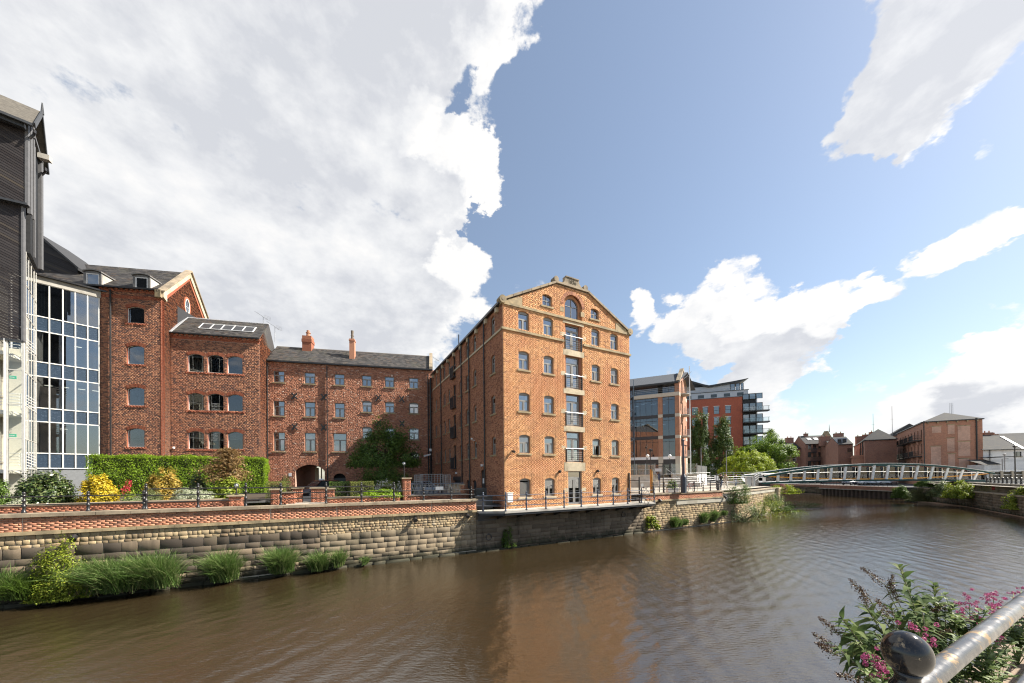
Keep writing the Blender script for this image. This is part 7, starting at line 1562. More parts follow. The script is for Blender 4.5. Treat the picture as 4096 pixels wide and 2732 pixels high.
for a, c in ((405, 495), (505, 585), (600, 652)): b = MB(); x0, x1 = AX(a), AX(c); ring(b, [(x0, zr0), (x0, AZ(345, 500)), (x1, AZ(335, 560)), (x1, zr0)], [(x0 + .12, zr0), (x0 + .12, AZ(345, 500) - .1), (x1 - .12, AZ(335, 560) - .1), (x1 - .12, zr0)], 1.9, 2.0); f_ = obj('window', b, frame_d, ap, FP.M); obj('pane', MB().box(x0 + .1, x1 - .1, 1.93, 1.97, zr0, AZ(350, 500)), gl_far, f_, FP.M)
b = MB(); [b.tube([(0, .1, zp + h), (ALn - 3, .1, zp + h)], .03, 4) for h in (.5, 1.0)]; [b.tube([(x, .1, zp), (x, .1, zp + 1.0)], .03, 4) for x in np.arange(.5, ALn - 3, 1.5)]; obj('roof_rail', b, steel, ap, FP.M)
for r in range(6):
    z1, z0 = AZ(745 + (r - 1) * 197 + (30 if r == 0 else 0)), AZ(890 + (r - 1) * 197 + (-20 if r == 0 else 0))
    for k in range(3): x0 = xr + .15 + k * 1.55; f_ = obj('balcony_door', MB().box(x0, x0 + .08, -.02, .4, z0, z1).box(x0 + 1.4, x0 + 1.48, -.02, .4, z0, z1).box(x0, x0 + 1.48, -.02, .4, z1 - .1, z1), frame_d, ap, FP.M); obj('pane', MB().box(x0 + .08, x0 + 1.4, .1, .13, z0, z1 - .1), gl_far, f_, FP.M)
    if r >= 1:
        bal = obj('balcony', MB().box(xr + .1, ALn + 2.3, -1.2, .4, z0 - .3, z0 - .05), frame_d, ap, FP.M); bb = MB(); [bb.box(xr + .1, ALn + 2.3, -1.2, -1.16, z0 + h, z0 + h + .06) for h in (.0, 1.0)]; [bb.box(x, x + .05, -1.2, -1.15, z0 - .1, z0 + 1.0) for x in np.arange(xr + .1, ALn + 2.3, 1.1)]; obj('balcony_frame', bb, frame_d, bal, FP.M); obj('pane', MB().box(xr + .12, ALn + 2.28, -1.18, -1.165, z0, z0 + 1.0), gl_clear, bal, FP.M)
obj('rooms', MB().box(xr + .1, ALn - .3, .45, .5, 3, zbt), dark_in, ap, FP.M)
lowb = thing('glass_shopfront', 'low glazed ground-floor frontage between the two hornbeams', 'building', Frame(aty(2838, 1890, 80)[:2], 95)); FL_ = Frame(aty(2838, 1890, 80)[:2], 95)
obj('canopy', MB().box(-.2, 4, -.8, 4, 7.0, 7.6), white_p, lowb); obj('wall', MB().box(-.2, 0, 0, 4, 3, 7).box(0, 4, .3, .4, 3, 7), dark_in, lowb); [obj('pane', MB().box(.05 + k * 1.3, 1.3 + k * 1.3, .1, .13, 3, 6.9), gl_off, lowb) for k in range(3)]

# ------------------------------------------------------------------ trees on the plaza
def ptree(label, x0, x1, yt, Y, mat, n, leaf, shape, base=3.29, z0=None, **k):
    a, c = aty(x0, yt, Y), aty(x1, yt, Y); zt = aty((x0 + x1) / 2, yt, Y)[2]; w = (c - a)[0]; name = k.pop('name', 'plaza_tree'); p = Vector(((a[0] + c[0]) / 2, Y, base)); return tree(name, label, p, w * (1.05 if shape == 'column' else .92), w * .92, (z0 if z0 is not None else 1.8), zt - base, mat, n, leaf, shape=shape, group='trees beyond the plaza', **k)
ptree('left one of two tall narrow hornbeams before the red apartments', 2755, 2841, 1648, 70, lf_pop, 20000, .24, 'column', z0=.4, lumps=120, spread=.22, trunk=.2, seed=61, name='hornbeam'); ptree('right one of two tall narrow hornbeams before the red apartments', 2848, 2924, 1674, 70, lf_pop, 17000, .24, 'column', z0=.4, lumps=110, spread=.22, trunk=.2, seed=62, name='hornbeam')
ptree('bright lime-green dome-shaped tree behind the bridge ramp', 2882, 3090, 1802, 57, lf_lime, 24000, .2, 'dome', z0=.7, lumps=190, spread=.13, trunk=.2, seed=63, fill=.12)
ptree('large leafy green tree behind the lime-green dome, right of it', 3020, 3170, 1762, 74, lf_tree, 20000, .28, 'ball', z0=.8, lumps=90, spread=.27, seed=64); ptree('taller leafy tree behind, rising left of the large one', 2995, 3125, 1722, 80, lf_tree, 14000, .28, 'ball', z0=2, lumps=60, spread=.27, seed=65); ptree('smaller leafy tree at the foot of the red apartments', 2935, 3010, 1775, 78, lf_tree, 5000, .32, 'ball', z0=1, lumps=40, spread=.3, seed=66)

# plants on the plaza wall
def wall_plant(label, px0, px1, py0, py1, off, mat, F=FQ, name='wall_bush', **k):
    x0, zt = F.px(px0, py0, off); x1, zb = F.px(px1, py1, off); p = F.pt((x0 + x1) / 2, -off, zb); return shrub(name, label, 'shrub', p, abs(x1 - x0) * .95, 1.4, max(.3, zt - zb), mat, group='bushes growing on the plaza river wall', core=False, fill=.8, **k)
wall_plant('buddleia bush growing out of the plaza wall by the bridge ramp', 2905, 2988, 1918, 2010, .3, lf_mid, FW, n=5500, leaf=.13, lumps=60, spread=.26, aspect=.3, seed=71)
for i, (a, c, t_, b_2, lab, m_) in enumerate(((2935, 3010, 2012, 2078, 'grassy bush at the waterline below the buddleia', lf_sage), (2990, 3080, 1995, 2060, 'bright weedy bush at the waterline before the bridge', lf_bright), (3060, 3100, 1960, 2020, 'ivy clump on the wall corner under the bridge end', lf_mid), (3085, 3135, 2000, 2040, 'dark bush at the foot of the wall end', lf_mid), (3115, 3180, 2005, 2022, 'reeds in the water off the wall end', lf_sage))): wall_plant(lab, a, c, t_, b_2, .5, m_, n=4200, leaf=.11, lumps=44, spread=.28, seed=72 + i)
wall_plant('bright green bush with pink valerian at the bridge end', 3098, 3138, 1932, 1972, .2, lf_lime, n=3000, leaf=.11, lumps=34, spread=.28, seed=79, name='valerian_bush')
x, z = FQ.px(3128, 1955, .3); v = thing('pink_valerian', 'pink flower heads hanging at the wall end beside the footbridge', 'flowers', None, FQ.pt(x, -.3, z - .4)); P, Nn = clumps(900, .55, .5, .9, 14, .3, 'ball'); obj('flowers', leaf_mesh('flowers', P, Nn, .12, .8), fl_pink, v)
for i, (px_, py_, w, h, lab) in enumerate(((2693, 2108, .3, .75, 'grass tuft on the plaza wall, first from the walkway'), (2712, 2105, .22, .45, 'small grass tuft touching the first one'), (2735, 2100, .3, .45, 'low grass tuft between the walkway and the stone lip'), (2809, 2092, .25, .85, 'narrow upright grass tuft, left one of a pair'), (2849, 2086, .25, .9, 'narrow upright grass tuft, right one of a pair'), (2893, 2062, .2, .4, 'small tuft under the bracket light'))): tuft(lab, px_, py_, w, h, 330, seed=40 + i, off=.15, droop=.5, bw=.03)

# ------------------------------------------------------------------ footbridge
FBg = Frame((34.6, 47.6), 83.0); bg = thing('footbridge', 'curved footbridge with white leaning posts, dark green chords and glass sides', 'bridge', FBg)
pc = lambda x, y, o=0.: FBg.px(3000 + x * .46618, 1600 + y * .46618, o)
teal = plain('dark_green_paint', (.008, .05, .047), .6, var=.05, bmp=.02, spec=.2); whp = plain('bridge_white', (.8, .8, .8), .4, var=.03, bmp=.02)
def curve3(pts):
    A_ = np.array(pts); c = np.polyfit(A_[:, 0], A_[:, 1], 2); return lambda x: float(np.polyval(c, x))
zbf = curve3([pc(105, 715), pc(500, 699), pc(1180, 686), pc(1700, 691), pc(2060, 695)]); ztf = curve3([pc(105, 656), pc(450, 601), pc(800, 567), pc(1190, 550), pc(1560, 566), pc(1870, 601), pc(2070, 632)])
xl, xr2 = pc(105, 700)[0], pc(2065, 690)[0]; S_ = np.linspace(xl, xr2, 41)
for nm, yo, fn, w, h in (('bottom_chord', 0, zbf, .3, .3), ('bottom_chord', 3.2, zbf, .3, .3), ('top_chord', -.35, ztf, .22, .26), ('top_chord', 3.55, ztf, .22, .26)):
    b = MB()
    for i in range(40): b.beam((S_[i], yo, fn(S_[i])), (S_[i + 1] + .01, yo, fn(S_[i + 1])), w, h * .8)
    obj(nm, b, teal, bg)
    if nm == 'top_chord':
        b = MB()
        for i in range(40): b.beam((S_[i], yo, fn(S_[i]) + .16), (S_[i + 1] + .01, yo, fn(S_[i + 1]) + .16), .14, .05)
        obj('chord_highlight', b, frame_w, bg)  # white strip put in as the bright highlight along the top chord
b = MB()
for i in range(40): b.add([(S_[i], .15, zbf(S_[i]) + .12), (S_[i + 1], .15, zbf(S_[i + 1]) + .12), (S_[i + 1], 3.05, zbf(S_[i + 1]) + .12), (S_[i], 3.05, zbf(S_[i]) + .12), (S_[i], .15, zbf(S_[i]) - .1), (S_[i + 1], .15, zbf(S_[i + 1]) - .1), (S_[i + 1], 3.05, zbf(S_[i + 1]) - .1), (S_[i], 3.05, zbf(S_[i]) - .1)], [(0, 1, 2, 3), (4, 7, 6, 5), (0, 4, 5, 1), (2, 6, 7, 3)])
obj('deck', b, plain('deck_grey', (.3, .31, .33), .7), bg)
PX = [112, 230, 340, 455, 570, 682, 802, 922, 1045, 1166, 1290, 1414, 1542, 1668, 1795, 1920, 2050]
for i, x_ in enumerate(PX):
    x = pc(x_, 660)[0]; sl = (i - 7.5) * .0; hx = .05 * (i - 6) / 6
    for yo, y1 in ((-.06, -.33), (3.26, 3.53)):
        za, zc_2 = zbf(x) + .1, ztf(x) - .1; wdt = .4
        b = MB(); b.add([(x - .2 - hx * 2, yo - .06, za), (x + .2 - hx * 2, yo - .06, za), (x + .2 - hx * 2, yo + .06, za), (x - .2 - hx * 2, yo + .06, za), (x - .17 + hx * 3, y1 - .05, zc_2), (x + .17 + hx * 3, y1 - .05, zc_2), (x + .17 + hx * 3, y1 + .05, zc_2), (x - .17 + hx * 3, y1 + .05, zc_2)], list(map(tuple, BOXQ))); obj('post', b, whp, bg)
for yo in (.12, 3.08):
    b = MB(); 
    for i in range(40): b.tube([(S_[i], yo, zbf(S_[i]) + 1.25), (S_[i + 1], yo, zbf(S_[i + 1]) + 1.25)], .035, 5)
    obj('inner_rail', b, whp, bg)
    for i in range(16):
        a, c = pc(PX[i], 660)[0] + .1, pc(PX[i + 1], 660)[0] - .1; ta, tc_ = min(ztf(a) - .15, zbf(a) + 1.95), min(ztf(c) - .15, zbf(c) + 1.95)
        obj('pane', MB().prism([(a, zbf(a) + .2), (c, zbf(c) + .2), (c, tc_), (a, ta)], yo, yo + .02), glassy('bridge_glass', (.975, .985, .985), .02) if 'bridge_glass' not in MATS else MATS['bridge_glass'], bg)
yf_ = curve3([pc(130, 655), pc(600, 672), pc(1170, 679), pc(1500, 666), pc(2030, 634)]); b = MB()
for i in range(1, 40): b.beam((S_[i], .02, yf_(S_[i])), (S_[min(i + 1, 40)], .02, yf_(S_[min(i + 1, 40)])), .1, .13)
obj('orange_tube', b, plain('orange_paint', (.62, .27, .02), .4), bg)
obj('bearing', MB().box(pc(140, 700)[0], pc(185, 700)[0], .2, 3, 2.2, zbf(xl + 1) - .1), frame_d, bg)
rp_ = thing('bridge_pier', 'plain grey concrete pier under the right end of the footbridge', 'pier', FBg); xp0, xp1 = pc(1938, 750)[0], pc(2035, 750)[0]; obj('column', MB().box(xp0, xp1, .1, 3.1, .8, zbf(xp1) - .16), concrete, rp_); obj('cap', MB().box(xp0 - .15, xp1 + .3, 0, 3.2, zbf(xp1) - .3, zbf(xp1) - .155), frame_d, rp_)
ab = thing('bridge_abutment', 'stone and concrete abutment under the left end of the footbridge', 'wall', FBg); obj('block', MB().box(xl - 3.5, xl + .4, -.6, 4, .4, 3.0), concrete, ab); obj('ledge', MB().box(xl - 3.6, xl + .5, -.75, 4, 3.0, 3.15), coping_m, ab)

# ------------------------------------------------------------------ right bank seen past the bridge
RB = [np.array(p) for p in ((53.0, 33.8), (55.3, 37.0), (65.5, 49.4), (73.0, 61.5))]
rbw = thing('far_bank_wall', 'tall shaded stone river wall on the right bank below the footbridge', 'wall', None, (0, 0, 0))
random.seed(31)
for a, c in zip(RB[:-1], RB[1:]):
    F = Frame(c, math.degrees(math.atan2(*(a - c)))); L = float(np.linalg.norm(c - a)); obj('wall_core', MB().box(0, L, .05, .8, -1, 2.25).box(0, L, 1.6, 1.9, 2, 3.35), [mortar_d], rbw, F.M); stone_parts(courses(0, L, .1, 2.2, (.28, .4), (.6, 1.3)), M_['soot'], rbw, F, 90, .02, .01); obj('coping_stone', MB().box(0, L, -.1, 1.7, 2.2, 2.34), coping_m, rbw, F.M); obj('upper_wall', MB().box(0, L, 1.5, 1.62, 2.3, 3.4), plain('stained_render', (.3, .27, .22), .9, var=.3, scale=1.2, dirt=(.12, .1, .08)), rbw, F.M); obj('upper_coping', MB().box(0, L, 1.4, 1.95, 3.4, 3.5), concrete, rbw, F.M)
F = Frame(RB[2], math.degrees(math.atan2(*(RB[1] - RB[2])))); xg, _ = F.px(3968, 1960, -1.5); gf = obj('graffiti', MB().box(xg, xg + .9, 1.484, 1.499, 2.55, 3.2), plain('red_spray', (.42, .06, .09), .8, var=.5, scale=3), rbw, F.M)
rl_ = thing('bollard_rail', 'low railing with stubby black posts on the right bank wall', 'railing', F); 
for k in range(13): obj('post', MB().lathe([(.12, 0), (.12, .05), (.08, .1), (.08, .55), (.12, .6), (.1, .72), (.02, .78)], 8), iron, rl_, F.M @ Matrix.Translation((1 + k * 1.15, 1.7, 3.5)))
obj('rail', MB().box(.5, 16, 1.67, 1.73, 3.8, 3.86), steel, rl_); obj('rail', MB().box(.5, 16, 1.67, 1.73, 4.02, 4.08), steel, rl_)
F2 = Frame(aty(3960, 1925, 52)[:2], 97.0); pr_ = thing('approach_parapet', 'pale concrete approach parapet with silver rails right of the footbridge', 'wall', F2); obj('panel', MB().box(0, 9, 0, .2, 3.2, 3.75), plain('grey_panel', (.5, .49, .46), .7), pr_)
for k in range(7): obj('panel_post', MB().box(k * 1.4, k * 1.4 + .3, -.06, .14, 3.76, 5.1), plain('bronze_post', (.3, .27, .22), .6), pr_)
for z in (4.55, 5.15): obj('rail', MB().tube([(-.5, .0, z), (9.5, 0, z)], .045, 6), steel, pr_)
obj('pane', MB().box(0, 9, .06, .08, 3.76, 5.0), gl_clear, pr_)
# bushes on that bank
for i, (x0, x1, y0, y1, Y, lab, m_, lf) in enumerate(((3580, 3630, 1940, 1990, 60, 'dark green bush at the end of the sheet piling', lf_mid, .3), (3632, 3728, 1945, 2003, 54, 'leafless brownish bush overhanging the far water', lf_olive, .2), (3735, 3800, 1930, 1985, 50.5, 'pale green bush on the right bank under the bridge, left half', lf_sage, .28), (3790, 3888, 1925, 1990, 48, 'bright bushy growth on the right bank left of the concrete pier', lf_bright, .28), (4045, 4150, 1940, 2035, 38, 'bush hanging over the right bank wall at the right edge', lf_bright, .22), (3680, 3712, 1922, 1945, 60, 'light green bush behind the bridge deck', lf_mid, .25))):
    a, c = aty(x0, y0, Y), aty(x1, y1, Y); shrub('bank_bush', lab, 'shrub', Vector(((a[0] + c[0]) / 2, Y, c[2])), (c - a)[0], 2.6, a[2] - c[2], m_, n=6000, leaf=lf * .62, lumps=60, spread=.26, group='bushes on the right bank', seed=90 + i, core=True, fill=.6)
# sheet piling, quay and the car park across the bend
sp0, sp1 = np.array((87.0, 76.5)), np.array((80.2, 88.5)); FSp = Frame(aty(3285, 1972, 84.0)[:2], math.degrees(math.atan2(*(aty(3592, 1986, 66.0)[:2] - aty(3285, 1972, 84.0)[:2])))); SPL = float(np.linalg.norm(aty(3592, 1986, 66.0)[:2] - aty(3285, 1972, 84.0)[:2]))
spw = thing('sheet_piling', 'brown steel sheet piling wall across the river bend', 'wall', FSp); x = 0.
rust = plain('rusty_steel', (.07, .05, .04), .75, var=.3, scale=1)
while x < SPL: obj('pile', MB().prism([(x, 0), (x + .28, 0), (x + .42, -.3), (x + .78, -.3), (x + .92, 0), (x + 1.0, 0), (x + 1.0, .2), (x, .2)], -.5, 1.35, 'z'), rust, spw); x += 1.0
obj('capping_beam', MB().box(-.2, SPL + .2, -.45, .6, 1.36, 1.5), concrete, spw); obj('brick_parapet', MB().box(-.2, SPL + .2, -.3, .1, 1.51, 2.25), bt_dark, spw); 
b = MB()
for k in range(int(SPL / .9)): b.tube([(k * .9, -.1, 2.25), (k * .9, -.1, 3.0)], .03, 4)
b.tube([(0, -.1, 3.0), (SPL, -.1, 3.0)], .03, 4); obj('fence', b, iron, spw)
FSq = Frame(aty(3120, 1966, 95)[:2], math.degrees(math.atan2(*(FSp.P - aty(3120, 1966, 95)[:2])))); Lq = float(np.linalg.norm(FSp.P - aty(3120, 1966, 95)[:2])); sq = thing('far_quay_wall', 'old dark stone quay wall left of the sheet piling', 'wall', FSq); obj('wall_core', MB().box(-6, Lq, .05, 1, -.5, 1.75), [mortar_d], sq); random.seed(5); stone_parts(courses(-6, Lq, .05, 1.75, (.3, .4), (.6, 1.3)), M_['soot'], sq, FSq, 40, .02, .01); obj('parapet', MB().box(-6, Lq, -.1, .3, 1.76, 2.3), bt_dark, sq)
sheet('car_park', [tuple(FSq.pt(-6, .2)[:2]), tuple(FSp.pt(0, .2)[:2]), tuple(FSp.pt(SPL, .2)[:2]), (500, 90), (500, 500), (60, 320)], 2.2, asphalt)
cc = [plain('car_silver', (.5, .52, .54), .25, metal=.5, bmp=0), plain('car_white', (.75, .75, .74), .25, bmp=0, spec=.7), plain('car_navy', (.03, .04, .07), .25, bmp=0, spec=.7), plain('car_black', (.015, .015, .016), .25, bmp=0, spec=.7), plain('car_red', (.3, .02, .03), .25, bmp=0, spec=.7)]
for i, (px_, k, lab) in enumerate(((3406, 2, 'navy car with red tail lights, leftmost in the row behind the sheet piling'), (3448, 1, 'white car parked next to the navy one'), (3486, 0, 'silver car in the middle of the far row'), (3523, 1, 'white car near the right end of the far row'), (3558, 0, 'silver car at the right end of the far row'), (3222, 1, 'white car seen far left under the bridge deck'), (3262, 3, 'black car beside the far white one'))):
    q = ray(px_, 1925); Y = 84 if px_ > 3300 else 100; make_car('parked_car', lab, Matrix.Translation((q[0] / q[1] * Y, Y, 2.2)) @ Matrix.Rotation(R_(10 + 15 * (i % 3)), 4, 'Z'), cc[k], L=4.2, group='cars parked across the river bend')

# ------------------------------------------------------------------ old warehouses beyond the bend
def far_house(name, label, px_c, Y, w, L, py_e, bm_, roof, px_side=None, A1=117.5, A2=41.0, apex=None, cat='building', ridge=3.0):
    c = aty(px_c, py_e, Y); ze = float(c[2]); F1 = Frame(c[:2], A1); d = np.array([math.sin(R_(A2)), math.cos(R_(A2))]); F2_ = Frame(c[:2] + d * L, A2 + 180); t = thing(name, label, cat, F1)
    return t, F1, F2_, ze
def house_shell(t, F1, F2_, w, L, ze, h1, h2, bm_, roof='hip', rh=3.0, z0=2.0):
    backing(F1, t, (0, w), h1, z0, ze, [bm_, bm_], .25, name='front_wall'); backing(F2_, t, (0, L), h2, z0, ze, [bm_, bm_], .25, name='side_wall')
    d = F1.M.inverted() @ Vector((*F2_.P, 0)); ux, uy = d.x, d.y; r = MB(); ov = .25
    p = [(-ov, -ov, ze), (w + ov, -ov, ze), (w + ux + ov, uy, ze), (ux - ov, uy, ze)]; m0 = (w / 2 + ux * .0, 0, ze + rh)
    k = .22 if roof == 'hip' else 0.0; a_ = (w / 2 + ux * min(k, w * .6 / L), uy * min(k, w * .6 / L), ze + rh); c_ = (w / 2 + ux * (1 - k * .2), uy * (1 - k * .2), ze + rh)
    r.add(p + [a_, c_], [(0, 1, 4), (1, 2, 5, 4), (2, 3, 5), (3, 0, 4, 5), (0, 3, 2, 1)]); rf_ = obj('roof', r, slate_f, t, F1.M)
    obj('eaves', MB().beam((-.15, -.12, ze - .05), (w + .15, -.12, ze - .05), .3, .22).beam((-.15, -.1, ze - .05), (ux - .15, uy, ze - .05), .3, .22), frame_d, t, F1.M)
    obj('rooms', MB().add([(.3, .35, z0), (w - .3, .35, z0), (w - .3, .35, ze - .1), (.3, .35, ze - .1)], [(0, 1, 2, 3)]).add([(.35, .3, z0), (ux + .35, uy, z0), (ux + .35, uy, ze - .1), (.35, .3, ze - .1)], [(0, 1, 2, 3)]), dark_in, t, F1.M); return rf_
c7x, c7y = (lambda x: 3000 + x * .46618), (lambda y: 1600 + y * .46618)
def wins_px(F, boxes, wmin=.0): 
    out = []
    for (x0, x1, y0, y1) in boxes:
        a, zt = F.px(c7x(x0), c7y(y0)); c, zb_ = F.px(c7x(x1), c7y(y1)); out.append(Hole((a + c) / 2, abs(c - a), zb_, zt))
    return out
def chimney(t, rf_, F, x, y, z0, z1, w=.9, d=.6, pots=2, m_=None):
    c = obj('chimney', MB().box(x, x + w, y, y + d, z0, z1).box(x - .06, x + w + .06, y - .06, y + d + .06, z1 - .25, z1 - .1), m_ or bt_dark, rf_, F.M)
    for k in range(pots): obj('chimney_pot', MB().lathe([(.14, z1), (.11, z1 + .4), (.15, z1 + .45), (.15, z1 + .5)], 8, (x + w * (k + .5) / pots, y + d / 2, 0)), plain('clay_pot', (.4, .2, .12)), c, F.M)
t, F1, F2_, ze = far_house('old_brick_mill', 'big red brick mill with hipped slate roof and blocked windows beside the footbridge', 3692, 78, 9, 30, 1688, bt_far, 'hip')
W1 = float(F1.px(3930, 1700)[0]); h2 = []
for k in range(8):
    for z0_, z1_ in ((12.9, 15.0), (9.4, 11.7), (5.6, 8.0)): h2.append(Hole(30 - 1.6 - k * 3.4, 1.0, z0_, z1_))
rf_ = house_shell(t, F1, F2_, W1, 30, ze, [], h2, bt_far, rh=(float(aty(3781, 1655, 84)[2]) - ze) * .85)
for h in h2: window(F2_, t, h, 'flat', frame_d, gl_far, sill=stone)
for (x0, x1, y0, y1) in ((1695, 1755, 215, 290), (1690, 1755, 330, 440), (1700, 1760, 465, 570), (1780, 1890, 225, 345), (1785, 1890, 360, 480), (1790, 1880, 505, 590), (1550, 1640, 400, 580), (1560, 1640, 230, 280)):
    a, zt = F1.px(c7x(x0), c7y(y0)); c, zb_ = F1.px(c7x(x1), c7y(y1)); obj('blocked_window', MB().box(a, c, -.035, .1, zb_, zt), bricktex('patch_brick', (.5, .29, .21), (.58, .34, .25), (.5, .4, .34)) if 'patch_brick' not in MATS else MATS['patch_brick'], t, F1.M)
    obj('lintel', MB().box(a - .15, c + .15, -.05, .1, zt, zt + .18), stone, t, F1.M)
for x in (.1, W1 - .9): pipe(F1, t, x, 2, ze - .2, r=.12 if x > 1 else .08)
for k in range(6): obj('corbel', MB().box(.6 + k * W1 / 6, .85 + k * W1 / 6, -.25, 0, ze - .5, ze - .18), stone, t, F1.M)
for y_, in ((12.6,), (8.9,)):
    for k in range(4): x0 = 30 - 5.5 - k * 5.6; bl__ = obj('balcony', MB().box(x0, x0 + 4.2, -1.4, 0, y_ - .2, y_), iron, t, F2_.M); bb = MB(); [bb.box(x0 + i * .21, x0 + i * .21 + .05, -1.4, -1.36, y_, y_ + 1.1) for i in range(20)]; bb.box(x0, x0 + 4.2, -1.42, -1.34, y_ + 1.1, y_ + 1.16); [bb.box(e_, e_ + .05, -1.4, 0, y_ + q_, y_ + q_ + .05) for e_ in (x0, x0 + 4.15) for q_ in (.3, .7, 1.1)]; obj('balcony_rail', bb, iron, bl__, F2_.M)
mst = aty(3805, 1650, 88); ms = thing('lattice_mast', 'thin lattice mast behind the roof of the big brick mill', 'mast', None, (mst[0], mst[1], 14)); b = MB(); H_ = float(aty(3805, 1612, 88)[2]) - 14
for a in ((-.2, -.2), (.2, -.2), (.2, .2), (-.2, .2)): b.tube([(a[0], a[1], 0), (a[0], a[1], H_)], .03, 4)
[b.tube([(-.2, -.2, k * .5), (.2, -.2, k * .5 + .5)], .02, 4) for k in range(int(H_ / .5))]; obj('frame', b, steel, ms)
t, F1, F2_, ze = far_house('old_brick_mill', 'plain dark brick mill with hipped roof left of the big one', 3459, 95, 6, 30, 1761, bt_dark, 'hip'); W1 = float(F1.px(3586, 1760)[0]); h2 = [Hole(30 - 3 - k * 5, 1.0, z, z + 2.4) for k in range(5) for z in (10.2, 6.2)]
rf_ = house_shell(t, F1, F2_, W1, 30, ze, [], h2, bt_dark, rh=float(aty(3527, 1724, 101)[2]) - ze); [window(F2_, t, h, 'flat', frame_d, gl_far) for h in h2]; pipe(F2_, t, 26, 2, ze - .2, r=.1); pipe(F2_, t, 20.5, 2, ze - .2, r=.1)
for k, (px_, py_) in enumerate(((3425, 1745), (3455, 1738), (3480, 1728))): p = aty(px_, py_, 112); chimney(t, rf_, F1, *(F1.M.inverted() @ Vector((p[0], p[1], 0)))[:2], ze - 1, float(p[2]), 2.2, 1.0, 2)
t2, F1b, F2b, zeb = far_house('gabled_store', 'slate-roofed gable standing behind the plain dark mill', 3560, 112, 6, 20, 1742, bt_dark, 'gable'); house_shell(t2, F1b, F2b, 9, 20, zeb, [], [], bt_dark, 'gable', 3.6)
for k in range(2): 
    F = F2_; st_ = obj('stair_block', MB().box(22 + k * 3.2, 24.2 + k * 3.2, -2.2, 0, 2, 9.6 - .0 * k).prism([(22 + k * 3.2 - .2, 9.5), (24.4 + k * 3.2, 9.5), (24.4 + k * 3.2, 10.2)], -2.4, 0), bt_far, t, F.M)
for px_, yb, yt, lab in ((3493, 1725, 1655, 'left one of two tall thin whip aerials on the far roofs'), (3569, 1715, 1625, 'right one of two tall thin whip aerials on the far roofs')):
    p = aty(px_, yb, 110); a_ = thing('whip_aerial', lab, 'aerial', None, (p[0], p[1], 10), 0, 'whip aerials on the far roofs'); h_ = float(aty(px_, yt, 110)[2]) - 10; obj('rod', MB().tube([(0, 0, 0), (0, 0, h_)], [.09, .05], 5), plain('grey_pole', (.2, .2, .21)), a_); obj('crossarm', MB().beam((-.6, 0, h_ * .75), (.5, 0, h_ * .75), .05, .05), MATS['grey_pole'], a_)
# terrace of converted warehouses farther left
def simple_house(name, label, x0, x1, ye, yr, Y, A1, boxes, bm_, balc=(), kind='flat', roof_d=8., z0=2.0, fm=frame_d, gable_r=False):
    a = aty(c7x(x0), c7y(ye), Y); F = Frame(a[:2], A1); W_ = float(F.px(c7x(x1), c7y(ye))[0]); ze = float(a[2]); zr = float(aty(c7x((x0 + x1) / 2), c7y(yr), Y + roof_d / 2)[2]); t = thing(name, label, 'building', F); hs_ = wins_px(F, boxes); backing(F, t, (0, W_), hs_, z0, ze, [bm_, bm_], .25)
    for h in hs_: window(F, t, h, kind, fm, gl_far, sill=stone)
    obj('rooms', MB().box(.2, W_ - .2, .3, roof_d - .2, z0, ze - .1), dark_in, t, F.M); obj('end_wall', MB().prism([(0, z0), (roof_d, z0), (roof_d, ze), (roof_d / 2, zr - .1), (0, ze)], W_ - .02, W_ + .02, 'x'), bm_, t, F.M); obj('end_wall', MB().prism([(0, z0), (roof_d, z0), (roof_d, ze), (roof_d / 2, zr - .1), (0, ze)], -.02, .02, 'x'), bm_, t, F.M)
    rf_ = obj('roof', MB().prism([(-.3, ze - .1), (roof_d / 2, zr), (roof_d + .3, ze - .1), (roof_d / 2, zr - .25)], -.05, W_ + .05, 'x'), slate_f, t, F.M); obj('gutter', MB().box(0, W_, -.4, -.2, ze - .2, ze), frame_d, t, F.M)
    for (bx0, bx1, by0, by1) in balc:
        p, zt = F.px(c7x(bx0), c7y(by0), 1.2); q, zb_ = F.px(c7x(bx1), c7y(by1), 1.2); bl__ = obj('balcony', MB().box(p, q, -1.3, 0, zb_ - .2, zb_), frame_d, t, F.M); bb = MB(); [bb.box(p + (q - p) * i / 14, p + (q - p) * i / 14 + .05, -1.3, -1.26, zb_, zt) for i in range(15)]; bb.box(p, q, -1.32, -1.24, zt - .06, zt); obj('balcony_rail', bb, frame_d, bl__, F.M)
    return t, F, rf_, W_, ze, zr
t, F, rf_, W_, ze, zr = simple_house('converted_warehouse', 'four-storey brick warehouse with rooflights and dark balconies across the bend', 476, 692, 378, 308, 118, 104, [(497, 525, 385, 420), (540, 570, 382, 420), (585, 612, 378, 415), (638, 664, 375, 410), (497, 525, 450, 490), (540, 570, 450, 490), (585, 612, 448, 488), (638, 664, 443, 485), (497, 525, 525, 575), (540, 570, 525, 575), (585, 612, 525, 575), (638, 664, 525, 570)], bt_dark, [(525, 575, 415, 445), (520, 610, 488, 520)])
for k in range(3): x = W_ * (.22 + .27 * k); obj('rooflight', MB().add([(x, 1.6, ze + (zr - ze) * .47), (x + 1.1, 1.6, ze + (zr - ze) * .47), (x + 1.1, 2.6, ze + (zr - ze) * .72), (x, 2.6, ze + (zr - ze) * .72)], [(0, 1, 2, 3)]), white_p, rf_, F.M)
chimney(t, rf_, F, W_ * .22, 3.6, zr - .6, zr + .8, 1.1, .8, 1)
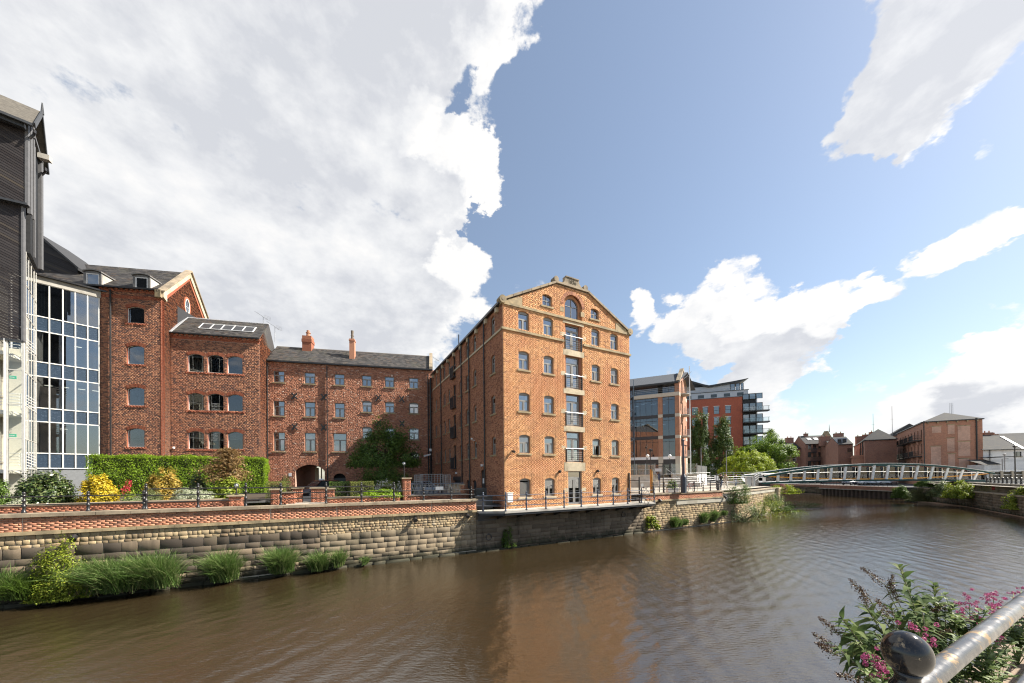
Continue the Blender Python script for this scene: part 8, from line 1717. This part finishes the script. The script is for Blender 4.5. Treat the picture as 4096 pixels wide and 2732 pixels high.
t, F, rf_, W_, ze, zr = simple_house('converted_warehouse', 'brick warehouse with side balconies right of the rooflights', 692, 762, 388, 330, 112, 104, [(700, 715, 415, 450), (735, 752, 408, 445), (700, 715, 490, 525), (735, 752, 480, 520)], bt_dark, [(672, 735, 445, 478), (672, 735, 515, 550)]); chimney(t, rf_, F, W_ - 3.6, 2.5, ze, zr + .6, 2.6, 1.2, 2)
t, F, rf_, W_, ze, zr = simple_house('converted_warehouse', 'brick gable with a long glazed dormer behind the balconied warehouse', 757, 882, 380, 318, 104, 112, [(835, 875, 415, 445)], bt_dark); fr = obj('dormer', MB().box(0, W_ * .7, .8, 3, ze + .2, ze + 1.9), clad, rf_, F.M); [obj('pane', MB().box(.2 + k * 1.1, 1.1 + k * 1.1, .74, .8, ze + .5, ze + 1.7), gl_far, fr, F.M) for k in range(int(W_ * .7 / 1.1))]; chimney(t, rf_, F, 1.0, 4.5, zr - .5, zr + 1.2, 2.2, 1.2, 2)
t, F, rf_, W_, ze, zr = simple_house('brick_house', 'plain brick house with small white sash windows left of the rooflights', 270, 462, 415, 362, 122, 100, [(367, 398, 422, 455), (367, 398, 485, 523), (367, 398, 558, 600)], bt_dark, kind='sash', fm=white_p); chimney(t, rf_, F, W_ * .5, 3.2, zr - .5, zr + 1.5, 2.2, 1.2, 2)
p = aty(3305, 1750, 130); tr_ = thing('roof_turret', 'little stone turret with a spike behind the rooflight roof', 'turret', None, (p[0], p[1], float(p[2]) - 3)); obj('cap', MB().lathe([(2.2, 0), (2.2, 3.0), (.9, 5.2), (.9, 5.4)], 4), stone, tr_); obj('spike', MB().tube([(1.2, 0, 5), (1.2, 0, 8)], [.15, .03], 6), iron, tr_)
# white building at the right edge, with roofs behind
FWh = Frame(aty(c7x(1996), c7y(428), 74)[:2], 108.0); wh = thing('white_building', 'white rendered building with slate roof at the right edge beyond the bridge', 'building', FWh); zW = float(aty(c7x(1996), c7y(428), 74)[2]); hs_ = wins_px(FWh, [(2262, 2330, 445, 485)]); backing(FWh, wh, (0, 24), hs_, 2, zW, [render_w, render_w], .25); [window(FWh, wh, h, 'flat', frame_d, gl_far, sill=stone) for h in hs_]
rfw = obj('roof', MB().add([(-.3, -.4, zW), (24, -.4, zW), (24, 5, zW + 3.2), (1.5, 5, zW + 3.2), (-.3, 10, zW), (24, 10, zW)], [(0, 1, 2, 3), (3, 2, 5, 4), (0, 3, 4)]), slate_f, wh, FWh.M); obj('rooms', MB().box(.2, 23, .3, 9, 2, zW), dark_in, wh, FWh.M); obj('end_wall', MB().box(-.02, .02, 0, 10, 2, zW), render_w, wh, FWh.M); obj('gutter', MB().box(0, 24, -.5, -.35, zW - .15, zW), iron, wh, FWh.M); obj('valley_flashing', MB().beam((6.0, -.4, zW + .06), (6.6, 4.8, zW + 3.2), .5, .05), lead, rfw, FWh.M); pipe(FWh, wh, FWh.px(c7x(2055), 1820)[0], 3, zW - .1)
lb0 = FWh.px(c7x(2010), c7y(555), 4); lb1 = FWh.px(c7x(2150), c7y(555), 4); lt = thing('lean_to', 'low white shed with slate roof and valley before the white building', 'shed', FWh); obj('wall', MB().box(lb0[0], lb1[0], -4, -.3, 2, lb0[1]), render_w, lt); obj('roof', MB().add([(lb0[0] - .3, -4.2, lb0[1]), (lb1[0] + .2, -4.2, lb0[1]), (lb1[0] + .2, -.3, lb0[1] + 1.2), (lb0[0] - .3, -.3, lb0[1] + 1.2)], [(0, 1, 2, 3)]).box(lb0[0] + 2, lb1[0] + 1.5, -4.6, -.3, lb0[1] + 1.5, lb0[1] + 1.62), slate_f, lt)
obj('end_screen', MB().box(lb1[0] + .5, 24, -2.0, -1.8, 2, lb0[1] + .6), plain('white_hoarding', (.78, .78, .78), .6), lt)
bh_ = thing('chimneyed_house', 'dark roof with two clustered chimney stacks behind the white building', 'building', Frame(aty(c7x(1990), c7y(370), 95)[:2], 108.0)); Fk = Frame(aty(c7x(1990), c7y(370), 95)[:2], 108.0); zk = float(aty(c7x(1990), c7y(370), 95)[2]); obj('wall', MB().box(0, 16, 0, 8, 2, zk), bt_dark, bh_); rk = obj('roof', MB().prism([(-.2, zk), (4, zk + 2.8), (8.2, zk)], 0, 16, 'x'), slate_f, bh_)
for px_, hh in ((2005, 3.4), (2120, 3.2), (2165, 2.6)): chimney(bh_, rk, Fk, Fk.px(c7x(px_), 1730)[0], 3.4, zk + 1, zk + hh, 1.8, 1.2, 2)
for px_, yt, lab, knd, mt in ((2164, 505, 'grey street lamp with short arm before the white building', 'arm', 'grey_pole'), (2184, 478, 'plain grey pole before the white building', 'pole', 'grey_pole'), (2272, 410, 'tall black lamp post on the right bank at the bridge approach', 'pole', None)): lamppost('lamp_post', lab, c7x(px_), 56 if mt else 48, 3.2, c7y(yt), knd, .07, MATS[mt] if mt else iron, 'lamp posts on the right bank')
# aerials on the near roofs
def aerial(label, px_, py0, py1, Y, s=1.):
    p0, p1 = aty(px_, py0, Y), aty(px_, py1, Y); t = thing('tv_aerial', label, 'aerial', None, (p0[0], p0[1], p0[2]), 0, 'television aerials'); h = float(p1[2] - p0[2]); obj('mast', MB().tube([(0, 0, -.5), (0, 0, h)], .025, 5), steel, t); obj('boom', MB().tube([(-.75 * s, 0, h + .45 * s), (.45 * s, 0, h - .35 * s)], .018, 5), steel, t); b = MB()
    for k in range(10): f = k / 9; b.tube([(-.75 * s + 1.2 * s * f, -.28 * s, h + .45 * s - .8 * s * f), (-.75 * s + 1.2 * s * f, .28 * s, h + .45 * s - .8 * s * f)], .012, 4)
    for k in range(4): b.tube([(.3 * s, -.3 * s, h - .4 * s + k * .13), (.62 * s, .3 * s, h - .38 * s + k * .13)], .01, 4)
    obj('elements', b, steel, t)
aerial('television aerial on the ridge of the block with the roof light', 1053, 1300, 1265, 37.5); aerial('television aerial behind the gable end of the block with the roof light', 1100, 1350, 1305, 38.5); aerial('tiny television aerial beside the warehouse roof far behind the yard', 1744, 1455, 1435, 47, .8)
# ------------------------------------------------------------------ the near bank under the camera
FN = Frame((4.11, 2.92), 62.5 + 180)          # river face of the near wall: +y runs in under the path, x runs back towards the camera
nb = thing('near_bank_wall', 'mossy stone coping and ledge of the near river wall under the iron rail', 'wall', FN)
nearst = bricky('near_stone', [(0, (.16, .13, .1)), (.5, (.24, .19, .14)), (1, (.3, .23, .17))], (.1, .085, .065), .6, 2.0, pale=(.34, .3, .24))
random.seed(77); x = -14.
while x < 8:
    l = random.uniform(.8, 1.3); obj('coping_stone', stones_mesh('coping_stone', [[x, x + l - .012, -.0, .48, 2.86, 3.1]], .03, .008), nearst, nb); x += l
obj('coping_top', MB().box(-14, 8, .02, .48, 3.06, 3.105), nearst, nb); x = -14.
while x < 8:
    l = random.uniform(.5, .9); obj('ledge_stone', stones_mesh('ledge_stone', [[x, x + l - .012, -.34, .1, 2.28, 2.74]], .03, .015), nearst, nb); x += l
obj('ledge_top', MB().box(-14, 8, -.33, .1, 2.68, 2.75), nearst, nb); obj('wall_core', MB().box(-40, 60, -.22, .4, -1, 2.3), [M_['soot']], nb)
sheet('near_path', [FN.pt(x, y)[:2] for x, y in ((-40, .4), (40, .4), (40, 5), (-40, 5))], 3.095, paving)
# the rail with its ball-topped post
q = ray(3735, 2697); dY = .69 / -q[2]; A0 = np.array([0, 0, HC]) + q * dY; ud = np.array([math.sin(R_(63.2)), math.cos(R_(63.2)), 0])
q = ray(3629, 2713); tt = ((A0[0] * q[1] - A0[1] * q[0]) / (ud[1] * q[0] - ud[0] * q[1])); Pp = A0 + ud * tt; Pp[2] = A0[2]
rl0 = thing('iron_railing', 'thick worn black iron rail with a ball-topped post in the near corner', 'railing', None, (Pp[0], Pp[1], 3.1)); hz = Pp[2] - 3.1
m, nt, b_ = nmat('worn_black_gloss'); f = noise_tex(nt, 9, 8, .65); f2 = noise_tex(nt, 42, 6, .6); c = mixc(nt, maprange(nt, f, .54, .6), (.012, .012, .014), (.24, .18, .11)); c = mixc(nt, maprange(nt, f2, .66, .72), c, (.3, .24, .16)); nt.links.new(c, b_.inputs['Base Color']); nt.links.new(maprange(nt, noise_tex(nt, 24, 6, .6), .35, .7, .08, .3), b_.inputs['Roughness']); b_.inputs['Specular IOR Level'].default_value = .6; bump(nt, b_, f2, .12, .002); gloss = m
m, nt, b_ = nmat('worn_rail_paint'); f = noise_tex(nt, 7, 8, .68, stretch=(1, 1, 1)); c = mixc(nt, maprange(nt, noise_tex(nt, 3.0, 7, .7), .5, .62), (.075, .075, .08), (.16, .155, .15)); c = mixc(nt, maprange(nt, f, .57, .61), c, (.3, .2, .1)); nt.links.new(c, b_.inputs['Base Color']); nt.links.new(maprange(nt, noise_tex(nt, 18, 6, .6), .35, .7, .2, .45), b_.inputs['Roughness']); b_.inputs['Metallic'].default_value = .35; b_.inputs['Specular IOR Level'].default_value = .6; bump(nt, b_, noise_tex(nt, 60, 5, .6), .15, .002); railm = m
base = Vector((Pp[0], Pp[1], 3.1)); M0 = Matrix.Translation(base)
def run(z, r): obj('rail', MB().tube([(ud[0] * s, ud[1] * s, z) for s in np.linspace(-.5, 5.5, 25)], r, 24).mesh('rail', True), railm, rl0, M0)
run(hz, .0315); run(hz - .42, .022); run(hz - .84, .022)
prof = [(.07, 0), (.07, .06), (.04, .1), (.032, .25), (.032, hz - .2), (.045, hz - .12), (.045, hz - .06), (.036, hz - .05), (.042, hz - .04), (.044, hz), (.04, hz + .03), (.03, hz + .045), (.028, hz + .06), (.034, hz + .075)]
ball = [(.057 * math.sin(t), hz + .13 - .067 * math.cos(t)) for t in np.linspace(.62, math.pi - .02, 16)]
obj('post', MB().lathe(prof, 32).mesh('post', True), gloss, rl0, M0); obj('ball_finial', MB().lathe(ball, 40).mesh('ball_finial', True), gloss, rl0, M0)
for s in (2.6, 4.8): obj('post', MB().lathe(prof, 24).mesh('post', True), gloss, rl0, M0 @ Matrix.Translation((ud[0] * s, ud[1] * s, 0))); obj('ball_finial', MB().lathe(ball, 24).mesh('ball_finial', True), gloss, rl0, M0 @ Matrix.Translation((ud[0] * s, ud[1] * s, 0)))

# buddleia and valerian hanging over the river from the ledge
def long_leaf(V, Q, base, d, up, L, w, curl, rng):
    """one lance-shaped leaf: six stations along an arching midrib, folded along it"""
    d = d / np.linalg.norm(d); s = np.cross(d, up); s /= np.linalg.norm(s) + 1e-9; n = np.cross(s, d); b = len(V); K = 6
    for k in range(K):
        f = k / (K - 1); c = base + d * L * f + n * (.12 * math.sin(f * 2.6) - curl * f * f) * L; ww = w * math.sin(min(1, f * 1.25 + .06) * math.pi * .86 + .12) ** .85 * (1 if f < .98 else .05)
        wv = (.05 * math.sin(f * 9 + b)) * w
        V += [c - s * ww + n * (.28 * ww + wv), c, c + s * ww + n * (.28 * ww - wv)]
    for k in range(K - 1): a = b + 3 * k; Q += [(a, a + 1, a + 4, a + 3), (a + 1, a + 2, a + 5, a + 4)]
bud_stem = plain('buddleia_stem', (.3, .3, .2), .8, var=.25, scale=10); dead_fl = leafy('dry_flower_spike', G((.06, .035, .022), (.12, .07, .04), (.17, .1, .06)), .1)
def buddleia():
    rng = np.random.default_rng(42); root = np.array(aty(3790, 2700, 2.9)); root[2] = 2.9; t = thing('buddleia', 'large leafy buddleia with dry flower spikes overhanging the river by the rail', 'shrub', None, tuple(root))
    tips = [(3595, 2258, 2.95, 1), (3735, 2330, 3.0, 1), (3460, 2420, 2.7, 1), (3362, 2465, 2.55, 1), (3650, 2400, 2.7, .9), (3560, 2420, 2.75, .9), (3800, 2410, 2.9, .9), (3690, 2450, 2.6, .8), (3500, 2530, 2.5, .9), (3420, 2560, 2.45, .8), (3600, 2520, 2.4, .8), (3340, 2580, 2.4, .8), (3440, 2680, 2.3, .7), (3530, 2650, 2.3, .7), (3760, 2500, 2.8, .8), (3850, 2480, 3.0, .7), (3400, 2500, 2.75, .8), (3540, 2480, 2.9, .8), (3620, 2330, 3.1, .8), (3700, 2380, 3.2, .9), (3480, 2600, 2.8, .7), (3580, 2580, 2.9, .7)]
    b = MB(); V = []; Q = []; D = []; DN = []
    for (px_, py_, Y, k) in tips:
        tip = aty(px_, py_, Y) - root; mid = tip * .5 + np.array([0, 0, -.12]) + rng.normal(0, .04, 3); pts = [(1 - f) ** 2 * np.zeros(3) + 2 * f * (1 - f) * mid + f * f * tip for f in np.linspace(0, 1, 9)]
        b.tube([tuple(p) for p in pts], list(np.linspace(.011, .0035, 9)), 6, False)
        L = np.linalg.norm(tip); nn = int(12 + L * 14)
        for i in range(nn):
            f = .28 + .72 * (i / nn) ** .85; j = min(int(f * 8), 7); p = pts[j] + (pts[j + 1] - pts[j]) * (f * 8 - j); ax = pts[j + 1] - pts[j]; ax /= np.linalg.norm(ax); a = i * 1.571 + (i % 2) * .3 + rng.normal(0, .25)
            e1 = np.cross(ax, (0, 0, 1)); e1 /= np.linalg.norm(e1) + 1e-6; e2 = np.cross(e1, ax)
            for sg in (1, -1):
                d = sg * (e1 * math.cos(a) + e2 * math.sin(a)) * .85 + ax * (.5 if f < .9 else 1.1) + rng.normal(0, .12, 3); sz = (.125 + .045 * rng.random()) * (1 if f < .8 else 1.15 - (f - .8) * 3.2) * k
                if sz < .03: continue
                long_leaf(V, Q, p, d, np.array([0, 0, 1.]) + rng.normal(0, .2, 3), sz, sz * (.13 + .05 * rng.random()), .25 + .6 * rng.random(), rng)
    for (px_, py_, qx, qy, Y) in ((3450, 2272, 3540, 2340, 2.9), (3400, 2320, 3480, 2400, 2.8), (3280, 2472, 3360, 2540, 2.6), (3255, 2535, 3340, 2600, 2.5), (3270, 2575, 3330, 2610, 2.45), (3345, 2700, 3450, 2720, 2.3), (3440, 2350, 3470, 2430, 2.8), (3560, 2330, 3590, 2400, 2.9), (3730, 2440, 3780, 2430, 2.9), (3800, 2520, 3700, 2560, 2.7), (3570, 2300, 3560, 2380, 2.9), (3510, 2400, 3560, 2470, 2.7)):
        p, s = aty(px_, py_, Y) - root, aty(qx, qy, Y) - root; b.tube([tuple(s * .55), tuple(s), tuple(p)], [.004, .0035, .0015], 5, False)
        for f in np.linspace(0, 1, 26): c = s + (p - s) * f; r = .022 * (1 - f * .75); q_ = rng.normal(size=(9, 3)) * r + c; D.append(q_); DN.append(rng.normal(size=(9, 3)))
    obj('leaves', np_mesh('leaves', np.array(V), np.array(Q), True), lf_bud, t); obj('stems', b.mesh('stems', True), bud_stem, t)
    P = np.concatenate(D); Nn = np.concatenate(DN); Nn /= np.linalg.norm(Nn, axis=1, keepdims=True); obj('dry_flower_spikes', leaf_mesh('dry_flower_spikes', P, Nn, .011, .8, .3, rng), dead_fl, t)
    return t
buddleia()
lf_weed = leafy('weed_leaf', G((.05, .08, .02), (.09, .14, .03), (.15, .2, .05)), .3, .55, .3)
def valerian(label, root_px, heads, Yr, seed):
    rng = np.random.default_rng(seed); root = np.array(aty(*root_px, Yr)); t = thing('valerian', label, 'flowers', None, tuple(root), 0, 'pink valerian along the near wall'); b = MB(); V = []; Q = []; P = []; Nn = []
    for (px_, py_, Y, s) in heads:
        tip = aty(px_, py_, Y) - root; mid = tip * .5 + rng.normal(0, .03, 3); b.tube([(0, 0, 0), tuple(mid), tuple(tip)], [.005, .004, .0025], 5, False)
        for f in np.linspace(.1, .85, 7):
            c = tip * f + (mid - tip * .5) * (1 - abs(2 * f - 1)); a = rng.random() * 6.28
            for sg in (0, math.pi): long_leaf(V, Q, c, np.array([math.cos(a + sg), math.sin(a + sg), .3]), np.array([0, 0, 1.]), .06 * (1.2 - f * .6), .016, .3, rng)
        for k in range(int(9 * s)):
            o_ = rng.normal(size=3) * np.array([.028, .028, .035]) * s; o_[2] -= .02; q_ = rng.normal(size=(34, 3)); q_ /= np.linalg.norm(q_, axis=1, keepdims=True); P.append(tip + o_ + q_ * .012); Nn.append(q_)
    P = np.concatenate(P); Nn = np.concatenate(Nn); obj('flowers', leaf_mesh('flowers', P, Nn, .0085, .9, .3, rng), fl_pink, t); obj('leaves', np_mesh('leaves', np.array(V), np.array(Q), True), lf_weed, t); obj('stems', b, plain('green_stem', (.12, .17, .05), .7), t)
valerian('pink valerian with large flower heads beyond the rail', (3950, 2640), [(3945, 2400, 3.2, 1.7), (3975, 2390, 3.25, 1.8), (3990, 2420, 3.3, 1.6), (3875, 2400, 3.3, 1.2), (3850, 2430, 3.3, 1.2), (3910, 2460, 3.2, 1.4), (3925, 2480, 3.1, 1.2), (3830, 2440, 3.2, 1.), (4010, 2440, 3.4, 1.2)], 3.3, 3)
valerian('pink valerian flower head between the ball finial and the rail', (3760, 2760), [(3672, 2525, 2.3, 1.5), (3690, 2545, 2.3, 1.2)], 2.3, 5)
valerian('pink valerian flower heads low down left of the ball finial', (3560, 2790), [(3495, 2620, 2.1, 1.4), (3510, 2650, 2.1, .9), (3532, 2657, 2.1, .7)], 2.1, 7)
valerian('pink valerian growing on the ledge behind the rail at the right edge', (4040, 2560), [(4090, 2465, 3.6, 1.3), (4080, 2520, 3.5, .9), (4070, 2500, 3.7, .8), (4055, 2370, 4.2, .8), (4085, 2360, 4.3, .8), (3990, 2560, 3.1, .6), (4000, 2545, 3.1, .5)], 3.4, 9)
for i, (px_, py_, Y, lab) in enumerate(((3990, 2690, 2.75, 'leafy weeds rooted on the ledge right of the rail'), (3905, 2740, 2.5, 'small weeds under the near end of the rail'), (4070, 2600, 3.2, 'weeds at the right edge on the ledge'), (3870, 2560, 2.8, 'tangle of green stems behind the rail'))):
    p = aty(px_, py_, Y); rng = np.random.default_rng(600 + i); V = []; Q = []; b = MB(); t = thing('ledge_weeds', lab, 'plant', None, tuple(p), 0, 'weeds on the near ledge')
    for k in range(11):
        tip = np.array([rng.normal(0, .13), rng.normal(0, .1), rng.uniform(.12, .36)]); b.tube([(0, 0, -.15), tuple(tip * .5 + rng.normal(0, .02, 3)), tuple(tip)], [.004, .003, .002], 4, False)
        for f in np.linspace(.2, 1, 8): a = rng.random() * 6.28; [long_leaf(V, Q, tip * f, np.array([math.cos(a + g), math.sin(a + g), .35]), np.array([0, 0, 1.]), .065, .016, .3, rng) for g in (0, 3.14)]
    obj('leaves', np_mesh('leaves', np.array(V), np.array(Q), True), lf_weed, t); obj('stems', b, plain('green_stem', (.12, .17, .05)), t)
